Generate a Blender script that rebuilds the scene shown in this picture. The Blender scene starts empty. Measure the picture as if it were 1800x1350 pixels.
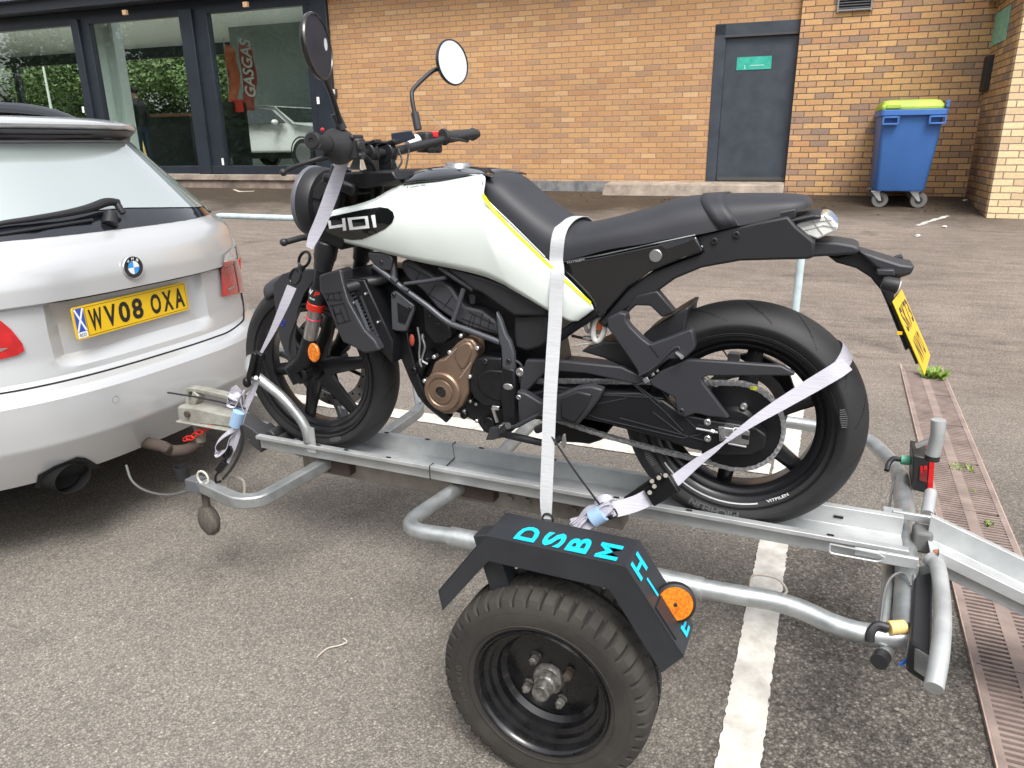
import bpy, bmesh, math, random
import numpy as np
from mathutils import Vector, Matrix
random.seed(7)
PI=math.pi
scene=bpy.context.scene
col=scene.collection
# ---------------------------------------------------------------- camera
F=1297.35; YAW,PITCH,ROLL=.4093,.3145,-.0114
CAM=np.array([-.1743,1.9019,1.3831]); WYAW,WD=.3621,11.3764
def Rm(yaw,pitch,roll):
    v=np.array([math.sin(yaw)*math.cos(pitch),-math.cos(yaw)*math.cos(pitch),-math.sin(pitch)])
    r=np.array([-math.cos(yaw),-math.sin(yaw),0.]); u=np.cross(r,v)
    c,s=math.cos(roll),math.sin(roll)
    return np.array([c*r+s*u,-s*r+c*u,v])
MW=Rm(YAW,PITCH,ROLL); MWALL=Rm(WYAW,PITCH,ROLL)
cd=bpy.data.cameras.new('camera'); cam=bpy.data.objects.new('camera',cd); col.objects.link(cam)
cam.matrix_world=Matrix((
 (MW[0][0],MW[1][0],-MW[2][0],CAM[0]),(MW[0][1],MW[1][1],-MW[2][1],CAM[1]),(MW[0][2],MW[1][2],-MW[2][2],CAM[2]),(0,0,0,1)))
cd.sensor_fit='HORIZONTAL'; cd.sensor_width=36; cd.lens=F/1800*36; cd.clip_start=.05; cd.clip_end=600
scene.camera=cam
# ---------------------------------------------------------------- light
W=bpy.data.worlds.new('World'); scene.world=W; W.use_nodes=True
nt=W.node_tree; nt.nodes.clear()
sky=nt.nodes.new('ShaderNodeTexSky'); sky.sky_type='NISHITA'; sky.sun_disc=False
SUN_EL,SUN_ROT=math.radians(58),math.radians(-35)
sky.sun_elevation=SUN_EL; sky.sun_rotation=SUN_ROT; sky.air_density=1.0; sky.dust_density=4.0
hs=nt.nodes.new('ShaderNodeHueSaturation'); hs.inputs['Saturation'].default_value=.22; hs.inputs['Value'].default_value=1.0
bg=nt.nodes.new('ShaderNodeBackground'); bg.inputs['Strength'].default_value=.15
wo=nt.nodes.new('ShaderNodeOutputWorld')
nt.links.new(sky.outputs[0],hs.inputs['Color']); nt.links.new(hs.outputs[0],bg.inputs['Color']); nt.links.new(bg.outputs[0],wo.inputs[0])
sd=bpy.data.lights.new('sun','SUN'); sd.energy=1.5; sd.angle=math.radians(25); sd.color=(1,.97,.92)
sun=bpy.data.objects.new('sun',sd); col.objects.link(sun)
sdir=Vector((math.sin(SUN_ROT)*math.cos(SUN_EL),math.cos(SUN_ROT)*math.cos(SUN_EL),math.sin(SUN_EL)))
sun.rotation_euler=sdir.to_track_quat('Z','Y').to_euler()
scene.view_settings.view_transform='Standard'; scene.view_settings.look='None'
scene.view_settings.exposure=1.06; scene.view_settings.gamma=1; scene.view_settings.use_curve_mapping=False
# ---------------------------------------------------------------- back-projection (photo pixels of the 1800x1350 picture onto a known real plane)
def ray(px,py): return np.array([(px-900)/F,-(py-675)/F,1.])@MW
def S(px,py,y):
    d=ray(px,py); t=(y-CAM[1])/d[1]; return Vector(CAM+t*d)
def XP(px,py,x):
    d=ray(px,py); t=(x-CAM[0])/d[0]; return Vector(CAM+t*d)
def ZP(px,py,z):
    d=ray(px,py); t=(z-CAM[2])/d[2]; return Vector(CAM+t*d)
def WB(px,py,Y=0.):
    d=ray(px,py)@MW.T@MWALL; t=(Y-WD)/d[1]; p=np.array([0,WD,0])+t*d; p[2]+=CAM[2]; return Vector(p)
WDEL=YAW-WYAW
def w2(x,y,z=0.):   # wall frame -> world
    c,s=math.cos(WDEL),math.sin(WDEL); y=y-WD
    return Vector((CAM[0]+c*x-s*y,CAM[1]+s*x+c*y,z))
def gz(Yw):  # ground height by distance from the showroom wall
    t=(6.3-Yw)
    if Yw<=0: return .68+.0*Yw
    k=.35
    if t<-k: return 0.
    a=.68/6.3
    if t<k: return a*(t+k)**2/(4*k)
    return a*t
def GP(px,py):
    d=ray(px,py); lo=.5
    for i in range(4000):
        t=.5+i*.01; p=CAM+t*d; q=(p-CAM)@MW.T@MWALL; yw=q[1]+WD
        if p[2]<=gz(yw): return Vector(p)
    return Vector(p)
# ---------------------------------------------------------------- materials
def L(r,g,b):
    f=lambda c:(c/255/12.92 if c/255<=.04045 else ((c/255+.055)/1.055)**2.4)
    return (f(r),f(g),f(b))
MATS={}
def mat(name,color,rough=.5,metal=0.,var=.0,vscale=8.,bump=0.,bscale=60.,coat=0.,spec=.5,color2=None,detail=4,trans=0.,alpha=1.,emit=None,stretch=None,ior=1.45,bdist=.01,rvar=0.):
    if name in MATS: return MATS[name]
    m=bpy.data.materials.new(name); m.use_nodes=True; n=m.node_tree.nodes; l=m.node_tree.links
    b=n['Principled BSDF']; b.inputs['Base Color'].default_value=(*color,1); b.inputs['Roughness'].default_value=rough
    b.inputs['Metallic'].default_value=metal; b.inputs['Coat Weight'].default_value=coat; b.inputs['Coat Roughness'].default_value=.04
    b.inputs['Specular IOR Level'].default_value=spec; b.inputs['Transmission Weight'].default_value=trans; b.inputs['Alpha'].default_value=alpha; b.inputs['IOR'].default_value=ior
    if emit: b.inputs['Emission Color'].default_value=(*emit[0],1); b.inputs['Emission Strength'].default_value=emit[1]
    tc=n.new('ShaderNodeTexCoord'); mp=n.new('ShaderNodeMapping'); l.new(tc.outputs['Object'],mp.inputs[0])
    if stretch: mp.inputs['Scale'].default_value=stretch
    if var or color2 or rvar:
        t=n.new('ShaderNodeTexNoise'); t.inputs['Scale'].default_value=vscale; t.inputs['Detail'].default_value=detail; t.inputs['Roughness'].default_value=.6
        l.new(mp.outputs[0],t.inputs['Vector'])
        r=n.new('ShaderNodeValToRGB'); l.new(t.outputs['Fac'],r.inputs[0])
        c2=color2 or tuple(max(0,c*(1-var)) for c in color); c1=color if color2 else tuple(min(1,c*(1+var)) for c in color)
        r.color_ramp.elements[0].position=.35; r.color_ramp.elements[1].position=.65
        r.color_ramp.elements[0].color=(*c2,1); r.color_ramp.elements[1].color=(*c1,1)
        if var or color2: l.new(r.outputs[0],b.inputs['Base Color'])
        if rvar:
            mr=n.new('ShaderNodeMapRange'); mr.inputs[3].default_value=max(0,rough-rvar); mr.inputs[4].default_value=min(1,rough+rvar)
            l.new(t.outputs['Fac'],mr.inputs[0]); l.new(mr.outputs[0],b.inputs['Roughness'])
    if bump:
        t2=n.new('ShaderNodeTexNoise'); t2.inputs['Scale'].default_value=bscale; t2.inputs['Detail'].default_value=3; l.new(mp.outputs[0],t2.inputs['Vector'])
        bp=n.new('ShaderNodeBump'); bp.inputs['Strength'].default_value=bump; bp.inputs['Distance'].default_value=bdist
        l.new(t2.outputs['Fac'],bp.inputs['Height']); l.new(bp.outputs[0],b.inputs['Normal'])
    MATS[name]=m; return m
def glassmat(name,tint,fac,rough=0.):
    if name in MATS: return MATS[name]
    m=bpy.data.materials.new(name); m.use_nodes=True; n=m.node_tree.nodes; l=m.node_tree.links; n.clear()
    o=n.new('ShaderNodeOutputMaterial'); mx=n.new('ShaderNodeMixShader'); t=n.new('ShaderNodeBsdfTransparent'); g=n.new('ShaderNodeBsdfGlossy')
    t.inputs[0].default_value=(*tint,1); g.inputs['Roughness'].default_value=rough; g.inputs[0].default_value=(.95,1,.98,1)
    f=n.new('ShaderNodeLayerWeight'); f.inputs[0].default_value=.5; pw=n.new('ShaderNodeMath'); pw.operation='POWER'; pw.inputs[1].default_value=5; l.new(f.outputs['Facing'],pw.inputs[0])
    ad=n.new('ShaderNodeMath'); ad.operation='ADD'; ad.inputs[1].default_value=fac; l.new(pw.outputs[0],ad.inputs[0]); l.new(ad.outputs[0],mx.inputs[0]); l.new(t.outputs[0],mx.inputs[1]); l.new(g.outputs[0],mx.inputs[2]); l.new(mx.outputs[0],o.inputs[0])
    MATS[name]=m; return m
def brickmat(name,axis,base,W_=.225,H_=.075,mort=(.15,.112,.088),off=(0,0),soldier=False,wet=None):
    m=bpy.data.materials.new(name); m.use_nodes=True; n=m.node_tree.nodes; l=m.node_tree.links; b=n['Principled BSDF']
    tc=n.new('ShaderNodeTexCoord'); sp=n.new('ShaderNodeSeparateXYZ'); l.new(tc.outputs['Object'],sp.inputs[0])
    def M(op,a,b_=None,c=None):
        x=n.new('ShaderNodeMath'); x.operation=op
        for i,v in enumerate((a,b_,c)):
            if v is None: continue
            if isinstance(v,(int,float)): x.inputs[i].default_value=v
            else: l.new(v,x.inputs[i])
        return x.outputs[0]
    u=M('ADD',sp.outputs[axis],100.+off[0]); v=M('ADD',sp.outputs['Z'],10.+off[1])
    nz=n.new('ShaderNodeTexNoise'); nz.inputs['Scale'].default_value=9; l.new(tc.outputs['Object'],nz.inputs['Vector'])
    v=M('ADD',v,M('MULTIPLY',M('SUBTRACT',nz.outputs['Fac'],.5),.008))
    row=M('FLOOR',M('DIVIDE',v,H_)); fv=M('FRACT',M('DIVIDE',v,H_))
    sh=M('MULTIPLY',M('MODULO',row,2.),.5) if not soldier else 0.
    uu=M('ADD',M('DIVIDE',u,W_),sh); cell=M('FLOOR',uu); fu=M('FRACT',uu)
    def edge(fr,w): # 1 inside brick
        d=M('MINIMUM',fr,M('SUBTRACT',1.,fr)); mr=n.new('ShaderNodeMapRange'); mr.interpolation_type='SMOOTHSTEP'
        mr.inputs[1].default_value=w*.75; mr.inputs[2].default_value=w*1.25; l.new(d,mr.inputs[0]); return mr.outputs[0]
    mask=M('MULTIPLY',edge(fu,.0062/W_),edge(fv,.0062/H_))
    cb=n.new('ShaderNodeCombineXYZ'); l.new(cell,cb.inputs[0]); l.new(row,cb.inputs[1])
    wn=n.new('ShaderNodeTexWhiteNoise'); l.new(cb.outputs[0],wn.inputs['Vector'])
    rp=n.new('ShaderNodeValToRGB'); l.new(wn.outputs['Value'],rp.inputs[0]); cr=rp.color_ramp; cr.interpolation='LINEAR'
    cr.elements[0].position=0; cr.elements[0].color=(*base[0],1); cr.elements[1].position=1; cr.elements[1].color=(*base[-1],1)
    for i,c in enumerate(base[1:-1]):
        e=cr.elements.new((i+1)/(len(base)-1)); e.color=(*c,1)
    n2=n.new('ShaderNodeTexNoise'); n2.inputs['Scale'].default_value=40; n2.inputs['Detail'].default_value=6; l.new(tc.outputs['Object'],n2.inputs['Vector'])
    n3=n.new('ShaderNodeTexNoise'); n3.inputs['Scale'].default_value=.7; n3.inputs['Detail'].default_value=5; l.new(tc.outputs['Object'],n3.inputs['Vector'])
    g=M('MULTIPLY',M('ADD',M('MULTIPLY',n2.outputs['Fac'],.5),.75),M('ADD',M('MULTIPLY',n3.outputs['Fac'],.5),.75))
    if wet is not None: # damp, dirty staining near the ground, ragged edge
        mr=n.new('ShaderNodeMapRange'); mr.inputs[1].default_value=wet; mr.inputs[2].default_value=wet+.55; mr.inputs[3].default_value=.55; mr.inputs[4].default_value=1
        l.new(M('ADD',sp.outputs['Z'],M('MULTIPLY',M('SUBTRACT',n3.outputs['Fac'],.5),1.6)),mr.inputs[0]); g=M('MULTIPLY',g,mr.outputs[0])
    mx=n.new('ShaderNodeMix'); mx.data_type='RGBA'; mx.inputs[6].default_value=(*mort,1); l.new(mask,mx.inputs[0]); l.new(rp.outputs[0],mx.inputs[7])
    vm=n.new('ShaderNodeVectorMath'); vm.operation='SCALE'; l.new(mx.outputs[2],vm.inputs[0]); l.new(g,vm.inputs['Scale']); l.new(vm.outputs[0],b.inputs['Base Color'])
    b.inputs['Roughness'].default_value=.9; b.inputs['Specular IOR Level'].default_value=.2
    bp=n.new('ShaderNodeBump'); bp.inputs['Strength'].default_value=.7; bp.inputs['Distance'].default_value=.006
    l.new(M('ADD',mask,M('MULTIPLY',n2.outputs['Fac'],.35)),bp.inputs['Height']); l.new(bp.outputs[0],b.inputs['Normal'])
    return m
# ---------------------------------------------------------------- mesh builder
ORG={}
def frame(d):
    d=Vector(d).normalized(); up=Vector((0,0,1)) if abs(d.z)<.9 else Vector((1,0,0)); a=d.cross(up).normalized(); return a,a.cross(d).normalized()
def smooth_path(pts,k=4,closed=False):
    P=[Vector(p) for p in pts]; n=len(P); out=[]
    for i in range(n if closed else n-1):
        p0=P[(i-1)%n] if (closed or i>0) else P[0]*2-P[1]; p1=P[i]; p2=P[(i+1)%n]
        p3=P[(i+2)%n] if (closed or i+2<n) else P[-1]*2-P[-2]
        for j in range(k):
            t=j/k; out.append(.5*((2*p1)+(-p0+p2)*t+(2*p0-5*p1+4*p2-p3)*t*t+(-p0+3*p1-3*p2+p3)*t**3))
    if not closed: out.append(P[-1])
    return out
def round_path(pts,r=.03,k=5):
    P=[Vector(p) for p in pts]; out=[P[0]]
    for i in range(1,len(P)-1):
        a,b,c=P[i-1],P[i],P[i+1]; rr=min(r,(a-b).length*.45,(c-b).length*.45); s=b+(a-b).normalized()*rr; e=b+(c-b).normalized()*rr
        for j in range(k+1):
            t=j/k; out.append(s*(1-t)**2+b*2*t*(1-t)+e*t*t)
    out.append(P[-1]); return out
SPLIT={'hinge_plate':0,'beam_gusset':0,'hoop_foot':0,'slot_holes':'slot_hole','cable':0,'weather_bar':0,'inner_wall':0,'hinge':0,'side_windows':'side_window','screens':'screen','tail_lamp':0,'headlamp':0,'lens_glint':0,'clamp_bolt':0,'edge_rail':0,'beam_bolt':0,'guard_stay':0,'wire_plug':0}
class MB:
    def __init__(s): s.v=[]; s.f=[]; s.m=[]
    def add(s,vs,fs,mi=0):
        o=len(s.v); s.v+= [Vector(v) for v in vs]; s.f+=[tuple(i+o for i in f) for f in fs]; s.m+=[mi]*len(fs); return s
    def box(s,c,size,R=None,mi=0,taper=None):
        c=Vector(c); hx,hy,hz=[d/2 for d in size]; vs=[]
        for z in (-1,1):
            k=1 if (taper is None or z<0) else taper
            for x,y in ((-1,-1),(1,-1),(1,1),(-1,1)):
                p=Vector((x*hx*k,y*hy*k,z*hz)); vs.append(c+(R@p if R is not None else p))
        return s.add(vs,[(3,2,1,0),(4,5,6,7),(0,1,5,4),(1,2,6,5),(2,3,7,6),(3,0,4,7)],mi)
    def loft(s,rings,closed=True,cap=True,mi=0):
        n=len(rings[0]); vs=[p for r in rings for p in r]; fs=[]
        for i in range(len(rings)-1):
            for j in range(n if closed else n-1):
                a=i*n+j; b=i*n+(j+1)%n; fs.append((a,b,b+n,a+n))
        if cap and closed: fs.append(tuple(range(n-1,-1,-1))); fs.append(tuple(range((len(rings)-1)*n,len(rings)*n)))
        return s.add(vs,fs,mi)
    def tube(s,pts,r,n=12,closed=False,mi=0,flat=None,up=None):
        P=[Vector(p) for p in pts]; m=len(P); R=list(r) if isinstance(r,(list,tuple)) else [r]*m; rings=[]; a=None
        if len(R)!=m: R=[interp(i/(m-1)*(len(R)-1),range(len(R)),R) for i in range(m)]
        for i in range(m):
            d=(P[(i+1)%m]-P[i-1]) if (closed or 0<i<m-1) else (P[1]-P[0] if i==0 else P[-1]-P[-2])
            d.normalize()
            if up is not None: a=d.cross(Vector(up)).normalized()
            elif a is None: a,_=frame(d)
            else: a=(a-d*a.dot(d)).normalized()
            b=a.cross(d).normalized(); ra,rb=(R[i],R[i]) if flat is None else (flat[0],flat[1])
            rings.append([P[i]+a*(ra*math.cos(t))+b*(rb*math.sin(t)) for t in [2*PI*j/n for j in range(n)]])
        if closed: rings.append(rings[0]); return s.loft(rings,cap=False,mi=mi)
        return s.loft(rings,mi=mi)
    def bar(s,pts,w,h,up=(0,0,1),mi=0,closed=False):   # rectangular section sweep: w along side, h along up
        P=[Vector(p) for p in pts]; m=len(P); rings=[]; U=Vector(up)
        for i in range(m):
            d=(P[(i+1)%m]-P[i-1]) if (closed or 0<i<m-1) else (P[1]-P[0] if i==0 else P[-1]-P[-2])
            d.normalize(); a=d.cross(U).normalized(); b=a.cross(d).normalized()
            rings.append([P[i]+a*(x*w/2)+b*(y*h/2) for x,y in ((-1,-1),(1,-1),(1,1),(-1,1))])
        if closed: rings.append(rings[0]); return s.loft(rings,cap=False,mi=mi)
        return s.loft(rings,mi=mi)
    def lathe(s,prof,c,axis,n=48,mi=0,a0=0,a1=2*PI):
        c=Vector(c); d=Vector(axis).normalized(); a,b=frame(d); full=abs(a1-a0-2*PI)<1e-6; k=n if full else n+1
        rings=[[c+d*h+(a*math.cos(t)+b*math.sin(t))*r for t in [a0+(a1-a0)*j/n for j in range(k)]] for r,h in prof]
        return s.loft(rings,closed=full,cap=False,mi=mi)
    def cyl(s,a,b,r,n=16,r2=None,mi=0): return s.tube([a,b],[r,r if r2 is None else r2],n,mi=mi)
    def prism(s,poly,y0,y1,mi=0): # poly: list of 3D points (Vector) in an x-z plane; extruded from y0 to y1
        n=len(poly); A=[Vector((p[0],y1,p[-1])) for p in poly]; B=[Vector((p[0],y0,p[-1])) for p in poly]
        area=sum(A[i].x*A[(i+1)%n].z-A[(i+1)%n].x*A[i].z for i in range(n))
        if area>0: A.reverse(); B.reverse()
        fs=[tuple(range(n)),tuple(range(2*n-1,n-1,-1))]+[(i,i+n,(i+1)%n+n,(i+1)%n) for i in range(n)]
        return s.add(A+B,fs,mi)
    def sph(s,c,r,n=16,sc=(1,1,1),mi=0):
        c=Vector(c); vs=[c+Vector((0,0,r*sc[2]))]; m=n//2
        for i in range(1,m):
            t=PI*i/m
            for j in range(n): p=2*PI*j/n; vs.append(c+Vector((r*sc[0]*math.sin(t)*math.cos(p),r*sc[1]*math.sin(t)*math.sin(p),r*sc[2]*math.cos(t))))
        vs.append(c-Vector((0,0,r*sc[2]))); fs=[(0,1+j,1+(j+1)%n) for j in range(n)]
        for i in range(m-2):
            for j in range(n): a=1+i*n+j; b=1+i*n+(j+1)%n; fs.append((a,a+n,b+n,b))
        e=len(vs)-1; o=1+(m-2)*n; fs+=[(e,o+(j+1)%n,o+j) for j in range(n)]
        return s.add(vs,fs,mi)
    def islands(s):
        par=list(range(len(s.v)))
        def fd(a):
            while par[a]!=a: par[a]=par[par[a]]; a=par[a]
            return a
        for f in s.f:
            r=fd(f[0])
            for i in f[1:]: par[fd(i)]=r
        gr={}
        for k,f in enumerate(s.f): gr.setdefault(fd(f[0]),[]).append(k)
        out=[]
        for ks in gr.values():
            m=MB(); ix={}
            for k in ks:
                fa=[]
                for i in s.f[k]:
                    if i not in ix: ix[i]=len(m.v); m.v.append(s.v[i])
                    fa.append(ix[i])
                m.f.append(tuple(fa)); m.m.append(s.m[k])
            out.append(m)
        return out
    def build(s,name,mats,parent=None,**k):
        if name in SPLIT:
            o=None
            for m in s.islands(): o=m.build1(SPLIT[name] or name,mats,parent,**k)
            return o
        return s.build1(name,mats,parent,**k)
    def build1(s,name,mats,parent=None,smooth=True,ang=35,bevel=0,bseg=2,solid=0,sub=0,label=None,local=False,normals=True,soff=0.):
        me=bpy.data.meshes.new(name); o=bpy.data.objects.new(name,me); col.objects.link(o)
        org=ORG.get(parent,Vector((0,0,0))) if not local else Vector((0,0,0))
        me.from_pydata([v-org for v in s.v],[],s.f); 
        if not isinstance(mats,(list,tuple)): mats=[mats]
        for m in mats: me.materials.append(m)
        me.polygons.foreach_set('material_index',s.m)
        if normals:
            bm=bmesh.new(); bm.from_mesh(me); bmesh.ops.recalc_face_normals(bm,faces=bm.faces); bm.to_mesh(me); bm.free()
        me.update()
        if smooth: me.shade_smooth(); me.set_sharp_from_angle(angle=math.radians(ang))
        if parent: o.parent=parent
        ORG[o]=org
        if solid: x=o.modifiers.new('solid','SOLIDIFY'); x.thickness=solid; x.offset=soff
        if sub: x=o.modifiers.new('sub','SUBSURF'); x.levels=sub; x.render_levels=sub
        if bevel: x=o.modifiers.new('bevel','BEVEL'); x.width=bevel; x.segments=bseg; x.limit_method='ANGLE'; x.angle_limit=math.radians(35); x.harden_normals=False
        if label: o['label']=label
        return o
def tag(o,label=None,cat=None,group=None,kind=None):
    if label: o['label']=label
    if cat: o['category']=cat
    if group: o['group']=group
    if kind: o['kind']=kind
    return o
def thing(name,label,cat,loc=(0,0,0),group=None,rz=0):
    o=bpy.data.objects.new(name,None); col.objects.link(o); o.location=loc; o.rotation_euler=(0,0,rz); o.empty_display_size=.1
    ORG[o]=Vector(loc); return tag(o,label,cat,group)
_TX={}
def text_geo(txt,bold=0.,italic=0.):
    k=(txt,bold,italic)
    if k in _TX: return _TX[k]
    c=bpy.data.curves.new('lettering','FONT'); c.body=txt; c.size=1; c.offset=bold; c.shear=italic; c.resolution_u=3
    o=bpy.data.objects.new('lettering',c); col.objects.link(o); bpy.context.view_layer.update()
    dg=bpy.context.evaluated_depsgraph_get(); me=bpy.data.meshes.new_from_object(o.evaluated_get(dg))
    vs=[Vector(v.co) for v in me.vertices]; fs=[tuple(p.vertices) for p in me.polygons]
    bpy.data.objects.remove(o); bpy.data.curves.remove(c); bpy.data.meshes.remove(me)
    x0=min(v.x for v in vs); x1=max(v.x for v in vs); y0=min(v.y for v in vs); y1=max(v.y for v in vs)
    vs=[Vector(((v.x-x0)/(x1-x0),(v.y-y0)/(y1-y0),0)) for v in vs]
    _TX[k]=(vs,fs); return _TX[k]
def text_on(mb,txt,o,u,v,off,bold=.0,mi=0,italic=0.,fn=None,depth=.0006): # fills the box o..o+u..o+v
    vs,fs=text_geo(txt,bold,italic); o=Vector(o);u=Vector(u);v=Vector(v); off=Vector(off)
    if fn: P=[fn(p.x,p.y) for p in vs]
    else: P=[o+u*p.x+v*p.y+off for p in vs]
    mb.add(P,fs,mi); return mb
def lerp(a,b,t): return a+(b-a)*t
def interp(x,xs,ys):
    return float(np.interp(x,xs,ys))
# ================================================================= SETTING
# ground ---------------------------------------------------------------
def groundmat():
    m=bpy.data.materials.new('asphalt'); m.use_nodes=True; n=m.node_tree.nodes; l=m.node_tree.links; b=n['Principled BSDF']
    tc=n.new('ShaderNodeTexCoord'); sp=n.new('ShaderNodeSeparateXYZ'); l.new(tc.outputs['Object'],sp.inputs[0])
    vo=n.new('ShaderNodeTexVoronoi'); vo.inputs['Scale'].default_value=165; l.new(tc.outputs['Object'],vo.inputs['Vector'])
    v2=n.new('ShaderNodeTexVoronoi'); v2.inputs['Scale'].default_value=60; l.new(tc.outputs['Object'],v2.inputs['Vector'])
    r=n.new('ShaderNodeValToRGB'); l.new(vo.outputs['Color'],r.inputs[0]); cr=r.color_ramp
    cr.elements[0].color=(.12,.112,.102,1); cr.elements[1].color=(.36,.335,.30,1); cr.elements[1].position=1
    e=cr.elements.new(.45); e.color=(.19,.178,.16,1); e=cr.elements.new(.8); e.color=(.235,.22,.198,1)
    gap=n.new('ShaderNodeMapRange'); gap.inputs[1].default_value=.15; gap.inputs[2].default_value=.62; gap.inputs[3].default_value=1.1; gap.inputs[4].default_value=.62; l.new(vo.outputs['Distance'],gap.inputs[0])
    # paler stones here and there
    st=n.new('ShaderNodeValToRGB'); l.new(v2.outputs['Color'],st.inputs[0]); st.color_ramp.elements[0].position=.93; st.color_ramp.elements[1].position=.96
    dd=n.new('ShaderNodeMath'); dd.operation='LESS_THAN'; dd.inputs[1].default_value=.22; l.new(v2.outputs['Distance'],dd.inputs[0])
    mm=n.new('ShaderNodeMath'); mm.operation='MULTIPLY'; l.new(st.outputs[0],mm.inputs[0]); l.new(dd.outputs[0],mm.inputs[1])
    big=n.new('ShaderNodeTexNoise'); big.inputs['Scale'].default_value=.55; big.inputs['Detail'].default_value=7; big.inputs['Roughness'].default_value=.62; l.new(tc.outputs['Object'],big.inputs['Vector'])
    br=n.new('ShaderNodeMapRange'); br.inputs[1].default_value=.3; br.inputs[2].default_value=.7; br.inputs[3].default_value=.74; br.inputs[4].default_value=1.2; l.new(big.outputs['Fac'],br.inputs[0])
    # worn brownish band towards the building (object y = distance from wall)
    bm_=n.new('ShaderNodeMapRange'); bm_.inputs[1].default_value=8.6; bm_.inputs[2].default_value=6.2; bm_.inputs[3].default_value=0; bm_.inputs[4].default_value=1
    ad=n.new('ShaderNodeMath'); ad.operation='MULTIPLY_ADD'; ad.inputs[1].default_value=2.2; l.new(big.outputs['Fac'],ad.inputs[0]); l.new(sp.outputs['Y'],ad.inputs[2])
    sb=n.new('ShaderNodeMath'); sb.operation='SUBTRACT'; sb.inputs[1].default_value=1.1; l.new(ad.outputs[0],sb.inputs[0]); l.new(sb.outputs[0],bm_.inputs[0])
    # damp moss strip close to wall
    wt=n.new('ShaderNodeMapRange'); wt.inputs[1].default_value=2.1; wt.inputs[2].default_value=1.2; wt.inputs[3].default_value=0; wt.inputs[4].default_value=1; l.new(sb.outputs[0],wt.inputs[0])
    tint=n.new('ShaderNodeMix'); tint.data_type='RGBA'; tint.inputs[6].default_value=(1.12,1.08,1.045,1); tint.inputs[7].default_value=(1.22,1.08,1.02,1); l.new(bm_.outputs[0],tint.inputs[0])
    t2=n.new('ShaderNodeMix'); t2.data_type='RGBA'; t2.inputs[7].default_value=(.36,.28,.21,1); l.new(wt.outputs[0],t2.inputs[0]); l.new(tint.outputs[2],t2.inputs[6])
    def mulv(a,bv):
        x=n.new('ShaderNodeVectorMath'); x.operation='MULTIPLY'; l.new(a,x.inputs[0]); l.new(bv,x.inputs[1]); return x.outputs[0]
    def scl(a,f):
        x=n.new('ShaderNodeVectorMath'); x.operation='SCALE'; l.new(a,x.inputs[0]); l.new(f,x.inputs['Scale']); return x.outputs[0]
    c=scl(r.outputs[0],gap.outputs[0]); 
    mx=n.new('ShaderNodeMix'); mx.data_type='RGBA'; l.new(mm.outputs[0],mx.inputs[0]); l.new(c,mx.inputs[6]); mx.inputs[7].default_value=(.42,.38,.34,1)
    c=scl(mulv(mx.outputs[2],t2.outputs[2]),br.outputs[0])
    # dark oil spots
    oi=n.new('ShaderNodeTexNoise'); oi.inputs['Scale'].default_value=2.3; oi.inputs['Detail'].default_value=6; l.new(tc.outputs['Object'],oi.inputs['Vector'])
    om=n.new('ShaderNodeMapRange'); om.inputs[1].default_value=.60; om.inputs[2].default_value=.74; om.inputs[3].default_value=1; om.inputs[4].default_value=.58; l.new(oi.outputs['Fac'],om.inputs[0])
    c=scl(c,om.outputs[0])
    # darker, coarser surfacing right of the bay line, fading out towards the building
    def MR(src,a,b_,c0,c1):
        x=n.new('ShaderNodeMapRange'); x.inputs[1].default_value=a; x.inputs[2].default_value=b_; x.inputs[3].default_value=c0; x.inputs[4].default_value=c1; l.new(src,x.inputs[0]); return x.outputs[0]
    def MA(op,a,b_):
        x=n.new('ShaderNodeMath'); x.operation=op
        for i,v in enumerate((a,b_)):
            if isinstance(v,(int,float)): x.inputs[i].default_value=v
            else: l.new(v,x.inputs[i])
        return x.outputs[0]
    side=MA('MULTIPLY',MR(MA('ADD',sp.outputs['X'],MA('MULTIPLY',big.outputs['Fac'],.9)),.75,.30,0,1),MR(sp.outputs['Y'],7.6,9.2,0,1))
    v3=n.new('ShaderNodeTexVoronoi'); v3.inputs['Scale'].default_value=88; l.new(tc.outputs['Object'],v3.inputs['Vector']); s3=n.new('ShaderNodeSeparateColor'); l.new(v3.outputs['Color'],s3.inputs[0])
    rnd=MA('ADD',MA('MULTIPLY',s3.outputs[0],.75),.60); edg=MR(v3.outputs['Distance'],.25,.6,1.05,.6)
    coarse=MA('MULTIPLY',MA('MULTIPLY',rnd,edg),.90)
    mixf=n.new('ShaderNodeMix'); mixf.data_type='FLOAT'; l.new(side,mixf.inputs[0]); mixf.inputs[2].default_value=1.; l.new(coarse,mixf.inputs[3])
    c=scl(c,mixf.outputs[0])
    # drifted grit: streaks running along the building in the far half
    mp2=n.new('ShaderNodeMapping'); mp2.inputs['Scale'].default_value=(1.1,5.5,1); l.new(tc.outputs['Object'],mp2.inputs[0]); sn=n.new('ShaderNodeTexNoise'); sn.inputs['Scale'].default_value=2.2; sn.inputs['Detail'].default_value=9; sn.inputs['Roughness'].default_value=.72; l.new(mp2.outputs[0],sn.inputs['Vector'])
    mixs=n.new('ShaderNodeMix'); mixs.data_type='FLOAT'; l.new(bm_.outputs[0],mixs.inputs[0]); mixs.inputs[2].default_value=1.; l.new(MR(sn.outputs['Fac'],.32,.68,.70,1.22),mixs.inputs[3])
    c=scl(c,mixs.outputs[0])
    l.new(c,b.inputs['Base Color']); b.inputs['Roughness'].default_value=.85; b.inputs['Specular IOR Level'].default_value=.3
    bp=n.new('ShaderNodeBump'); bp.inputs['Strength'].default_value=.75; bp.inputs['Distance'].default_value=.004; bp.invert=True
    l.new(vo.outputs['Distance'],bp.inputs['Height']); l.new(bp.outputs[0],b.inputs['Normal'])
    return m
ASPH=groundmat()
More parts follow.
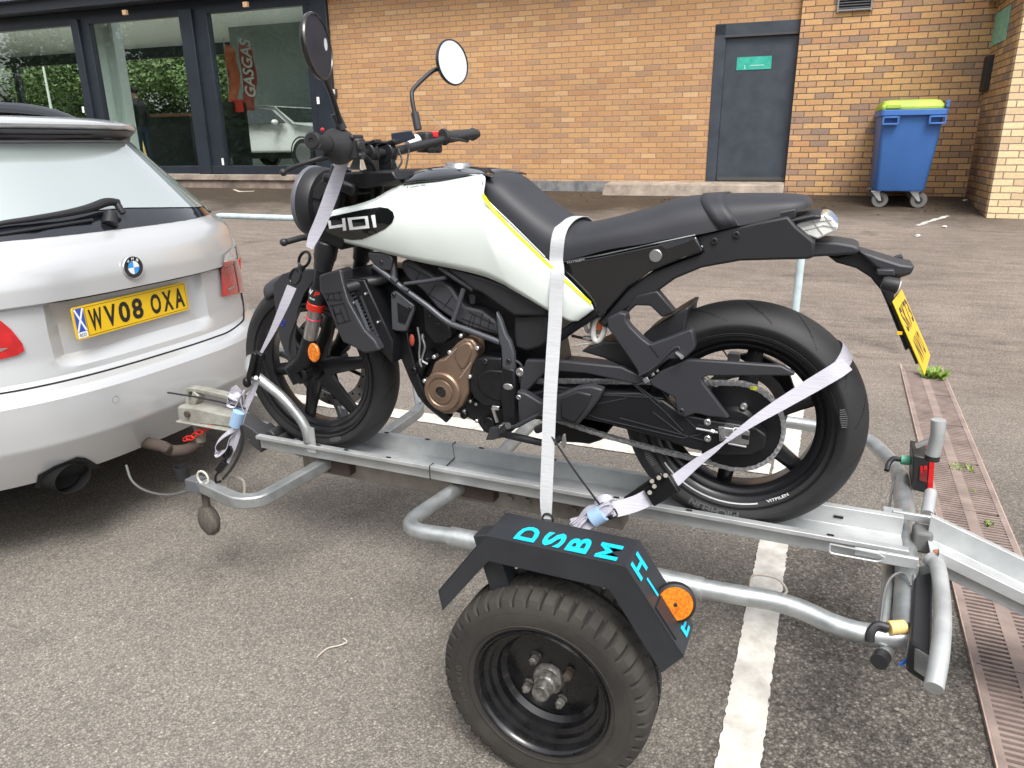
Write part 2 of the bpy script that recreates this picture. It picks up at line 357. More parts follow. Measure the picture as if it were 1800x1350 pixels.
xs=[-120,-60,-30,-15,-8,-4,-2,-1,0,1,2,4,6,8,10,12,15,20,30,60,120]
ys=[-150,-80,-40,-20,-9,-4,-1,-.3,0]+[i*.25 for i in range(1,34)]+[9,10,11,12,14,18,25,40,80,150]
mb=MB(); vs=[(x,y,gz(y)) for y in ys for x in xs]; k=len(xs)
mb.add(vs,[(j*k+i,j*k+i+1,(j+1)*k+i+1,(j+1)*k+i) for j in range(len(ys)-1) for i in range(k-1)])
g=mb.build('ground',ASPH); g.location=w2(0,0,0); g.rotation_euler=(0,0,WDEL); g['kind']='structure'
WR=w2(0,0,0)
def wobj(o): # place a wall-frame object
    o.location=WR; o.rotation_euler=(0,0,WDEL); return o
WHITE=mat('road_paint',(.62,.60,.55),.7,var=.0,color2=(.40,.38,.345),vscale=14,detail=8,bump=.5,bscale=250,bdist=.003)
def painted(name,poly,lift,m=WHITE,jag=.0028,seg=.012):
    # polygon strip: poly = centre start, centre end, width ; ragged edges
    a,b,w=poly; a=Vector(a); b=Vector(b); d=(b-a); n=max(2,int(d.length/seg)); side=Vector((d.y,-d.x,0)).normalized(); mb=MB(); vs=[]
    for i in range(n+1):
        p=a+d*(i/n); 
        for s_ in (-1,1):
            q=p+side*s_*(w/2+random.uniform(-jag,jag)); vs.append(q)
    for q in vs:
        yw=(np.array([q.x,q.y,0])-CAM)@MW.T@MWALL; q.z=gz(yw[1]+WD)+lift
    mb.add(vs,[(2*i,2*i+1,2*i+3,2*i+2) for i in range(n)]); o=mb.build(name,m,smooth=False); o['kind']='structure'; return o
painted('bay_line',((-.118,1.5,0),(-.075,-2.9,0),.098),.004)
painted('bay_line',((6.5,-1.30,0),(-.03,-1.285,0),.12),.005)
# short worn line near bin
a=GP(1612,397); b=GP(1666,380); painted('worn_line',(a,b,.05),.005,jag=.02)
# pale slab patch in front of the windows, dirt
SLAB=mat('concrete_slab',(.42,.36,.30),.9,var=.15,vscale=20)
def flat(name,pxs,m,lift):
    mb=MB(); P=[GP(*p) for p in pxs]
    for p in P: p.z+=lift
    mb.add(P,[tuple(range(len(P)))]); o=mb.build(name,m,smooth=False); o['kind']='structure'; return o
flat('path',[(409,334),(425,328),(470,325),(473,328),(445,337),(420,338)],SLAB,.005)
# drainage channel ------------------------------------------------------
IRON=mat('drain_iron',(.215,.165,.145),.75,var=.22,vscale=9,bump=.4,bscale=120,bdist=.002)
IRON_E=mat('drain_edge',(.36,.27,.23),.7,var=.2,vscale=30)
DARK=mat('drain_dark',(.006,.006,.006),.9)
droot=thing('drain_channel','rust brown slotted drain channel running across the tarmac behind the trailer','drain',(-.78,-.5,.0))
XL=-.655; XR=-.895; y0,y1=1.35,-3.25
mb=MB(); mb.add([(XL,y0,.003),(XR,y0,.003),(XR,y1,.003),(XL,y1,.003)],[(0,1,2,3)]); mb.build('trough',DARK,droot,smooth=False)
n=0; y=y0
while y>y1+.1:
    seg=.5; mb=MB(); ya=y; yb=y-seg+.004
    # frame bars of the grate and ribs between slots
    for xa,xb in ((XL-.003,XL-.022),(-.755,-.795),(XR+.022,XR+.003)):
        mb.box(((xa+xb)/2,(ya+yb)/2,.008),(abs(xa-xb),ya-yb,.012))
    q=ya; st=.021; i=0
    while q>yb+.004:
        mb.box((-.709,q-.005,.0075),(.094,.0098,.011)); mb.box((-.841,q-.005-.0105,.0075),(.094,.0098,.011)) if q-.02>yb else None
        q-=st
    mb.build('grating',IRON,droot,smooth=False); y-=seg
mb=MB()
for x in (XL-.004,XR+.004): mb.box((x,(y0+y1)/2,.0065),(.011,y0-y1,.013))
mb.build('edge_rail',IRON_E,droot,smooth=False)
# showroom building ------------------------------------------------------
TAN=[L(170,122,84),L(188,143,96),L(194,150,102),L(184,138,94),L(178,132,94),L(198,156,110),L(168,126,96),L(190,146,98),L(156,122,98),L(192,148,100),L(182,136,94),L(206,168,124)]
tm=[sum(t[i] for t in TAN)/len(TAN) for i in range(3)]
TAN=[tuple((c*.72+m_*.28)*k_ for c,m_,k_ in zip(t,tm,(.92,.97,1.03))) for t in TAN]
BR_L=brickmat('brick_left','X',TAN,wet=None,mort=(.27,.19,.13),off=(.03,.02))
BUFF=[L(182,140,98),L(196,156,110),L(204,164,116),L(194,150,106),L(166,134,108),L(200,158,110),L(142,122,108),L(190,142,100)]
BUFF=[tuple(c*.95 for c in t) for t in BUFF]
BR_R=brickmat('brick_right','X',BUFF,wet=.25,off=(.10,.02))
BR_RET=brickmat('brick_return','Y',BUFF,W_=.1125*2,wet=.45)
PALEB=[L(208,176,120),L(222,190,132),L(226,194,138),L(200,166,120),L(214,184,130)]
PALEB=[tuple((c*.75+.25*(t[0]*.35+t[1]*.45+t[2]*.2))*.95 for c in t) for t in PALEB]
BR_P=brickmat('brick_pillar','X',PALEB,mort=(.26,.20,.15))
SOLD=brickmat('brick_soldier','X',[L(170,116,80),L(196,138,92),L(156,104,74),L(188,130,88)],W_=.075,H_=.225,soldier=True,off=(0,-.0))
NAVY=mat('painted_frame',(.020,.025,.034),.35,var=.15,vscale=3,bump=.15,bscale=30)
NAVY2=mat('fascia_paint',(.10,.12,.155),.5,var=.1,vscale=2)
DOORM=mat('door_paint',(.042,.05,.064),.42,var=.16,rvar=.12,vscale=5,detail=8,bump=.2,bscale=14,bdist=.004)
CONC=mat('concrete_step',(.36,.30,.24),.9,color2=(.20,.165,.135),vscale=5,detail=8,bump=.6,bscale=40)
PLIN=mat('plinth_paint',(.10,.11,.12),.7,color2=(.24,.23,.22),vscale=7,detail=9,bump=.4,bscale=50)
GREEN=mat('green_notice',(.02,.33,.24),.4,color2=(.06,.42,.33),vscale=12)
bld=thing('showroom_building','long showroom with tan brick wall, dark framed windows and grey fascia','building',WR,rz=WDEL)
ORG[bld]=Vector((0,0,0))
def bpart(mb,name,m,parent=bld,**k): return mb.build(name,m,parent,local=True,**k)
# left brick wall (door opening 1.27..0.14 x .84..2.90)
mb=MB()
def wallquads(mb,x0,x1,z0,z1,y,t=.3): mb.box(((x0+x1)/2,y-t/2,(z0+z1)/2),(abs(x1-x0),t,z1-z0))
wallquads(mb,1.27,7.44,.5,3.60,0); wallquads(mb,.1,1.27,2.905,3.60,0); wallquads(mb,.1,1.27,.4,.84,-.02)
bpart(mb,'left_brick_wall',BR_L,smooth=False)
mb=MB(); wallquads(mb,.1,7.44,3.602,3.86,.002); bpart(mb,'soldier_course',SOLD,smooth=False)
mb=MB(); wallquads(mb,-2.2,.18,.3,4.99,.105,.4); bpart(mb,'right_brick_wall',BR_R,smooth=False)
mb=MB(); mb.box((-2.035-.14,.105+.62,2.6),(.28,1.24,4.8)); bpart(mb,'return_wall',BR_RET,smooth=False)
mb=MB(); mb.box((-2.04-2.2,1.345+.055,2.6),(4.4,.11,4.8)); bpart(mb,'pillar_face',BR_P,smooth=False)
# plinth and step
mb=MB(); mb.box((3.55+2,.012,.66),(5.9,.03,.34)); bpart(mb,'plinth',PLIN,smooth=False)
mb=MB(); P=[(2.66,.02,.835),(.185,.02,.835),(.185,.26,.80),(2.7,.30,.80),(2.75,.37,.5),(.185,.33,.5),(2.66,.02,.5),(.185,.02,.5)]
mb.add(P,[(0,1,2,3),(3,2,5,4),(4,5,7,6),(0,3,4,6),(1,7,5,2)]); bpart(mb,'door_step',CONC,bevel=.012)
# door
mb=MB()
mb.box((1.20,-.03,1.87),(.145,.09,2.07)); mb.box((.70,-.03,2.83),(1.145,.09,.145)); 
bpart(mb,'door_frame',DOORM,bevel=.006)
mb=MB(); mb.box((.645,-.05,1.80),(.965,.05,1.89)); d=bpart(mb,'door',DOORM,bevel=.004)
mb=MB(); mb.box((.63,-.0,2.745),(1.03,.06,.03)); mb.box((.63,-.012,.875),(.96,.05,.045)); bpart(mb,'weather_bar',mat('bar_grey',(.06,.06,.06),.5),d)
mb=MB(); a=WB(1296,101,-.02); b=WB(1355,121,-.02); mb.box(((a.x+b.x)/2,-.021,(a.z+b.z)/2),(abs(a.x-b.x),.006,abs(a.z-b.z))); bpart(mb,'door_notice',GREEN,d)
mb=MB(); mb.box((a.x-.11,-.0165,(a.z+b.z)/2-.045),(.014,.003,.05)); mb.box((a.x-.27,-.0165,(a.z+b.z)/2-.03),(.18,.003,.012)); bpart(mb,'door_notice_print',mat('notice_print',(.35,.6,.5),.5),d)
# vent
vent=thing('wall_vent','grey louvred vent high on the brick wall right of the door','vent',WR,rz=WDEL); ORG[vent]=Vector((0,0,0))
a=WB(1472,21,.11); b=WB(1536,-25,.11)
MET=mat('vent_metal',(.22,.22,.23),.5,.3); mb=MB()
w_=abs(b.x-a.x); cxv=(a.x+b.x)/2; z0=a.z; z1=b.z
mb.box((cxv,.125,z0+.01),(w_,.05,.02)); mb.box((cxv,.125,z1),(w_,.05,.02))
for x in (a.x,b.x): mb.box((x,.127,(z0+z1)/2),(.02,.05,z1-z0+.02))
bpart(mb,'vent_frame',MET,vent)
mb=MB(); n=8
for i in range(n):
    z=z0+.04+(z1-z0-.05)*i/(n-1); R=Matrix.Rotation(-.6,3,'X'); mb.box((cxv,.12,z),(w_-.02,.035,.006),R)
bpart(mb,'louvre',mat('louvre_metal',(.13,.13,.135),.5,.3),vent)
mb=MB(); mb.box((cxv,.108,(z0+z1)/2),(w_-.02,.004,z1-z0)); bpart(mb,'vent_back',DARK,vent)
# return wall items
def ret_box(pa,pb,t,name,m,label,cat):
    # on the plane Xw=-2.06 facing +X ; pa,pb photo pixels
    def RB(px,py):
        d=ray(px,py)@MW.T@MWALL; t_=(-2.034)/d[0]; p=np.array([0,WD,0])+t_*d; p[2]+=CAM[2]; return Vector(p)
    A=RB(*pa);B=RB(*pb); mb=MB(); mb.box((-2.034+t/2,(A.y+B.y)/2,(A.z+B.z)/2),(t,abs(A.y-B.y),abs(A.z-B.z)))
    o=mb.build(name,m,bevel=.003,local=True); tag(o,label,cat); wobj(o); return o
ret_box((1722,108),(1738,158),.05,'vent_cowl',mat('cowl_black',(.02,.02,.022),.5),'small black cowl on the shaded return of the brick pillar','cowl')
ret_box((1753,24),(1768,70),.012,'green_notice',mat('green_notice_pale',(.10,.38,.27),.4,color2=(.3,.52,.44),vscale=16),'green and white notice fixed high on the brick pillar return','notice')
# lintel stub above return
mb=MB(); mb.box((-2.2,.55,2.98),(.55,1.1,.07)); bpart(mb,'lintel',CONC,smooth=False)
# windows: header, posts, sill
mb=MB(); mb.box((16.9,-.03,3.69),(18.9,.12,.22)); bpart(mb,'window_header',NAVY,bevel=.005)
mb=MB(); mb.box((17.5,.10,3.93),(20.1,.5,.24)); mb.box((3.7,.10,3.93),(7.5,.5,.12)); bpart(mb,'soffit_beam',mat('soffit',(.035,.04,.05),.5),smooth=False)
mb=MB(); mb.box((11.5,.42,4.3),(35,.12,.62)); mb.box((11.5,.43,4.62),(35,.16,.03)); bpart(mb,'fascia_board',NAVY2,smooth=False)
mb=MB(); mb.box((11.5,-.2,4.66),(36,1.8,.1)); mb.box((11.5,-6.75,4.66),(36,4.7,.1)); mb.box((1.3,-2.75,4.66),(15,3.3,.1)); mb.box((26,-2.75,4.66),(8,3.3,.1)); bpart(mb,'roof',mat('roof_felt',(.12,.12,.13),.9),smooth=False)  # unseen gap left in the roof to brighten the showroom inside
posts=[(12.97,12.62),(10.43,10.16,),(9.99,9.86),(7.73,7.44)]
POSTX=[(12.98,12.80,.03),(12.80,12.60,-.03),(10.42,10.14,.03),(10.14,9.86,-.03),(7.90,7.74,-.04),(7.74,7.42,.01),(15.9,15.6,.0)]
for xa,xb,yy in POSTX:
    mb=MB(); mb.box(((xa+xb)/2,yy,2.22),(xa-xb-.004,.13,2.9)); bpart(mb,'window_post',NAVY,bevel=.006)
mb=MB(); mb.box((17,.005,.99),(18.7,.12,.13)); mb.box((8.9,.012,.97),(1.95,.14,.18)); bpart(mb,'bottom_rail',NAVY,bevel=.005)
mb=MB(); mb.box((17,.03,.86),(18.75,.22,.10)); bpart(mb,'window_sill',CONC,bevel=.008)
mb=MB(); mb.box((17,.0,.65),(18.75,.2,.34)); bpart(mb,'base_kerb',mat('kerb_stained',(.28,.22,.18),.9,color2=(.12,.095,.08),vscale=4,detail=8,bump=.5,bscale=40),smooth=False)
GL=glassmat('window_glass',(.95,1,.97),.12)
for xa,xb in ((15.6,12.98),(12.60,10.42),(9.86,7.90),(18.5,15.9),(22,18.5),(26.4,22)):
    mb=MB(); mb.box(((xa+xb)/2,-.035,2.32),(xa-xb,.006,2.6)); bpart(mb,'window_pane',GL,smooth=False)
# soffit downlights
LM=mat('lamp_wood',(.45,.28,.16),.6)
for px,py in ((220,22),(432,8)):
    p=WB(px,py,.36); mb=MB(); mb.box((p.x,.36,p.z),(.085,.05,.075)); bpart(mb,'fascia_block',LM)
# stickers on posts
ST=mat('sticker_white',(.8,.8,.78),.5)
for (px,py,w_,h_) in ((154,193,.05,.11),(564,177,.05,.11),(397,284,.045,.12),(592,163,.0,.0)):
    if w_: 
        p=WB(px,py,.0); mb=MB(); mb.box((p.x,.099 if px<500 and px!=397 else .08,p.z),(w_,.004,h_)); bpart(mb,'frame_sticker',ST)
p=WB(589,163,0); mb=MB(); mb.box((p.x,.03,p.z),(.10,.06,.12)); o=bpart(mb,'wall_socket',mat('socket_dark',(.05,.05,.05),.5),None,bevel=.006); wobj(o); tag(o,'small dark box with pale cover on the brick beside the window post','junction box')
mb=MB(); mb.box((p.x-.012,.062,p.z+.01),(.05,.008,.075)); q=bpart(mb,'cover',mat('cover_pale',(.55,.55,.52),.5),o,bevel=.003)
# interior shell
FL=mat('showroom_floor',(.42,.41,.40),.25); CE=mat('showroom_ceiling',(.75,.78,.72),.8); IN=mat('interior_wall',(.17,.20,.19),.8,var=.1,vscale=1)
mb=MB(); mb.box((17.3,-4.6,.86),(20,9.0,.08)); bpart(mb,'showroom_floor',FL,smooth=False)
mb=MB(); mb.box((17.3,-.6,4.5),(20,1.0,.06)); mb.box((17.3,-6.75,4.5),(20,4.7,.06)); mb.box((24.5,-2.75,4.5),(5.6,3.3,.06)); bpart(mb,'showroom_ceiling',CE,smooth=False)  # ceiling left open under the roof gap so sky light falls in
mb=MB(); mb.box((7.3,-4.4,2.6),(.1,8.4,4)); mb.box((11.1,-6.6,2.6),(7.6,.1,4)); mb.box((27.3,-4.4,2.6),(.1,8.4,4)); bpart(mb,'inner_wall',IN,smooth=False)
mb=MB(); mb.box((17.0,-9,4.32),(20,.15,.36)); mb.box((17.0,-9,.95),(20,.15,.1))
for x in (26.4,23.1,18.3,14.6,12.,10): mb.box((x,-9,2.6),(.22,.16,3.2))
bpart(mb,'rear_frame',NAVY,smooth=False)
# cross-lights of interior strip lamp
mb=MB(); mb.box((11.8,-2.3,4.4),(1.6,.16,.05),Matrix.Rotation(.5,3,'Z')); bpart(mb,'strip_light',mat('strip_light',(.8,.85,.8),.5,emit=((.9,1,.9),1.2)),smooth=False)
# white column: two flanges and web
COLM=mat('column_white',(.78,.82,.80),.5)
mb=MB(); xc=WB(190,37,-.9).x; mb.box((xc+.13,-.9,2.6),(.20,.30,3.7)); mb.box((xc-.07,-.95,2.6),(.2,.12,3.7)); mb.box((xc-.17,-.9,2.6),(.02,.22,3.7)); bpart(mb,'steel_column',COLM,smooth=False)
# black display furniture
BL=mat('furniture_black',(.012,.012,.014),.4)
def inside(name,label,cat,parts):
    t=thing(name,label,cat,WR,rz=WDEL); ORG[t]=Vector((0,0,0))
    for nm,m,fn in parts:
        mb=MB(); fn(mb); mb.build(nm,m,t,local=True,smooth=False)
    return t
a=WB(390,180,-.7)
inside('display_cabinet','tall black cabinet behind the right window pane, red sign on top','cabinet',[('cabinet_body',BL,lambda m:m.box((a.x-.16,-.8,1.55),(.30,.4,1.28))),('sign_board',mat('red_sign',(.45,.03,.02),.4),lambda m:m.box((a.x-.36,-.7,2.12),(.24,.03,.22)))])
b_=WB(272,185,-3.0); c_=WB(350,185,-3.0)
inside('sales_counter','long dark sales counter behind the middle window pane','counter',[('counter_front',BL,lambda m:m.box(((b_.x+c_.x)/2,-3.,1.48),(abs(b_.x-c_.x),.7,1.15))),('counter_top',mat('counter_wood',(.10,.055,.03),.4),lambda m:m.box(((b_.x+c_.x)/2,-2.98,2.09),(abs(b_.x-c_.x)+.1,.8,.07)))])
e_=WB(192,200,-1.3)
inside('display_stand','black display stand half hidden behind the white column','stand',[('stand_body',BL,lambda m:m.box((e_.x+.1,-1.6,1.55),(.62,.3,1.3))),('stand_base',BL,lambda m:m.box((e_.x+.1,-1.6,.93),(.7,.4,.06)))])
# flags
def flag(pxt,pxb,w,name,mcol,label,txt=None):
    A=WB(*pxt,-1.5); B=WB(*pxb,-1.5); t=thing(name,label,'flag',WR,rz=WDEL,group='feather flags behind the right pane'); ORG[t]=Vector((0,0,0))
    mb=MB(); mb.cyl((A.x,-1.5,A.z+.12),(B.x,-1.5,.9),.012,8); mb.build('flag_pole',mat('flag_pole_grey',(.5,.5,.48),.5),t,local=True)
    mb=MB(); n=24; vs=[]; H=A.z-B.z
    for i in range(n+1):
        s_=i/n; ww=w*(.25+.75*min(1,(s_/.12)**.6)) if s_<.12 else w*(1-.25*s_); yy=-1.5+.03*math.sin(s_*9)
        vs+=[(lerp(A.x,B.x,s_)-.012,yy,A.z-H*s_),(lerp(A.x,B.x,s_)-.012-ww,yy+.03*math.sin(s_*7+1),A.z-H*s_+.0)]
    mb.add(vs,[(2*i,2*i+1,2*i+3,2*i+2) for i in range(n)]); mb.build('flag_cloth',mcol,t,local=True,solid=.003)
    if txt:
        mb=MB(); text_on(mb,txt,(A.x-w*.92,-1.44,B.z+.25),(0,0,H*.86),(w*.72,0,0),(0,0,0),bold=.02,italic=.3); mb.build('flag_lettering',mat('flag_white',(.7,.68,.66),.6),t,local=True,smooth=False,normals=False)
    return t
flag((394,78),(404,195),.30,'feather_flag',mat('flag_orange',(.62,.16,.07),.7,color2=(.55,.12,.05)),'orange feather flag behind the right window pane, left of the red one')
flag((419,76),(430,195),.36,'feather_flag',mat('flag_red',(.40,.07,.06),.7),'dull red feather flag with white GASGAS lettering behind the right pane','GASGAS')
# dark mark on orange flag
# person -----------------------------------------------------------------
def skin_fig(name,pts,edges,m,parent,sub=2):
    me=bpy.data.meshes.new(name); me.from_pydata([p[0] for p in pts],edges,[]); o=bpy.data.objects.new(name,me); col.objects.link(o)
    md=o.modifiers.new('skin','SKIN'); 
    for i,p in enumerate(pts):
        r=p[1]; me.skin_vertices[0].data[i].radius=(r,r) if not isinstance(r,tuple) else r
    me.skin_vertices[0].data[0].use_root=True
    md.use_smooth_shade=True; s2=o.modifiers.new('sub','SUBSURF'); s2.levels=sub; s2.render_levels=sub
    o.data.materials.append(m); 
    if parent: o.parent=parent
    return o
pp=WB(258,290,-2.0)
per=thing('person','person in dark clothes standing side on behind the middle window pane','person',w2(pp.x,-2.0,.9),rz=WDEL); ORG[per]=Vector((0,0,0))
SK=mat('skin',(.45,.27,.2),.6)
pts=[((0,0,.93),(.13,.11)),((0,0,1.10),(.12,.10)),((0,-.0,1.30),(.16,.11)),((.0,0,1.42),(.13,.09)),((.02,0,1.50),(.055,.055)),((.045,0,1.57),(.065,.06)),((.045,0,1.66),(.088,.075)),((.04,0,1.745),(.05,.045)),
 ((0,.17,1.40),.065),((-.03,.21,1.16),.05),((.08,.20,.95),.038),((.13,.20,.89),.03),
 ((0,-.17,1.40),.065),((-.03,-.21,1.16),.05),((.08,-.20,.95),.038),((.13,-.20,.89),.03),
 ((0,.09,.86),.095),((.02,.10,.48),.062),((-.02,.10,.09),.045),((.13,.10,.04),.035),
 ((0,-.09,.86),.095),((.0,-.10,.48),.062),((-.05,-.10,.09),.045),((.10,-.10,.04),.035),((.13,0,1.655),.016)]
ed=[(0,1),(1,2),(2,3),(3,4),(4,5),(5,6),(6,7),(3,8),(8,9),(9,10),(10,11),(3,12),(12,13),(13,14),(14,15),(0,16),(16,17),(17,18),(18,19),(0,20),(20,21),(21,22),(22,23),(6,24)]
pm=bpy.data.materials.new('person_colours'); pm.use_nodes=True; n_=pm.node_tree.nodes; l_=pm.node_tree.links
tc=n_.new('ShaderNodeTexCoord'); sp=n_.new('ShaderNodeSeparateXYZ'); l_.new(tc.outputs['Object'],sp.inputs[0]); rr=n_.new('ShaderNodeValToRGB'); mr=n_.new('ShaderNodeMapRange'); mr.inputs[2].default_value=1.8
l_.new(sp.outputs['Z'],mr.inputs[0]); l_.new(mr.outputs[0],rr.inputs[0]); cr=rr.color_ramp; cr.interpolation='CONSTANT'
cr.elements[0].color=(.01,.01,.01,1); cr.elements[1].position=.06; cr.elements[1].color=(.03,.045,.08,1)
for p_,c_ in ((.515,(.02,.02,.025,1)),(.845,(.42,.25,.18,1))): e=cr.elements.new(p_); e.color=c_
l_.new(rr.outputs[0],n_['Principled BSDF'].inputs['Base Color'])
bd=skin_fig('body',pts,ed,pm,per)
mb=MB(); mb.sph((.03,0,1.70),.10,16,(1.05,.9,.8)); hb=mb.build('hair',mat('hair_dark',(.03,.02,.015),.7),per,local=True)
# pillar-side bin ---------------------------------------------------------
def make_bin():
    t=thing('wheelie_bin','large blue four wheeled bin with lime green lid against the brick wall','bin',w2(-1.16,.62,0),rz=WDEL); ORG[t]=Vector((0,0,0))
    BLUE=mat('bin_blue',(.045,.135,.38),.45,var=.06,vscale=3,bump=.1,bscale=10); LIME=mat('bin_lime',(.34,.48,.05),.5,color2=(.26,.36,.06),vscale=6)
    z0=gz(.9)+.20; z1=z0+.87
    def ring(hw,hd,z,r,n=5,dy=0,dx=0):
        out=[]
        for cx_,cy_,a0 in ((hw-r,hd-r,0),(-hw+r,hd-r,PI/2),(-hw+r,-hd+r,PI),(hw-r,-hd+r,1.5*PI)):
            for i in range(n): a=a0+PI/2*i/(n-1); out.append(Vector((cx_+dx+r*math.cos(a),cy_+dy+r*math.sin(a),z)))
        return out
    mb=MB(); mb.loft([ring(.265,.38,z0,.05),ring(.278,.39,z0+.02,.05),ring(.330,.46,z1-.03,.05,dx=-.02),ring(.335,.465,z1,.05,dx=-.02)]); body=mb.build('bin_body',BLUE,t,local=True)
    mb=MB(); mb.loft([ring(.35,.49,z1-.005,.05,dx=-.02),ring(.355,.51,z1,.05,dx=-.02),ring(.355,.51,z1+.06,.05,dx=-.03),ring(.35,.49,z1+.065,.05,dx=-.03)])
    for s_ in (-1,1):
        for zz in (z1-.02,z1-.095): mb.box((s_*.245-.03,.50,zz),(.17,.05,.02))
        for ss in (-1,1): mb.box((s_*.245-.03+ss*.08,.50,z1-.055),(.02,.05,.09))
    mb.build('rim',BLUE,t,local=True,bevel=.004)
    mb=MB(); mb.loft([ring(.34,.47,z1+.066,.05,dx=-.01),ring(.34,.47,z1+.10,.05,dx=-.01),ring(.30,.42,z1+.165,.06,dx=.0),ring(.24,.32,z1+.18,.06)]); 
    mb.box((.20,.475,z1+.10),(.15,.03,.045)); lid=mb.build('lid',LIME,t,local=True,bevel=.006)
    mb=MB(); 
    for y_ in (.38,-.3):
        for dz in (.10,.14): mb.cyl((-.36,y_,z1+dz),(-.36,y_+.12,z1+dz),.02,10)
    mb.build('hinge',BLUE,t,local=True)
    for sx in (-1,1):
        for y_ in (-.30,.30):
            g_=gz(.62+y_); c=(sx*.215-.02,y_,g_+.092)
            mb=MB(); mb.lathe([(.045,-.022),(.088,-.022),(.095,-.012),(.095,.012),(.088,.022),(.045,.022),(.045,-.022)],c,(0,1,0),24); w=mb.build('castor_wheel',mat('castor_rubber',(.13,.125,.12),.7),t,local=True)
            mb=MB(); mb.lathe([(.01,-.026),(.04,-.026),(.046,-.02),(.046,.02),(.04,.026),(.01,.026)],c,(0,1,0),16); mb.build('hub',mat('hub_black',(.03,.03,.03),.6),w,local=True)
            mb=MB()
            for s2 in (-.032,.032): mb.loft([[Vector((c[0]+.065+a,y_+s2+b,z0-.01)) for a,b in ((-.045,-.003),(.045,-.003),(.045,.003),(-.045,.003))],[Vector((c[0]+a,y_+s2+b,c[2]-.01)) for a,b in ((-.015,-.003),(.015,-.003),(.015,.003),(-.015,.003))]])
            mb.box((c[0]+.06,y_,z0-.008),(.10,.10,.012)); mb.build('castor_fork',mat('zinc_plate',(.5,.5,.5),.4,.7),t,local=True)
    return t
make_bin()
# guard rail behind the trailer
RAILM=mat('rail_paint',(.42,.50,.52),.45,var=.12,vscale=12)
yr=-2.95
A=S(378,379,yr); B=S(524,384,yr); Cc=S(1404,450,yr)
zt=A.z
mb=MB(); xr=S(1403,500,yr).x
zr=S(524,384,yr).z
path=round_path([(A.x+.06,yr,0),(A.x+.02,yr,zt),(xr,yr,S(1403,455,yr).z if False else zt),(xr,yr,0)],.10,6)
mb.tube(path,.024,14); o=mb.build('hoop_barrier',RAILM); tag(o,'pale blue grey tubular hoop barrier standing behind the motorcycle','barrier')
# trees ------------------------------------------------------------------
LEAF=mat('leaf_green',(.075,.125,.04),.6,color2=(.13,.19,.07),vscale=1.4); LEAFD=mat('leaf_dark',(.03,.065,.02),.6,color2=(.06,.105,.03),vscale=1.2); BARK=mat('bark',(.10,.075,.055),.9,var=.3,vscale=6)
def crown_mesh(name,w,h,n,lm,seed,leaf=.17):
    r=random.Random(seed); me_v=[]; me_f=[]; blobs=[(Vector((r.uniform(-w*.33,w*.33),r.uniform(-w*.33,w*.33),h*r.uniform(.08,.85))),r.uniform(.15,.27)*w) for _ in range(22)]
    for i in range(n):
        c,R=r.choice(blobs); d=Vector((r.gauss(0,1),r.gauss(0,1),r.gauss(0,1))).normalized(); p=c+d*R*(r.random()**.35)
        a=Vector((r.gauss(0,1),r.gauss(0,1),r.gauss(0,.6))).normalized(); b=a.cross(d+Vector((0,0,.3))).normalized(); s_=leaf*r.uniform(.5,1.2); o=len(me_v)
        me_v+=[p-a*s_,p+b*s_*.45,p+a*s_,p-b*s_*.45]; me_f.append((o,o+1,o+2,o+3))
    mb=MB(); mb.add(me_v,me_f); return mb
CR=[]
for k,(w,h,n_l,lf) in enumerate(((7,8,30000,.11),(8,9,30000,.12),(9,9,42000,.14))):
    CR.append(crown_mesh('crown',w,h,n_l,None,k+3,lf))
TREES=[None,None,None]
def tree(x,y,s,kind,label,group,grnd=.68):
    if TREES[kind] is None:
        t=thing('broadleaf_tree',label,'tree',(0,0,0),group); mb=MB(); mb.tube(smooth_path([(0,0,-.2),(.05,.02,1.2),(-.05,.1,2.6),(.1,0,4.5)],3),[.28-.02*i for i in range(10)],10)
        for dx,dy in ((1.3,.4),(-1.2,.6),(.2,-1.4)): mb.tube([(0,0,2.3),(dx*.5,dy*.5,3.4),(dx,dy,4.6)],[.13,.09,.04],8)
        mb.build('trunk',BARK,t); c=CR[kind].build('crown',(LEAF,LEAFD,LEAFD)[kind],t,smooth=False,normals=False); c.location=(0,0,(.6,.5,-.3)[kind])
        TREES[kind]=t
    else:
        src=TREES[kind]; t=src.copy(); col.objects.link(t)
        for ch in src.children: q=ch.copy(); col.objects.link(q); q.parent=t
        t['label']=label; t['group']=group
    p=w2(x,y,grnd); t.location=p; t.rotation_euler=(0,0,random.uniform(0,6)); t.scale=(s,s,s*random.uniform(.95,1.1)); return t
TL_=['bright leafy tree seen past the sales counter, nearest the right pane','bright leafy tree directly behind the sales counter','bright leafy tree behind the standing person','bright leafy tree behind the white steel column','bright leafy tree in the left pane behind the lamp column','bright leafy tree hidden mostly by the inner partition','bright leafy tree at the far left edge of the windows','tall dark tree rising behind the one at the counter','tall dark tree rising behind the white steel column','tall dark tree rising at the far left of the windows','tall dark tree behind the partition side of the showroom']
GB='trees beyond the rear windows'; GF='trees behind the photographer, seen in the glass'
for i,(x,y,s,k_) in enumerate(((24,-26,1.15,0),(29,-25,1.2,0),(34,-27,1.3,0),(39,-24,1.2,0),(44,-28,1.3,0),(20,-29,1.2,0),(49,-25,1.2,0),(31,-34,1.5,1),(40,-35,1.6,1),(50,-34,1.5,1),(23,-36,1.5,1))):
    tree(x,y,s,k_,TL_[i],(GB,'dark trees beyond the rear windows')[k_])
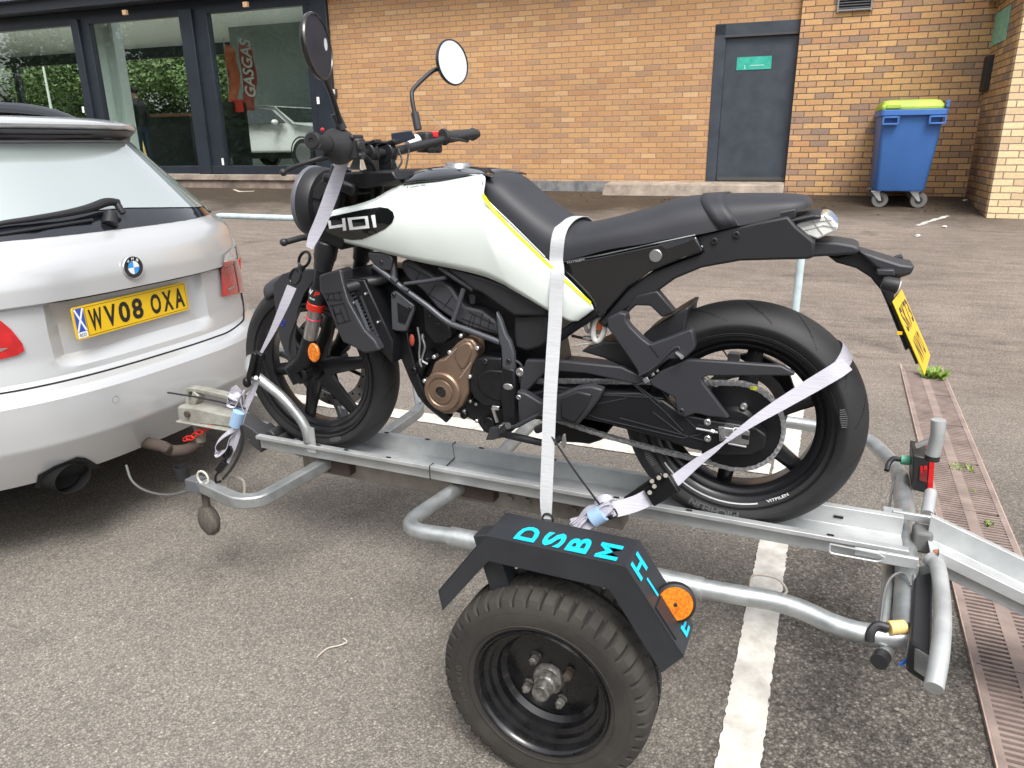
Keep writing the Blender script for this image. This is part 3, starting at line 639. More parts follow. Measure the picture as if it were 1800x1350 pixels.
for i,(x,y,s) in enumerate(((13,27,1.25),(20,28,1.4),(27,27,1.3),(34,29,1.4),(6,32,1.2),(42,28,1.4),(-6,33,.9),(-15,31,.9),(30,34,1.6),(20,36,1.6))):
    tree(x,y,s,2,'dark tree across the car park reflected in the showroom glass',GF,grnd=0)
mb=MB(); A=[w2(-40,-16,.70),w2(80,-16,.70),w2(80,-90,.70),w2(-40,-90,.70)]; mb.add(A,[(0,1,2,3)]); o=mb.build('grass_verge',mat('grass_base',(.16,.20,.05),.9,color2=(.09,.14,.03),vscale=.8),smooth=False); o['kind']='structure'
# wooden fence strip beyond
mb=MB()
for i in range(60):
    p=w2(8+i*.9,-20.5,0); mb.box((p.x,p.y,1.25),(.84,.04,1.1),Matrix.Rotation(WDEL,3,'Z'))
o=mb.build('board_fence',mat('fence_wood',(.42,.30,.11),.8,var=.2,vscale=2),smooth=False); tag(o,'low yellow board fence in front of the trees beyond the windows','fence')
# street lamp column beyond
a=WB(71,105,-14); b=WB(85,165,-14)
o=MB(); o.tube([w2(b.x,-14,.6),w2(b.x,-14,a.z-.4),w2(b.x,-14,a.z)],[.07,.045,.04],10); o=o.build('lamp_post',mat('lamp_post_pale',(.5,.55,.5),.5)); tag(o,'slim pale lamp column seen through the left window panes','lamp post')
# cars seen through and in the glass
def far_car(loc,rz,body,label,kind='saloon',group=None):
    t=thing('parked_car',label,'car',loc,rz=rz,group=group); ORG[t]=Vector((0,0,0)); BM=mat('far_paint_'+body[0],body[1],.25,coat=1)
    if kind=='saloon': prof=[(-2.3,.35),(-2.33,.7),(-2.2,.98),(-1.75,1.02),(-1.05,1.38),(-.2,1.44),(.45,1.38),(1.2,.98),(2.05,.86),(2.3,.65),(2.32,.35)]; gl=[(-1.62,1.03),(-1.0,1.33),(-.2,1.38),(.4,1.32),(1.02,1.0)]
    else: prof=[(-1.9,.35),(-1.95,.8),(-1.85,1.05),(-1.55,1.45),(-.6,1.52),(.3,1.45),(1.05,1.02),(1.75,.85),(1.95,.6),(1.95,.35)]; gl=[(-1.68,1.06),(-1.45,1.38),(-.5,1.45),(.25,1.38),(.88,1.04)]
    mb=MB(); rings=[]
    for y,k,dz in ((-.86,.0,0),(-.90,1,0),(-.88,1,.0),(0,1,.02),(.88,1,0),(.90,1,0),(.86,0,0)): pass
    def P(y,sx): return [Vector((x*(1-.0),y*(1 if z<1.0 else 1-.28*(z-1.0)/.45),z)) for x,z in prof]
    rings=[P(-.80,0),P(-.90,0),P(-.5,0),P(.5,0),P(.90,0),P(.80,0)]
    rings[0]=[Vector((p.x*.97,p.y,.35+(p.z-.35)*.97)) for p in rings[0]]; rings[-1]=[Vector((p.x*.97,p.y,.35+(p.z-.35)*.97)) for p in rings[-1]]
    mb.loft(rings,closed=True,cap=True); mb.build('car_body',BM,t,local=True,ang=25)
    GLM=mat('car_glass',(.015,.02,.02),.05,spec=.8)
    mb=MB()
    for s_ in (-1,1):
        vs=[Vector((x,s_*(.905*(1-.28*(z-1.0)/.45)+.006),z-.01)) for x,z in gl]; mb.add(vs,[tuple(range(len(vs)))])
    mb.build('side_windows',GLM,t,local=True,smooth=False)
    mb=MB(); i=[j for j,p in enumerate(prof)]
    a_,b_=(prof[3],prof[4]) if kind=='saloon' else (prof[2],prof[3]); c_,d_=(prof[6],prof[7]) if kind=='saloon' else (prof[5],prof[6])
    for (p,q),nx in (((a_,b_),-1),((c_,d_),1)):
        vs=[]
        for s_,(x,z) in ((-1,(lerp(p[0],q[0],.06),lerp(p[1],q[1],.06))),(1,(lerp(p[0],q[0],.06),lerp(p[1],q[1],.06))),(1,(lerp(p[0],q[0],.92),lerp(p[1],q[1],.92))),(-1,(lerp(p[0],q[0],.92),lerp(p[1],q[1],.92)))):
            vs.append((x+nx*.012,s_*(.80 if z<1.2 else .68),z+.012))
        mb.add(vs,[(0,1,2,3)])
    mb.build('screens',GLM,t,local=True,smooth=False)
    X=1.42 if kind=='saloon' else 1.25
    for sx in (-1,1):
        for s_ in (-1,1):
            mb=MB(); mb.lathe([(.0,.0),(.12,.005),(.20,.0),(.225,-.01),(.31,-.01),(.325,-.04),(.325,-.18)],(sx*X,s_*.905,.325),(0,s_,0),28)
            mb.m=[1 if i<28*3 else 0 for i in range(len(mb.m))]; mb.build('wheel',[mat('tyre_far',(.02,.02,.02),.8),mat('alloy_far',(.35,.35,.36),.35,.8)],t,local=True)
            mb=MB(); mb.lathe([(.33,.0),(.365,.0)],(sx*X,s_*.903,.34),(0,s_,0),28); mb.build('arch',mat('arch_dark',(.01,.01,.01),.8),t,local=True)
    RED=mat('lamp_red_far',(.5,.01,.015),.25); mb=MB()
    for s_ in (-1,1): mb.box((prof[1][0]+.02,s_*.72,.86),(.08,.28,.2 if kind=='saloon' else .42))
    mb.build('tail_lamp',RED,t,local=True,bevel=.01)
    mb=MB()
    for s_ in (-1,1): mb.box((prof[-2][0]-.10,s_*.66,.68),(.24,.32,.12)); 
    mb.build('headlamp',mat('headlamp_clear',(.5,.52,.54),.15),t,local=True,bevel=.01)
    for s_ in (-1,1):
        mb=MB(); mb.sph((.72,s_*.98,1.02),.1,12,(.6,1,.65)); mb.build('door_mirror',BM,t,local=True)
    mb=MB(); mb.box((0,.0,.3),(3.9,1.6,.18)); mb.build('underbody',mat('underbody',(.01,.01,.01),.9),t,local=True)
    return t
p=WB(492,235,-4.6); far_car(w2(p.x-.05,-4.7,.90),PI+WDEL-.14,('white',(.7,.71,.7)),'white saloon behind the right window pane, standing in for a car reflected in it')  # modelled inside in place of a car reflected in the pane
p=WB(75,190,-13); far_car(w2(p.x,-13,.7),WDEL-.6+PI,('black',(.03,.03,.035)),'dark hatchback seen through the left window panes','hatch',group='cars parked beyond the showroom')
p=WB(20,195,-15); far_car(w2(p.x+2,-15,.7),WDEL+PI/2,('silver',(.5,.52,.54)),'pale hatchback at the left edge behind the showroom','hatch',group='cars parked beyond the showroom')
p=WB(140,200,-16); far_car(w2(p.x,-16,.7),WDEL+PI,('blue',(.3,.45,.6)),'pale blue hatchback low behind the left window post','hatch',group='cars parked beyond the showroom')
# ================================================================= TRAILER
GALV=mat('galvanised',(.46,.48,.48),.42,.75,color2=(.33,.35,.355),vscale=22,detail=7,bump=.12,bscale=45,rvar=.16,bdist=.004)
GALV2=mat('galvanised_pale',(.50,.515,.515),.5,.5,color2=(.37,.385,.39),vscale=9,detail=8,bump=.1,bscale=60,rvar=.15,bdist=.003)
WEATH=mat('weathered_steel',(.30,.28,.25),.7,.3,color2=(.18,.155,.13),vscale=8,detail=8,bump=.25,bscale=60,bdist=.003)
RUST=mat('rusty_steel',(.065,.045,.034),.9,0,color2=(.05,.04,.034),vscale=30,detail=8,bump=.4,bscale=120,bdist=.002)
STEELB=mat('bright_bolt',(.62,.62,.60),.3,.9)
BLK=mat('black_plastic',(.018,.018,.020),.45,bump=.12,bscale=260,bdist=.001)
BLKG=mat('black_gloss',(.008,.008,.009),.12,coat=.6)
RUB=mat('tyre_rubber',(.028,.027,.026),.72,var=.25,vscale=18,bump=.15,bscale=200,bdist=.001)
RUBW=mat('tyre_rubber_worn',(.040,.036,.031),.85,color2=(.021,.019,.0175),vscale=10,detail=8,bump=.35,bscale=160,bdist=.0015)
tr=thing('bike_trailer','galvanised motorcycle trailer with a wheel channel, hitched to the silver estate','trailer',(.6,0,0))
def bars(n,m,fn,parent=tr,**k):
    mb=MB(); fn(mb); return mb.build(n,m,parent,**k)
# wheel channel profile, swept along x : list of (y,z) mid-line
def channel(mb,x0,x1,zf0=.395,zf1=None,w=.078,lip=.022,h=.05,t=.003,zfun=None,capx=None):
    prof=[(-w-lip,h-.006),(-w-lip,h),(-w,h),(-w+.002,0),(w-.002,0),(w,h),(w+lip,h),(w+lip,h-.012)]
    off=[(-w-lip+t,h-.006),(-w-lip+t,h-t),(-w-t,h-t),(-w-t+.002,-t),(w+t-.002,-t),(w+t,h-t),(w+lip-t,h-t),(w+lip-t,h-.012)]
    ring=prof+off[::-1]; zf1=zf0 if zf1 is None else zf1; N=8; rings=[]
    for i in range(N+1):
        s=i/N; x=lerp(x0,x1,s); z=lerp(zf0,zf1,s); rings.append([Vector((x,y,z+dz)) for y,dz in ring])
    mb.loft(rings)
bars('wheel_channel',GALV2,lambda m:channel(m,1.565,-.425),bevel=.0012)
mb=MB()
for x in (1.31,1.20,1.04,.30,.1,-.25): mb.box((x,.089,.4462),(.016,.008,.0012))
for x in (1.16,1.0,.80,.55): mb.box((x,-.089,.4462),(.016,.008,.0012))
mb.box((-.27,-.0755,.418),(.024,.004,.006)); mb.build('slot_holes',DARK,tr,smooth=False)
def bolt_tape(m):
    for y0_,y1_ in ((.098,.08),):
        m.bar([(.90,-.1005,.4475),(.90,-.079,.4475),(.893,-.0755,.40),(.885,.075,.3975),(.885,.079,.448),(.885,.102,.448),(.885,.1025,.40)],.004,.0016,up=(1,0,0))
bars('channel_joint',BLK,bolt_tape,smooth=False)
# main beam
bars('main_beam',WEATH,lambda m:m.box((.88,-.035,.337),(1.16,.07,.085)),bevel=.006)
bars('beam_gusset',RUST,lambda m:(m.box((1.28,-.0,.352),(.09,.075,.06)),m.box((.76,.003,.352),(.12,.07,.05))),bevel=.004)
mb=MB(); 
for x in (.45,.60,.66): mb.cyl((x,-.01,.335),(x,.012,.335),.012,6)
mb.build('beam_bolt',WEATH,tr)
# drawbar to coupling
bars('drawbar',GALV,lambda m:m.bar([(1.46,-.03,.36),(1.62,-.03,.40),(1.78,-.02,.425),(1.90,0,.43)],.055,.05),bevel=.006)
mb=MB(); mb.box((1.645,.02,.43),(.13,.07,.045),Matrix.Rotation(-.35,3,'Y')); mb.box((1.585,.03,.41),(.06,.09,.06),Matrix.Rotation(-.5,3,'Y')); mb.cyl((1.54,.06,.43),(1.54,-.02,.43),.022,14); mb.cyl((1.50,.06,.42),(1.50,-.02,.42),.018,14)
mb.build('beam_clamp',mat('clamp_dark',(.05,.05,.052),.5,.3),tr,bevel=.004)
# coupling head
def P3(*a): return Vector(a)
mb=MB()
sec=lambda x,w,z0,z1:[P3(x,-w,z0),P3(x,w,z0),P3(x,w*.9,z1*.9+z0*.1),P3(x,w*.45,z1),P3(x,-w*.45,z1),P3(x,-w*.9,z1*.9+z0*.1)]
mb.loft([sec(1.70,.032,.425,.470),sec(1.80,.034,.425,.475),sec(1.90,.040,.420,.485),sec(1.97,.042,.415,.480),sec(1.995,.03,.42,.47)])
mb.box((1.85,0,.418),(.28,.10,.008)); coup=mb.build('coupling_head',mat('coupling_grey',(.33,.335,.30),.6,.3,color2=(.22,.21,.18),vscale=20,detail=7),tr,bevel=.004)
mb=MB(); mb.bar(smooth_path([(1.955,.0,.478),(1.95,.0,.525),(1.92,.0,.54),(1.80,0,.535),(1.74,0,.53)],4),.034,.018); mb.bar([(1.93,.0,.48),(1.90,.0,.53)],.04,.03); mb.build('coupling_handle',MATS['coupling_grey'],coup,bevel=.004)
mb=MB(); mb.cyl((1.93,.041,.455),(1.93,.05,.455),.012,12); mb.build('coupling_bolt',RUST,coup)
# clevis tie-down arms: near and far
def arm(sgn,name):
    c=-.15; y=lambda v:c+sgn*(v+.15)
    mb=MB(); pth=round_path([(1.325,y(.03),.358),(1.345,y(.345),.358),(1.40,y(.375),.358),(1.585,y(.33),.358)],.07,6)
    mb.bar(pth,.038,.038); o=mb.build(name,GALV,tr,bevel=.005)
    mb=MB(); mb.tube(round_path([(1.395,y(.352),.37),(1.400,y(.338),.412),(1.475,y(.322),.412),(1.485,y(.335),.37)],.02,5),.0045,8); mb.build('strap_hoop',WEATH,o)
    mb=MB(); mb.tube([Vector((1.565+.022*math.cos(t),y(.345),.395+.022*math.sin(t))) for t in [2*PI*i/18 for i in range(18)]],.0035,8,closed=True); mb.build('strap_ring',mat('ring_cream',(.5,.48,.42),.5),o)
    mb=MB(); mb.box((1.61,y(.332),.358),(.055,.045,.045)); mb.build('end_cap',mat('cap_grey',(.09,.095,.105),.5),o,bevel=.004)
arm(1,'tie_arm')
# far tie arm with open end seen between wheels
mb=MB(); A=ZP(690,752,.365); B=ZP(715,722,.365); 
mb.bar(round_path([(1.27,-.09,.36),(1.285,-.52,.36),(1.33,-.60,.362),(1.40,-.70,.40)],.06,5),.038,.036); mb.build('tie_arm',GALV,tr,bevel=.004)
mb=MB(); mb.bar(round_path([(1.30,-.55,.372),(1.355,-.70,.385),(1.40,-.78,.39),(1.30,-.80,.385),(1.25,-.62,.375)],.03,4),.01,.035); mb.build('strap_hoop',GALV2,tr)
# rubber prop foot under near tie arm
mb=MB(); mb.cyl((1.60,.315,.35),(1.60,.315,.27),.012,10); mb.lathe([(.0,-.024),(.030,-.024),(.048,-.014),(.053,0),(.048,.014),(.030,.024),(0,.024)],(1.60,.315,.225),(.35,1,0),20); mb.build('prop_wheel',mat('prop_rubber',(.11,.095,.08),.9,color2=(.06,.05,.045),vscale=25,stretch=(8,8,1)),tr)
# outrigger and side tubes
R=.0235
near=round_path([(.815,-.02,.355),(.862,.335,.355),(.60,.31,.362),(.02,.318,.362),(-.17,.295,.36),(-.30,.335,.345),(-.42,.315,.345)],.10,6)
mb=MB(); i=0; mb.tube([near[0]]+near[1:],R,16); mb.build('side_tube',GALV,tr)
bars('axle_sleeve',GALV,lambda m:m.tube([(.70,.322,.36),(.38,.317,.362),(.02,.318,.362)],.028,18))
far=round_path([(.80,-.05,.355),(.83,-.93,.355),(.60,-.95,.36),(-.14,-.935,.36),(-.36,-.90,.36),(-.455,-.62,.36),(-.455,-.30,.36)],.10,6)
mb=MB(); mb.tube(far,R,16); mb.build('side_tube',GALV,tr)
bars('rear_cross_tube',GALV,lambda m:m.tube([(-.455,-.56,.36),(-.452,-.25,.36),(-.418,.30,.352)],.027,18))
# far mudguard and wheel (mostly hidden)
# rear brackets
bars('hinge_plate',GALV2,lambda m:(m.box((-.40,.115,.425),(.09,.012,.03)),m.box((-.34,.118,.43),(.07,.008,.022)),m.box((-.455,-.125,.43),(.11,.012,.022)),m.box((-.41,-.19,.40),(.05,.07,.006)),m.box((-.43,.085,.375),(.045,.02,.07))),bevel=.003)
bars('hinge_block',mat('block_grey',(.12,.12,.12),.6),lambda m:m.box((-.475,-.10,.385),(.045,.06,.06)),bevel=.008)
bars('safety_pin',GALV2,lambda m:m.tube(round_path([(-.25,.125,.440),(-.25,.13,.418),(-.36,.13,.418),(-.375,.13,.43),(-.36,.13,.440),(-.25,.125,.440)],.01,3),.0025,6))
# stand tube and wires
bars('stand_tube',GALV,lambda m:m.tube([ZP(1566,992,.34),ZP(1548,1130,.33)],.016,12))
bars('stand_foot',GALV,lambda m:(m.tube([ZP(1578,1108,.31),ZP(1548,1160,.32)],.0165,12)))
bars('foot_cap',BLK,lambda m:m.tube([ZP(1552,1153,.32),ZP(1545,1164,.32)],.018,14))
bars('cable',mat('cable_grey',(.14,.14,.14),.5),lambda m:(m.tube(smooth_path([ZP(1545,1120,.35),ZP(1555,1040,.36),ZP(1570,1012,.385),ZP(1590,1008,.395),ZP(1602,1030,.385)],4),.0032,6),m.tube(smooth_path([S(1572,838,-.5),S(1565,900,-.33),S(1600,905,-.2),S(1612,920,-.16)],4),.0032,6)))
bars('cable_loop',WEATH,lambda m:m.tube(smooth_path([(-.085,.30,.385),(-.09,.29,.41),(-.14,.285,.412),(-.165,.29,.39),(-.16,.30,.38)],4),.003,6))
# lamp guards (bar, plates, lamp, plug)
RED=mat('lamp_red',(.55,.012,.014),.2,coat=.5); AMB=mat('lamp_amber',(.75,.22,.01),.25,coat=.4,bump=.6,bscale=400,bdist=.002,color2=(.45,.10,.005),vscale=160)
def lamp_unit(near_):
    if near_:
        bar_=[ZP(1634,982,.43),ZP(1649,998,.43),ZP(1657,1075,.43),ZP(1652,1150,.425),ZP(1641,1210,.40)]
        mb=MB(); mb.tube(smooth_path(bar_,4),.0175,14); o=mb.build('lamp_guard',GALV2,tr)
        mb=MB(); a=ZP(1607,1012,.37); b=ZP(1597,1150,.35); c=ZP(1643,1000,.41); d=ZP(1642,1180,.40)
        mb.bar([a,c],.006,.03); mb.bar([b+Vector((0,0,0)),d],.006,.045); mb.bar([a,b],.006,.03); mb.build('lamp_bracket',GALV,o,bevel=.001)
        mb=MB(); q=[(1607,1014),(1641,1002),(1637,1150),(1599,1126)]; T_=[ZP(px,py,.395) for px,py in q]; B_=[p+Vector((.0,.015,-.065)) for p in T_]
        mb.loft([B_,T_]); lo=mb.build('lamp_housing',BLK,o,bevel=.006)
        mb=MB(); e=ZP(1562,1104,.375); f=ZP(1590,1102,.375); mb.tube([e,f],.0155,16); mb.build('plug',mat('plug_cream',(.72,.50,.20),.45),o,bevel=.002)
        mb=MB(); mb.tube(smooth_path([e,e+Vector((.022,0,.0)),e+Vector((.034,.012,-.012)),e+Vector((.034,.02,-.03))],4),.010,10); mb.build('plug_boot',BLK,o)
        mb=MB(); mb.tube([ZP(1583,1168,.33),ZP(1597,1158,.33)],.004,6); mb.build('blue_wire',mat('wire_blue',(.02,.14,.6),.4),o)
    else:
        x=-.49
        A=XP(1650,738,x); B=XP(1639,800,x); mb=MB(); mb.tube([A,(A+B)/2+Vector((-.004,0,0)),B],.0185,16); o=mb.build('lamp_guard',GALV2,tr)
        mb=MB(); mb.tube([B,B+(B-A).normalized()*.014],.0195,16); mb.build('guard_cap',BLK,o)
        mb=MB(); q=[(1611,757),(1641,764),(1642,868),(1606,862)]; F_=[XP(px,py,x+.035) for px,py in q]; G_=[XP(px+4,py,x) for px,py in [(1613,780),(1640,790),(1636,868),(1606,862)]]
        A0=[S(px,py,-.42) for px,py in ((1605,800),(1634,806),(1630,868),(1603,861))]; A1=[p+Vector((.0,-.13,.0)) for p in A0]
        mb.loft([A0,A1]); lo=mb.build('lamp_housing',BLK,o,bevel=.004)
        mb=MB(); A0=[S(px,py,-.418) for px,py in ((1634,802),(1644,803),(1639,869),(1629,868))]; A1=[p+Vector((0,-.12,-.012)) for p in A0]; mb.loft([A0,A1]); mb.build('lamp_lens',RED,o,bevel=.002)
        mb=MB(); c=[S(px,py,-.416) for px,py in ((1617,822),(1631,824),(1629,848),(1616,845))]; mb.add(c,[(0,1,2,3)]); mb.build('lamp_window',mat('lens_dim',(.16,.02,.02),.15),o,smooth=False)
        mb=MB(); c=[S(px,py,-.415) for px,py in ((1618,819),(1622,819),(1621,832),(1618,832))]; mb.add(c,[(0,1,2,3)]); c=[S(px,py,-.415) for px,py in ((1624,818),(1630,819),(1629,826),(1624,826))]; mb.add(c,[(0,1,2,3)]); mb.build('lens_glint',RED,o,smooth=False)
        mb=MB(); a=S(1583,808,-.50); b=S(1600,810,-.50); mb.tube([a,b],.0145,16); mb.build('plug',mat('plug_green',(.12,.42,.28),.45),o,bevel=.002)
        mb=MB(); mb.tube(smooth_path([a,a+Vector((.02,0,-.0)),a+Vector((.032,.01,-.015)),a+Vector((.036,.03,-.03))],4),.008,10); mb.build('plug_boot',BLK,o)
        mb=MB(); mb.tube([S(1636,866,-.40),S(1630,905,-.30)],.017,14); mb.build('guard_post',GALV2,o)
        mb=MB(); mb.bar([S(1610,784,-.45),S(1637,772,-.45)],.03,.006); mb.build('lamp_bracket',GALV,o)
lamp_unit(True); lamp_unit(False)
# front wheel hoop
def HP(px,py,y): return S(px,py,y)
n_=[S(543,776,.088),S(537,752,.088),S(522,728,.09),S(497,699,.095),S(462,670,.10)]
fx=max(p.x for p in n_); top=n_[-1]
front=[Vector((top.x+.05,.095,top.z+.03)),Vector((top.x+.085,.05,top.z+.055)),Vector((top.x+.092,-.02,top.z+.058)),Vector((top.x+.07,-.09,top.z+.04))]
farp=[Vector((p.x,-.105,p.z)) for p in reversed(n_)]
mb=MB(); mb.tube(smooth_path(n_+front+farp,4),.0165,14); mb.build('wheel_hoop',GALV,tr)
bars('hoop_foot',GALV2,lambda m:(m.box((1.335,.0945,.463),(.035,.004,.09)),m.box((1.335,-.0945,.463),(.035,.004,.09))))
# mudguard ----------------------------------------------------------------
yo,yi=.662,.553; zt=.602
FA=Vector((.428,0,zt)); FB=Vector((.126,0,.598)); FT=Vector((.550,0,.435)); FR=Vector((.003,0,.424))
FEND=mat('mudguard_black',(.022,.024,.028),.42,var=.12,vscale=10,bump=.12,bscale=70,rvar=.12,bdist=.003)
def fpt(p,y,dz=0): return Vector((p.x,y,p.z+dz))
mg=thing('mg','x','y'); bpy.data.objects.remove(mg)
mb=MB(); prof=[FT,FA,FB,FR]
sh=[]
for y in (yi,yo): sh.append([fpt(p,y) for p in prof])
V=sh[0]+sh[1]; mb.add(V,[(0,1,5,4),(1,2,6,5),(2,3,7,6)])
# outer lip (perpendicular to each fold, mitred), inner lip
import math as _m
def lipz(p,q,h):
    return None
LP=[Vector((.541,0,.385)),Vector((.423,0,.540)),Vector((.158,0,.538)),Vector((.045,0,.372))]
mb.add([fpt(p,yo) for p in prof]+[fpt(p,yo) for p in LP],[(0,1,5,4),(1,2,6,5),(2,3,7,6)])
mudg=mb.build('mudguard',FEND,tr,smooth=False,solid=.004,soff=-1,bevel=.0015)
mb=MB(); mb.box((.43,.60,.50),(.05,.05,.16),Matrix.Rotation(.3,3,'Y')); mb.box((.33,.545,.47),(.12,.012,.22)); mb.build('guard_stay',FEND,mudg,bevel=.003)
# lettering stacked along the guard: each letter upright towards the front
CYAN=mat('letter_cyan',(.01,.45,.72),.4)
mb=MB(); up_top=(FA-FB).normalized(); up_sl=(FB-FR).normalized(); n_sl=Vector((up_sl.z,0,-up_sl.x)); n_sl=n_sl if n_sl.z>0 else -n_sl
wl=.060; y_l=.640
slots=[('D',FA,up_top,.345),('S',FA,up_top,.287),('B',FA,up_top,.233),('M',FA,up_top,.170)]
for ch,_,u,x in slots:
    mb=MB(); text_on(mb,ch,(x-.022,y_l,.6035),u*.046,(0,-wl,0),(0,0,0),bold=.035) if False else mb.add([Vector((x-.022+g.y*.046,y_l-wl*g.x+(.014 if True else 0),lerp(FB.z,FA.z,(x-FB.x)/(FA.x-FB.x))+.0016)) for g in text_geo(ch,.035)[0]],text_geo(ch,.035)[1]); mb.build('guard_letter',CYAN,mudg,smooth=False,normals=False)
for ch,t,hh,ww in (('H',.125,.040,.055),('I',.36,.042,.008),('E',.88,.032,.036)):
    mb=MB(); c=FB+(FR-FB)*t; y_c=.618 if ch!='E' else .594
    mb.add([c+up_sl*((g.y-.5)*hh)+n_sl*.0014+Vector((0,y_c+ww/2-ww*g.x-0,0)) for g in text_geo(ch,.03)[0]],text_geo(ch,.03)[1]); mb.build('guard_letter',CYAN,mudg,smooth=False,normals=False)
# round reflector
mb=MB(); c0=FB+(FR-FB)*.66; mb.box(c0+n_sl*.002+Vector((0,.612,0)),(.075,.085,.003),Matrix.Rotation(math.atan2(-(FR-FB).z,(FR-FB).x),3,'Y')); mb.build('reflector_bracket',BLK,mudg)
c=S(1187,1060,.60); ax=Vector((-.25,1,.22)).normalized()
mb=MB(); mb.lathe([(0,-.022),(.030,-.022),(.041,-.012),(.041,.004),(.036,.006)],c,ax,36); rf=mb.build('reflector_base',BLK,mudg)
mb=MB(); mb.lathe([(.036,.0035),(.034,.007),(.003,.0085),(0,.0085)],c,ax,36); mb.build('reflector_lens',AMB,rf)
mb=MB(); mb.lathe([(.004,.008),(.004,.0105),(0,.0105)],c,ax,10); mb.build('reflector_screw',BLK,rf)
# trailer wheel -------------------------------------------------------------
TC=Vector((.3023,.600,.2421))
def tread_tyre(mb,c,R,hw,rb,n=352,groove=.006,kind='block',wbead=.8,side=.045):
    prof=[]; # (r,y,kind)
    rr=[(rb,-hw*wbead),(rb+.012,-hw*.93),(rb+(R-rb)*.45,-hw*1.0),(R-.022,-hw*.97),(R-.009,-hw*.90),(R-.004,-hw*.78),(R-.0015,-hw*.62),(R,-hw*.42),(R,-hw*.36),(R,-hw*.32),(R,-hw*.08),(R,-hw*.04),(R,hw*.04),(R,hw*.08),(R,hw*.32),(R,hw*.36),(R,hw*.42),(R-.0015,hw*.62),(R-.004,hw*.78),(R-.009,hw*.90),(R-.022,hw*.97),(rb+(R-rb)*.45,hw*1.0),(rb+.012,hw*.93),(rb,hw*wbead)]
    rings=[]; circ_={8:1,9:1,11:1,12:1,14:1,15:1}
    for j,(r,y) in enumerate(rr):
        ring=[]
        for i in range(n):
            a=2*PI*i/n; q=r; ph=(i+ (abs(j-11.5)*1.0))%6
            if 3<=j<=20:
                if 5<=j<=18 and j in (9,14): q-=groove
                if j in (4,5,6,7,16,17,18,19) and (i%8) in (0,1): q-=groove*1.2
                if j in (3,20) and (i%8) in (0,1): q-=.0035
                if 8<=j<=15 and j not in (9,14) and ((i+j)%8)==0: q-=groove*.7
            ring.append(Vector((c.x+q*math.cos(a),c.y+y,c.z+q*math.sin(a))))
        rings.append(ring)
    o=len(mb.f); mb.loft(rings,cap=False)
    for j in range(len(rings)-1):
        for i in range(n):
            if ((j in (3,4,5,6,16,17,18,19)) and i%8 in (0,)) or j in (8,14): mb.m[o+j*n+i]=1
wh=MB(); tread_tyre(wh,TC,.2421,.078,.150); TW=wh.build('tyre',[RUBW,mat('tread_groove',(.010,.0095,.009),.95)],tr,ang=28)
mb=MB()
for r_ in (.205,.171): mb.lathe([(r_-.0012,.0735),(r_-.0006,.0775+.0),(r_+.0006,.0775),(r_+.0012,.0735)],TC,(0,1,0),90)
for k in range(10):
    a0=.5+k*.16
mb.build('sidewall_ridge',RUBW,TW)
def arc_text(mb,txt,c,r,h,a_start,a_span,y,bold=.0,flip=1,outward=True,mirror=False):
    vs,fs=text_geo(txt,bold); P=[]
    for g in vs:
        gx=g.x if not mirror else 1-g.x
        a=a_start+a_span*gx; rr=r+(h*g.y if outward else h*(1-g.y)); P.append(Vector((c.x+rr*math.cos(a),y,c.z+rr*math.sin(a))))
    mb.add(P,fs)
# camera sees wheels from +y: image right = -x ; clockwise on screen = increasing angle from +x through +z
mb=MB(); arc_text(mb,'145 R10',TC,.186,.014,PI*-.12,.5,TC.y+.0792,bold=.02); mb.build('sidewall_lettering',mat('rubber_raised',(.05,.045,.04),.8),TW,smooth=False,normals=False)
TBK=mat('wheel_black',(.006,.006,.007),.28,coat=.35,var=.4,vscale=25,rvar=.2)
mb=MB(); mb.lathe([(.145,-.05),(.150,.066),(.156,.070),(.156,.064),(.160,.066),(.1605,.072),(.155,.0755),(.150,.0745),(.147,.066),(.146,.052),(.134,.049),(.133,.040),(.121,.036),(.120,.022),(.112,.012),(.104,.008),(.0,.008)],TC-Vector((0,.0,0)),(0,1,0),72)
mb=MB(); mb.lathe([(.150,.058),(.1525,.069),(.157,.073),(.1575,.066),(.160,.067),(.1555,.0765),(.1515,.0745),(.1465,.066),(.144,.050),(.134,.046),(.1325,.034),(.121,.029),(.119,.012),(.108,.002),(.09,.004),(.06,.012),(.0,.012)],TC,(0,1,0),80); rim=mb.build('wheel_rim',TBK,tr,ang=40)
HUBM=mat('hub_greasy',(.24,.23,.215),.45,.5,color2=(.06,.058,.055),vscale=60,detail=6,bump=.5,bscale=150,bdist=.002)
mb=MB(); mb.lathe([(.038,.008),(.036,.022),(.033,.026),(.026,.027),(.026,.040),(.0235,.044),(.021,.045),(.021,.066),(.018,.071),(.008,.070),(0,.068)],TC,(0,1,0),32); mb.build('hub_cap',HUBM,rim,ang=45)
for k,(a,m_) in enumerate(((.95,HUBM),(.95+PI/2,RUST),(.95+PI,HUBM),(.95+1.5*PI,HUBM))):
    a=a+.05; p=TC+Vector((.0575*math.cos(a),0,.0575*math.sin(a))); mb=MB(); mb.lathe([(.013,.012),(.0125,.020)],p,(0,1,0),18); mb.lathe([(.0105,.018),(.0105,.034),(.008,.036),(.0045,.037),(.0045,.042),(0,.042)],p,(0,1,0),6); mb.build('wheel_nut',m_,rim,ang=30)
bars('stub_axle',WEATH,lambda m:(m.tube([(TC.x,.35,TC.z+.05),(TC.x,.60,TC.z)],.025,12),m.bar([(TC.x+.2,.40,.35),(TC.x,.42,TC.z+.02)],.03,.05)))
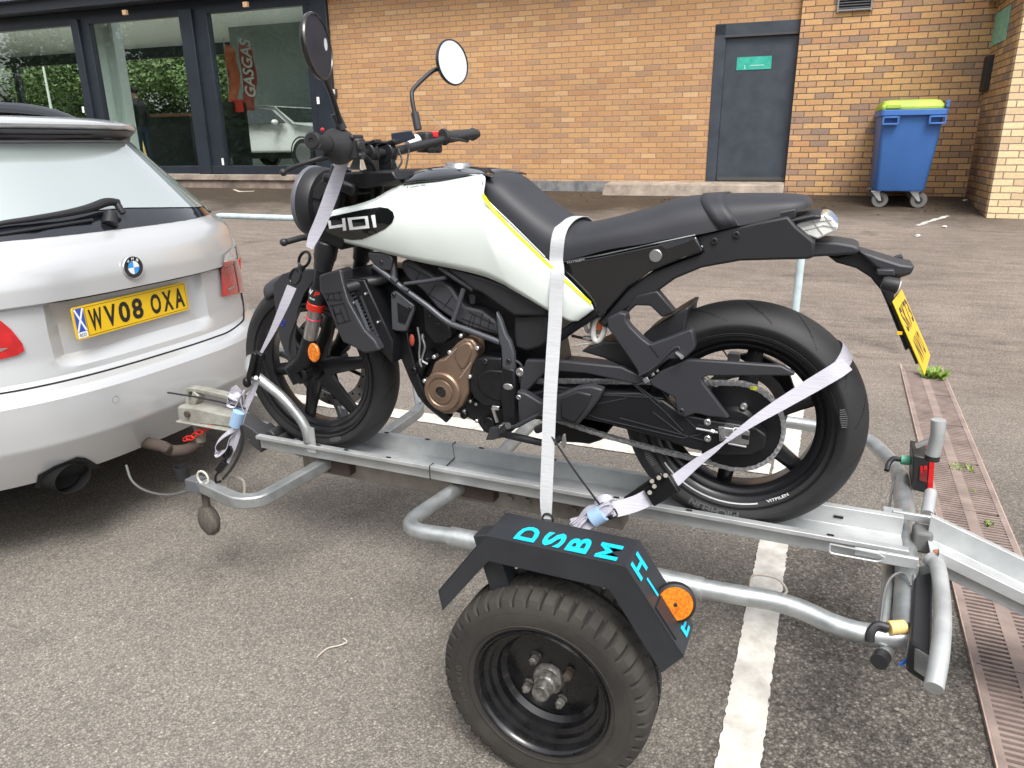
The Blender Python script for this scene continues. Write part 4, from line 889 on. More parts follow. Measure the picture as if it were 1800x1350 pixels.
# far trailer wheel, hidden behind the motorcycle wheels (simple)
# ramp -------------------------------------------------------------------
rp=thing('loading_ramp','galvanised loading ramp sloping down from the rear end of the trailer channel','ramp',(-.5,0,.4))
mb=MB(); ya=.0
x0r,x1r=-.485,-1.53; z0r=.398; slope=(.212-.30)/(.734-.553)
z1r=z0r+(x1r-x0r)*.37
def rch(mb):
    w=.085; lip=.02; h=.062; t=.003
    prof=[(-w-lip,h),(-w,h),(-w+.001,0),(w-.001,0),(w,h),(w+lip,h),(w+lip,h-.03)]; off=[(-w-lip,h-t),(-w-t,h-t),(-w-t,-t),(w+t,-t),(w+t,h-t),(w+lip-t,h-t),(w+lip-t,h-.03)]
    ring=prof+off[::-1]; rings=[]
    for i in range(9): s=i/8; x=lerp(x0r,x1r,s); z=lerp(z0r,z1r,s); rings.append([Vector((x-dz*.0,y,z+dz)) for y,dz in ring])
    mb.loft(rings)
rch(mb); ro=mb.build('ramp_channel',GALV2,rp,bevel=.0012)
mb=MB(); c=S(1625,952,-.02); mb.sph((-.505,-.02,z0r-.003),.010,10,(1.4,1,.5)); mb.build('rust_spot',mat('rust_orange',(.32,.12,.05),.9),rp)
bpy.context.view_layer.update()
# ================================================================= MOTORCYCLE
RC=Vector((0,0,.699)); FC=Vector((1.3402,0,.6915))
bk=thing('motorcycle','white and black naked motorcycle strapped upright in the trailer channel','motorcycle',(.67,0,.395))
PWHITE=mat('bike_white',(.66,.715,.685),.22,coat=.5,spec=.5)
SEATM=mat('seat_vinyl',(.024,.025,.030),.55,bump=.3,bscale=900,bdist=.0006,var=.06,vscale=6)
MBLK=mat('matte_black_plastic',(.015,.0155,.018),.5,bump=.15,bscale=500,bdist=.0006,var=.08,vscale=6)
DGRY=mat('dark_grey_plastic',(.027,.028,.033),.5,bump=.15,bscale=400,bdist=.0006)
ENGB=mat('engine_black',(.008,.0085,.0105),.4,.2,var=.3,vscale=20,bump=.2,bscale=120,bdist=.001)
FRAMEM=mat('frame_grey',(.075,.08,.09),.4,.4)
BRONZE=mat('bronze_cover',(.215,.15,.108),.42,.65,var=.1,vscale=12,bump=.15,bscale=200,bdist=.0008)
GLOSS=mat('gloss_black_panel',(.006,.0065,.008),.10,coat=.8)
ALU=mat('bright_alloy',(.62,.62,.62),.28,.95)
STEEL=mat('brushed_steel',(.42,.42,.43),.35,.9)
CHAINM=mat('chain_steel',(.36,.36,.37),.45,.6,var=.25,vscale=80)
RIMB=mat('rim_black',(.011,.011,.013),.3,.3,coat=.2)
REDA=mat('anodised_red',(.62,.035,.02),.35,.3)
YEL=mat('trim_yellow',(.72,.74,.02),.4)
WMARK=mat('marking_white',(.72,.74,.74),.45)
def T(px,y): return [S(a,b,y) for a,b in px]
def pl(name,px,y1,th,m,parent=bk,bevel=.003,**k):
    mb=MB(); mb.prism(T(px,y1),y1-th,y1); return mb.build(name,m,parent,bevel=bevel,**k)
def tb(name,pts,r,m,parent=bk,n=12,sm=0,**k):
    mb=MB(); P=[S(*p) if len(p)==3 and p[0]>20 else Vector(p) for p in pts]
    if sm: P=smooth_path(P,sm)
    mb.tube(P,r,n); return mb.build(name,m,parent,**k)
def cylp(name,px,py,y0,y1,r,m,parent=bk,n=24,r2=None,rec=0):
    c=S(px,py,y1); mb=MB(); prof=[(0,y0-y1),(r,y0-y1),(r,-.0015),(r-.0015,0)]
    prof+=[(rec,0),(rec*.9,-.004),(0,-.004)] if rec else [(0,0)]
    mb.lathe(prof,c,(0,1,0),n); return mb.build(name,m,parent,ang=30)
# ---- tyres
def moto_tyre(mb,c,R,hw,rb,n=320,phase=0.,groove=None):
    J=60; n=640; prof=[]
    for j in range(J+1):
        t=-1+2*j/J; a=t*PI/2
        if abs(t)<.80: 
            s=t/.80; y=hw*math.sin(s*1.25)/math.sin(1.25); r=R-hw*.62*(1-math.cos(s*1.25))/(1-math.cos(1.25))
        else:
            s=(abs(t)-.8)/.2; y=math.copysign(lerp(hw,hw*.74,s**1.3),t); r=lerp(R-hw*.62,rb,s)
        prof.append((r,y))
    rings=[[Vector((c.x+r*math.cos(2*PI*i/n),c.y+y,c.z+r*math.sin(2*PI*i/n))) for i in range(n)] for r,y in prof]
    o=len(mb.v); mb.v+=[p for rg in rings for p in rg]
    def isg(i,j):
        t=-1+2*(j+.5)/J
        if abs(t)>.70 or abs(t)<.06: return False
        sgn=1 if t>0 else -1; u=abs(t)
        per=n/14 if groove is None else n/groove; q=((i+(per/2 if sgn>0 else 0))/per)%1.
        pos=.10+.75*(u/.7)**1.4; w=.036*(1-abs(u/.7-.5)*1.5)
        return abs(q-pos)<max(w,.0)
    dep={}
    for j in range(J):
        for i in range(n):
            a=o+j*n+i; b=o+j*n+(i+1)%n; g=isg(i,j); mb.f.append((a,b,b+n,a+n)); mb.m.append(1 if g else 0)
GRV=mat('tyre_groove',(.008,.008,.008),.9)
RUBB=mat('tyre_rubber_new',(.018,.018,.019),.62,var=.12,vscale=14,bump=.12,bscale=300,bdist=.0006,rvar=.08)
def rimgeo(mb,c,rb,hw,flip=1):
    mb.lathe([(rb-.004,-hw*.7),(rb+.010,-hw*.93),(rb+.013,-hw),(rb+.008,-hw),(rb-.004,-hw*.86),(rb-.020,-hw*.70),(rb-.030,-hw*.45),(rb-.032,hw*.45),(rb-.020,hw*.70),(rb-.012,hw*.74),(rb-.008,hw*.86),(rb+.004,hw*.97),(rb+.010,hw*1.01),(rb+.013,hw*.98),(rb+.010,hw*.9)],c,(0,1,0),96)
def spoke(mb,c,a,r0,r1,w0,w1,y0,y1,th):
    d=Vector((math.cos(a),0,math.sin(a))); s=Vector((-math.sin(a),0,math.cos(a))); rings=[]
    for t in (0,.2,.45,.7,.9,1):
        r=lerp(r0,r1,t); w=lerp(w0,w1,t)*(1+.5*max(0,t-.8)*5*.35); y=lerp(y0,y1,t); h=lerp(th,th*.7,t); p=c+d*r
        rings.append([p+s*(w*u)+Vector((0,y+h*v,0)) for u,v in ((-1,-.5),(-.55,-.9),(.55,-.9),(1,-.5),(1,.35),(.45,1),(-.45,1),(-1,.35))])
    mb.loft(rings)
def wheel(name,c,R,hwt,hwr,rb,angs,hub_r,hub_y,tn):
    mb=MB(); rimgeo(mb,c,rb,hwr)
    for a in angs: spoke(mb,c,a,.035,rb-.025,.030,.0165,hub_y*.4,0.0,.016)
    mb.lathe([(0,-hub_y),(hub_r*.8,-hub_y),(hub_r,-hub_y*.6),(hub_r*.85,0),(hub_r,hub_y*.6),(hub_r*.8,hub_y),(0,hub_y)],c,(0,1,0),40)
    w=mb.build(name,RIMB,bk,ang=40)
    mb=MB(); moto_tyre(mb,c,R,hwt,rb+.004,groove=tn); t=mb.build('tyre',[RUBB,GRV],w,ang=50)
    mb=MB(); 
    for dr in (.014,.018,.043): mb.lathe([(rb+dr-.0012,hwt*.86),(rb+dr,hwt*.985 if dr>.03 else hwt*.93),(rb+dr+.0012,hwt*.86)],c,(0,1,0),96)
    mb.build('sidewall_rib',RUBB,w)
    return w,t
rw,rt=wheel('rear_wheel',RC,.306,.076,.058,.218,[math.radians(x) for x in (98,38,-22,-82,-142,158)],.055,.055,15)
fw,ft=wheel('front_wheel',FC,.292,.056,.044,.218,[math.radians(x) for x in (-130+180+0,-70+180,-10+180,50+180,110+180,170+180)],.04,.045,15)
# screen-right is -x: angle measured from +x
# rim stripe + lettering (white)
def scr(aud): return PI-math.radians(aud)   # screen angle (ccw, 0=right) -> world angle from +x in xz
mb=MB(); a0,a1=scr(-142),scr(-72); n=40
for i in range(n):
    A=lerp(a0,a1,i/n); B=lerp(a0,a1,(i+1)/n); P=[]
    for a,r in ((A,.2235),(B,.2235),(B,.2275),(A,.2275)): P.append(Vector((r*math.cos(a),.0600,RC.z+r*math.sin(a))))
    mb.add(P,[(0,1,2,3)])
mb.build('rim_stripe',WMARK,rw,smooth=False)
mb=MB(); arc_text(mb,'VITPILEN',Vector((0,0,RC.z)),.2195,.008,scr(-66),scr(-51)-scr(-66),.0605,bold=.02,outward=False); mb.build('rim_lettering',WMARK,rw,smooth=False,normals=False)
mb=MB(); arc_text(mb,'MICHELIN',Vector((0,0,RC.z)),.242,.020,scr(-84),scr(-114)-scr(-84),.0755,bold=.04); mb.build('sidewall_lettering',mat('tyre_raised',(.10,.10,.10),.7),rt,smooth=False,normals=False)
for base,c,rr in ((scr(-150),RC,.25),(scr(-35+180+35),RC,.25),(scr(-72),FC,.243),(scr(12),RC,.25),(scr(150),RC,.25)):
    mb=MB()
    for k in range(9):
        a=base+(k-4)*.022; h=.018-.0015*abs(k-4); p=Vector((c.x+rr*math.cos(a),(.0765 if c is RC else .0555),c.z+rr*math.sin(a))); R=Matrix.Rotation(-a+PI/2,3,'Y'); mb.box(p,(.0025,.0008,h),R)
    mb.build('sidewall_mark',MATS['tyre_raised'],rt if c is RC else ft,smooth=False)
# sprocket carrier, sprocket, chain
mb=MB(); mb.lathe([(0,.060),(.085,.060),(.09,.064),(.09,.078),(.06,.082),(.045,.098),(.03,.10),(0,.10)],RC,(0,1,0),48); mb.build('sprocket_carrier',ENGB,rw)
mb=MB(); n=88; ring=[]
for s_,yy in ((0,.082),(1,.088)): ring.append([Vector(((.111 if i%2 else .1175)*math.cos(2*PI*i/n),yy,RC.z+(.111 if i%2 else .1175)*math.sin(2*PI*i/n))) for i in range(n)])
mb.loft(ring); mb.build('sprocket',ENGB,rw,smooth=False)
for k,aa in enumerate((75,0,-52,-128,146)):
    a=scr(aa); p=RC+Vector((.062*math.cos(a),.089,.062*math.sin(a))); mb=MB(); mb.lathe([(0,0),(.009,0),(.009,.010),(.0075,.012),(.005,.012),(.0045,.007),(0,.007)],p,(0,1,0),12); mb.build('sprocket_nut',ALU,rw,ang=30)
FS=S(905,690,.085); r1=.036; r0=.1145
# chain path (front sprocket larger x): tangents
def circ_pt(c,r,a): return Vector((c.x+r*math.cos(a),.085,c.z+r*math.sin(a)))
d=FS-RC; D_=math.hypot(d.x,d.z); base=math.atan2(d.z,d.x); off=math.acos((r0-r1)/D_)
path=[]; 
aT=base+off; aB=base-off
N1=60
for i in range(N1+1): path.append(circ_pt(RC,r0,aT+(2*PI-2*off)*i/N1))
for i in range(13): path.append(circ_pt(FS,r1,aB+ (2*off)*i/12))
path.append(path[0])
seg=[(path[i+1]-path[i]).length for i in range(len(path)-1)]; tot=sum(seg)
nl=int(tot/.0145); pts=[]
for k in range(nl):
    s_=tot*k/nl; i=0
    while s_>seg[i]: s_-=seg[i]; i+=1
    p=path[i].lerp(path[i+1],s_/seg[i])
    pts.append(p)
# sag of lower run
for p in pts:
    if p.x>.08 and p.z<RC.z-.0: p.z-=.012*math.sin(max(0,min(1,(p.x-.05)/(FS.x-.05)))*PI)
mb=MB()
for k in range(nl):
    a,b=pts[k],pts[(k+1)%nl]; m=(a+b)/2; dd=(b-a).normalized(); up=Vector((-dd.z,0,dd.x)); oy=(.0075 if k%2 else .0052)
    for sy in (-1,1):
        ringA=[]; 
        for yy in (oy-.0009,oy+.0009):
            rg=[]
            for q in range(12):
                t=2*PI*q/12; L_=.0078; 
                x_=math.cos(t); z_=math.sin(t); bulge=1 if abs(x_)>.55 else .62
                rg.append(m+dd*(x_*.0115)+up*(z_*.0092*bulge)+Vector((0,sy*yy,0)))
            ringA.append(rg)
        mb.loft(ringA)
    mb.cyl(a+Vector((0,-.0090,0)),a+Vector((0,.0090,0)),.0040,8)
chn=mb.build('chain',CHAINM,bk,smooth=False)
mb=MB()
for k in range(nl): mb.cyl(pts[k]+Vector((0,.0088,0)),pts[k]+Vector((0,.0108,0)),.0026,8)
mb.build('chain_pins',STEEL,chn,smooth=False)
a=scr(72); mb=MB(); p=RC+Vector((r0*math.cos(a),.0945,r0*math.sin(a))); mb.box(p,(.016,.001,.009)); mb.build('chain_mark',YEL,bk,smooth=False)
# brake discs
def disc(c,r,y,ri,n=40):
    mb=MB(); mb.lathe([(r,y-.002),(r,y+.002),(ri,y+.002),(ri,y-.002),(r,y-.002)],c,(0,1,0),72)
    return mb
DISC=mat('disc_steel',(.30,.29,.28),.35,.85)
mb=disc(FC,.160,-.058,.120); fd=mb.build('brake_disc',DISC,fw)
mb=MB()
for k in range(40):
    a=k*2*PI/40; rr=.149 if k%2 else .131; p=FC+Vector((rr*math.cos(a),-.0555,rr*math.sin(a))); mb.cyl(p,p+Vector((0,.0006,0)),.0042,8)
mb.build('disc_hole',DARK,fd,smooth=False)
mb=MB()
for k in range(6): a=k*PI/3+.3; p=FC+Vector((.085*math.cos(a),-.058,.085*math.sin(a))); mb.box(p,(.09,.003,.012),Matrix.Rotation(-a,3,'Y'))
mb.build('disc_arm',ENGB,fd)
mb=disc(RC,.115,-.07,.085); mb.build('brake_disc',DISC,rw)
# fork ----------------------------------------------------------------------
FT_=Vector((1.128,.1,1.315)); FB_=Vector((1.318,.1,.735))
def fk(t,y): p=FT_.lerp(FB_,t); return Vector((p.x,y,p.z))
SILV=mat('fork_silver',(.46,.45,.44),.3,.85,stretch=(60,60,2),color2=(.30,.29,.285),vscale=3)
for s_ in (1,-1):
    y=.1*s_
    fo=tb('fork_leg',[fk(-.02,y),fk(.30,y),fk(.50,y),fk(.60,y)],[.029,.031,.0225,.0215],ENGB,n=20)
    mb=MB(); ax=(FB_-FT_).normalized(); mb.lathe([(.0,0),(.031,0),(.034,.004),(.034,.050),(.030,.062),(.027,.09)],fk(.34,y),ax,24); mb.build('fork_collar',MBLK,fo)
    mb=MB(); mb.lathe([(.027,0),(.0285,.002),(.0285,.022),(.025,.024)],fk(.665,y),ax,24); mb.build('preload_ring',REDA,fo)
    mb=MB(); mb.cyl(fk(.70,y),fk(.87,y),.0215,20); mb.build('fork_slider',SILV,fo)
    mb=MB(); mb.tube([fk(.585,y),fk(.668,y)],.0268,20); mb.build('seal_head',BLK,fo)
    mb=MB(); mb.tube([fk(.752,y)+(Vector((0,math.sin(t),0))+Vector((ax.z,0,-ax.x))*math.cos(t))*.0225 for t in [2*PI*i/20 for i in range(20)]],.0022,6,closed=True); mb.build('travel_ring',mat('o_ring_pink',(.65,.03,.08),.4),fo)
    mb=MB(); rings=[]
    b0=fk(.865,y); 
    mb.tube([b0,fk(.93,y),fk(.99,y)+Vector((.005,0,0)),Vector((FC.x+.028,y*1.02,FC.z+.015)),Vector((FC.x+.01,y*1.02,FC.z-.03))],[.0245,.028,.03,.031,.022],16); mb.lathe([(.0,-.02),(.030,-.02),(.030,.014),(.024,.018),(.017,.018),(.016,.006),(0,.006)],Vector((FC.x,y,FC.z)),(0,s_,0),24)
    mb.build('axle_clamp',ENGB,fo)
# lettering on seal head
mb=MB()
def forkdecal(t0,t1,u0,u1,y=.1,r=.0273):
    P=[]; 
    for t,u in ((t0,u0),(t0,u1),(t1,u1),(t1,u0)):
        c=fk(t,y); a=u; e1=Vector((0,1,0)); e2=Vector((ax.z,0,-ax.x)); P.append(c+e1*math.cos(a)*r+e2*math.sin(a)*r)
    return P
e2=Vector((ax.z,0,-ax.x))
def fdec(txt,t0,t1,uc,uw,m,nm,r=.0274):
    mb=MB(); vs,fs=text_geo(txt,.04,.2); P=[]
    for g in vs:
        u=uc+uw*(g.x-.5); c=fk(lerp(t1,t0,g.y),.1); P.append(c+Vector((0,1,0))*math.cos(u)*r+e2*math.sin(u)*r)
    mb.add(P,fs); mb.build(nm,m,bk,smooth=False,normals=False)
sgn_e2=1 if e2.x<0 else -1
fdec('W',.592,.620,-.45*sgn_e2*1,.85*sgn_e2,WMARK,'fork_lettering'); fdec('P',.592,.618,.45*sgn_e2,.7*sgn_e2,REDA,'fork_lettering')
fdec('XPLOR',.632,.640,-.05*sgn_e2,.8*sgn_e2,WMARK,'fork_lettering')
# amber reflector on fork
c=S(551,620,.135); mb=MB(); mb.lathe([(0,-.006),(.0225,-.006),(.0235,0),(.0205,.0035),(0,.004)],c,(.15,1,.12),28); 
for v in mb.v: v.z=c.z+(v.z-c.z)*1.28
mb.build('side_reflector',AMB,bk)
# triple clamps
pl('upper_clamp',[(572,312),(600,303),(690,300),(700,318),(640,332),(590,330)],.12,.24,ENGB,bevel=.006)
mb=MB(); cc=fk(.30,0); mb.box(cc+Vector((-.02,0,-.01)),(.10,.26,.045),Matrix.Rotation(-.32,3,'Y')); mb.box(fk(.06,0)+Vector((-.02,0,0)),(.11,.27,.034),Matrix.Rotation(-.32,3,'Y')); mb.build('fork_clamp',ENGB,bk,bevel=.01)
tb('steering_head',[fk(0,0)+Vector((-.05,0,0)),fk(.32,0)+Vector((-.05,0,0))],.035,ENGB)
mb=MB(); c=S(668,309,.062); mb.lathe([(0,-.02),(.024,-.02),(.024,-.004),(.021,0),(.016,.001),(.014,-.003),(0,-.002)],c,(-.3,.0,1),24); mb.build('clamp_cap',ALU,bk)
c=fk(-.03,.1); mb=MB(); mb.lathe([(0,-.02),(.023,-.02),(.023,0),(.012,.004),(0,.002)],c,(-.3,0,1),20); mb.build('fork_cap',ALU,bk)
c=fk(-.03,-.1); mb=MB(); mb.lathe([(0,-.02),(.023,-.02),(.023,0),(.012,.004),(0,.002)],c,(-.3,0,1),20); mb.build('fork_cap',ALU,bk)
# handlebar
hb=[Vector((1.0,.37,1.392)),Vector((1.012,.25,1.378)),Vector((1.05,.13,1.368)),Vector((1.068,.05,1.362)),Vector((1.068,-.05,1.362)),Vector((1.05,-.13,1.372)),Vector((1.0,-.25,1.395)),Vector((.94,-.38,1.415))]
mb=MB(); mb.tube(smooth_path(hb,5),.0135,14); mb.build('handlebar',BLK,bk)
CLM=mat('clamp_anodised',(.03,.032,.036),.3,.6)
for y in (.048,-.048):
    mb=MB(); c=Vector((1.068,y,1.362)); mb.lathe([(.014,-.016),(.031,-.016),(.033,-.012),(.033,.012),(.031,.016),(.014,.016)],c,(0,1,0),24); mb.box(c+Vector((-.002,0,-.038)),(.050,.030,.056)); mb.box(c+Vector((-.006,0,.024)),(.070,.032,.012),Matrix.Rotation(.25,3,'Y')); hc=mb.build('bar_clamp',CLM,bk,bevel=.003)
    mb=MB()
    for dx in (-.022,.022): mb.cyl(c+Vector((dx,.0,.026)),c+Vector((dx,.0,.037)),.0055,8)
    mb.build('clamp_bolt',STEEL,hc)
GRIP=mat('grip_rubber',(.028,.028,.030),.75,bump=.8,bscale=350,bdist=.002)
def gripd(a,b,nm):
    d=(b-a); L_=d.length; mb=MB(); prof=[(0,-.0),(.0195,0),(.0205,.004)]
    k=14
    for i in range(k): t=i/(k-1); prof.append((.0165+.0012*(i%2),lerp(.014,L_-.016,t)))
    prof+=[(.024,L_-.012),(.026,L_-.006),(.024,L_),(0,L_)]; mb.lathe(prof,a,d,24); return mb.build(nm,GRIP,bk,ang=50)
gl=S(552,248,.385); gl2=S(590,256,.27); gripd(gl,gl2,'grip')
mb=MB(); dl=(gl-gl2).normalized(); mb.lathe([(0,0),(.0185,0),(.0205,.003),(.0205,.014),(.017,.018),(.007,.018),(.006,.015),(0,.015)],gl-dl*.004,dl,24); mb.build('bar_end',BLK,bk,ang=30)
gr=S(832,236,-.39); gr2=S(778,241,-.265); gripd(gr,gr2,'grip')
mb=MB(); dr=(gr-gr2).normalized(); mb.lathe([(0,0),(.017,0),(.017,.008),(.013,.012),(.013,.020),(.009,.022),(0,.022)],gr,dr,20); mb.build('bar_end',BLK,bk)
# left switchgear: big rounded bell near the bar clamp
mb=MB(); mb.lathe([(.018,-.035),(.024,-.022),(.034,-.008),(.043,.012),(.046,.030),(.043,.048),(.030,.056),(0,.056)],gl2+dl*.012,-dl,28); mb.build('switch_housing',GRIP,bk)
mb=MB(); c=S(622,262,.235); mb.box(c,(.05,.045,.052),Matrix.Rotation(.3,3,'Z')); mb.box(c+Vector((.008,-.0,.028)),(.05,.05,.014)); mb.box(c+Vector((-.028,.01,.008)),(.012,.03,.022)); mb.box(c+Vector((-.028,.008,-.016)),(.012,.026,.014)); mb.build('switch_block',BLK,bk,bevel=.005)
mb=MB(); mb.sph(S(567,228,.30),.0055,10,(1,1,.9)); mb.build('red_switch',mat('switch_red',(.62,.02,.03),.35),bk)
mb=MB(); c=S(628,300-8,.20); mb.loft([[c+Vector((.02*a,.015*b,-.01)) for a,b in ((-1,-1),(1,-1),(1,1),(-1,1))],[c+Vector((.010*a-.005,.008*b,.022)) for a,b in ((-1,-1),(1,-1),(1,1),(-1,1))]]); mb.build('lever_perch',ALU,bk,bevel=.002)
# clutch lever
tb('clutch_lever',[(597,272,.27),(572,277,.30),(548,283,.33),(520,292,.345),(505,299,.35)],[.008,.008,.0055,.005,.0055],BLK,sm=0)
mb=MB(); mb.sph(S(498,303,.352),.0095,12); mb.build('lever_ball',BLK,bk)
# right side: switch, lever, mirror stalk
mb=MB(); c=S(752,250,-.235); mb.box(c,(.055,.06,.062),Matrix.Rotation(-.3,3,'Z')); mb.box(c+Vector((-.01,-.02,-.018)),(.05,.03,.03)); mb.build('switch_block',BLK,bk,bevel=.008)
mb=MB(); c2=S(761,234,-.238); mb.box(c2+Vector((0,0,-.004)),(.03,.022,.018),Matrix.Rotation(-.3,3,'Z')); mb.build('kill_switch',MATS['switch_red'],bk,bevel=.003)
tb('brake_line_sleeve',[(735,244,-.20),(718,256,-.165)],.016,mat('sleeve_white',(.55,.55,.55),.5),n=14)
mb=MB(); c=S(708,243,-.12); a,b,c_,d_=[S(px,py,-.10) for px,py in ((687,234),(724,229),(731,243),(690,257))]; off=Vector((.006,-.010,0)); mb.loft([[a,b,c_,d_],[a+off,b+off,c_+off,d_+off]]); mb.build('display',mat('display_navy',(.03,.035,.05),.3),bk,bevel=.003)
tb('front_brake_lever',[(745,262,-.22),(760,200,-.30)] if False else [(790,244,-.24),(810,246,-.31),(822,248,-.36)],.005,BLK)
tb('cable_tie',[(783,229,-.30),(765,212,-.29),(744,195,-.28)],.0011,mat('tie_grey',(.3,.3,.3),.5),n=5)
# mirrors
MIRG=mat('mirror_glass',(.93,.95,.95),.03,1.0); MIRD=mat('mirror_dark_reflection',(.014,.018,.032),.45,0)  # left glass: dark reflection put into the base colour
def mirror(c,n,stalk,glass,base,sleeve):
    n=Vector(n).normalized()
    o=tb('mirror',stalk,.0068,BLK,sm=4)
    mb=MB(); mb.lathe([(0,-.019),(.035,-.019),(.058,-.014),(.069,-.006),(.071,.001),(.0695,.005),(.066,.0055),(.065,.003)],c,n,48); mb.build('mirror_shell',mat('mirror_black',(.012,.012,.013),.3,coat=.3),o)
    mb=MB(); mb.lathe([(.0655,.0032),(.0,.0036)],c,n,48); mb.build('mirror_glass',glass,o)
    mb=MB(); mb.tube(sleeve,.0125,14); mb.build('stalk_sleeve',DGRY,o)
    return o
mirror(S(558,82,.42),(-.95,-.22,.08),[S(598,215,.27),S(584,170,.31),S(572,140,.36),S(563,112,.40)],MIRD,None,[S(602,228,.26),S(589,200,.272)])
mb=MB(); c=S(566,79,.42)+Vector((-.95,-.22,.08)).normalized()*.009; e1=Vector((.22,-.95,0)).normalized(); mb.add([c+e1*(.009*math.cos(t))+Vector((0,0,.013*math.sin(t))) for t in [2*PI*i/16 for i in range(16)]],[tuple(range(16))]); mb.build('mirror_highlight',mat('highlight_silver',(.6,.6,.62),.4),bk,smooth=False)  # painted oval highlight on the left mirror glass
tb('mirror_tether',[(541,95,.41),(532,90,.42),(531,82,.42),(538,78,.42)],.0015,BLK,sm=3,n=6)
mirror(S(795,110,-.40),(-.93,.28,.10),[S(729,200,-.25),S(724,170,-.26),S(728,155,-.28),S(756,128,-.34),S(772,120,-.37)],MIRG,None,[S(735,228,-.245),S(729,198,-.25)])
# cables at the head
for k,pts_ in enumerate(([(612,270,.2),(640,300,.12),(655,330,.08),(648,372,.06)],[(628,262,.18),(655,290,.1),(668,330,.06),(660,360,.04)],[(700,262,-.06),(706,285,-.05),(690,305,0)],[(720,258,-.12),(712,300,-.06),(700,318,-.02)])):
    tb('control_cable',pts_,.0055 if k<2 else .003,BLK,sm=5,n=8)
tb('wire_loom',[(701,262,-.07),(695,280,-.06),(700,296,-.04)],.003,ALU,sm=4,n=8)
# headlight
mb=MB(); hc=Vector((1.238,0,1.216)); mb.lathe([(0,-.075),(.05,-.07),(.070,-.045),(.078,-.005),(.080,.012),(.098,.016),(.1035,.026),(.1035,.062),(.100,.072),(.096,.074),(.094,.066),(.08,.060),(.0,.062)],hc,(1,0,.1),56); hl=mb.build('headlight',MBLK,bk,ang=40)
mb=MB(); mb.lathe([(.1035,.060),(.1052,.063),(.1052,.073),(.101,.077)],hc,(1,0,.1),56); mb.build('headlight_ring',mat('ring_grey',(.10,.105,.12),.4),hl)
mb=MB(); mb.lathe([(.096,.0745),(.05,.085),(0,.088)],hc,(1,0,.1),40); mb.build('headlight_lens',mat('lens_dark',(.05,.05,.055),.08,coat=1),hl)
pl('headlight_recess',[(548,348),(552,330),(566,316),(582,312),(580,330),(566,345),(562,352)],.085,.02,BLK,hl,bevel=.002)
tb('indicator_stub',[(556,415,.10),(530,418,.16),(504,425,.20)],[.010,.009,.009],BLK); 
mb=MB(); mb.sph(S(499,426,.205),.0115,12,(1.1,1,1)); mb.build('indicator_lamp',BLK,bk)
# front mudguard
mb=MB(); rings=[]
A0,A1=math.radians(162),math.radians(28)
for i in range(25):
    a=lerp(math.radians(57),math.radians(126),i/24); R_=.318; rg=[]
    hw=lerp(.060,.072,min(1,i/8))
    for j in range(13):
        t=-1+j/6; y=hw*math.sin(t*PI/2*.98)/1; r=R_-.055*(1-math.cos(t*PI/2*.98))
        rg.append(FC+Vector((r*math.cos(a),y,r*math.sin(a))))
    rings.append(rg)
mb.loft(rings,closed=False,cap=False); mg_=mb.build('front_mudguard',DGRY,bk,solid=.004)
pl('mudguard_side',[(480,499),(496,482),(524,474),(556,474),(552,492),(535,516),(523,545),(518,590),(522,625),(518,642),(508,641),(491,595),(481,522)],.082,.005,DGRY,mg_,bevel=.002)
mb=MB(); cpos=S(497,567,.0835); mb.tube([cpos+Vector((.008*math.cos(t),0,.011*math.sin(t))) for t in [2*PI*i/16 for i in range(16)]],.0012,5,closed=True); text_on(mb,'15',cpos+Vector((.006,.0005,-.005)),(-.012,0,0),(0,0,.010),(0,0,0)) ; mb.build('inspection_mark',mat('ink_blue',(.02,.03,.30),.5),mg_,smooth=False,normals=False)
tb('speed_cable',[(516,636,.09),(508,615,.088),(512,585,.09),(530,540,.075)],.003,BLK,sm=4,n=6)
# radiator shroud with embossed mark
sh_px=[(560,484),(594,473),(601,476),(603,493),(609,524),(622,549),(638,578),(658,598),(668,616),(640,622),(622,611),(602,602),(591,578),(572,530),(561,510)]
sh=pl('radiator_shroud',sh_px,.168,.055,DGRY,bevel=.006,bseg=3)
EMB=mat('emboss_dark',(.010,.010,.012),.6)
def strokes(name,lst,y,w,m,parent,th=.0012):
    mb=MB()
    for seg_ in lst:
        P=T(seg_,y); 
        for a,b in zip(P,P[1:]):
            d=(b-a).normalized(); s_=Vector((-d.z,0,d.x)); mb.prism([a-d*w*.4+s_*w/2,b+d*w*.4+s_*w/2,b+d*w*.4-s_*w/2,a-d*w*.4-s_*w/2],y-.001,y+th)
    return mb.build(name,m,parent,smooth=False)
strokes('embossed_mark',[[(571,517),(600,513)],[(576,527),(578,518)],[(588,526),(586,516)],[(599,524),(596,514)],[(572,527),(602,527)],[(580,538),(604,533),(614,560)],[(584,536),(594,569),(616,563)],[(590,552),(600,550)],[(598,543),(606,565)],[(586,545),(590,556)]],.1682,.0036,EMB,sh)
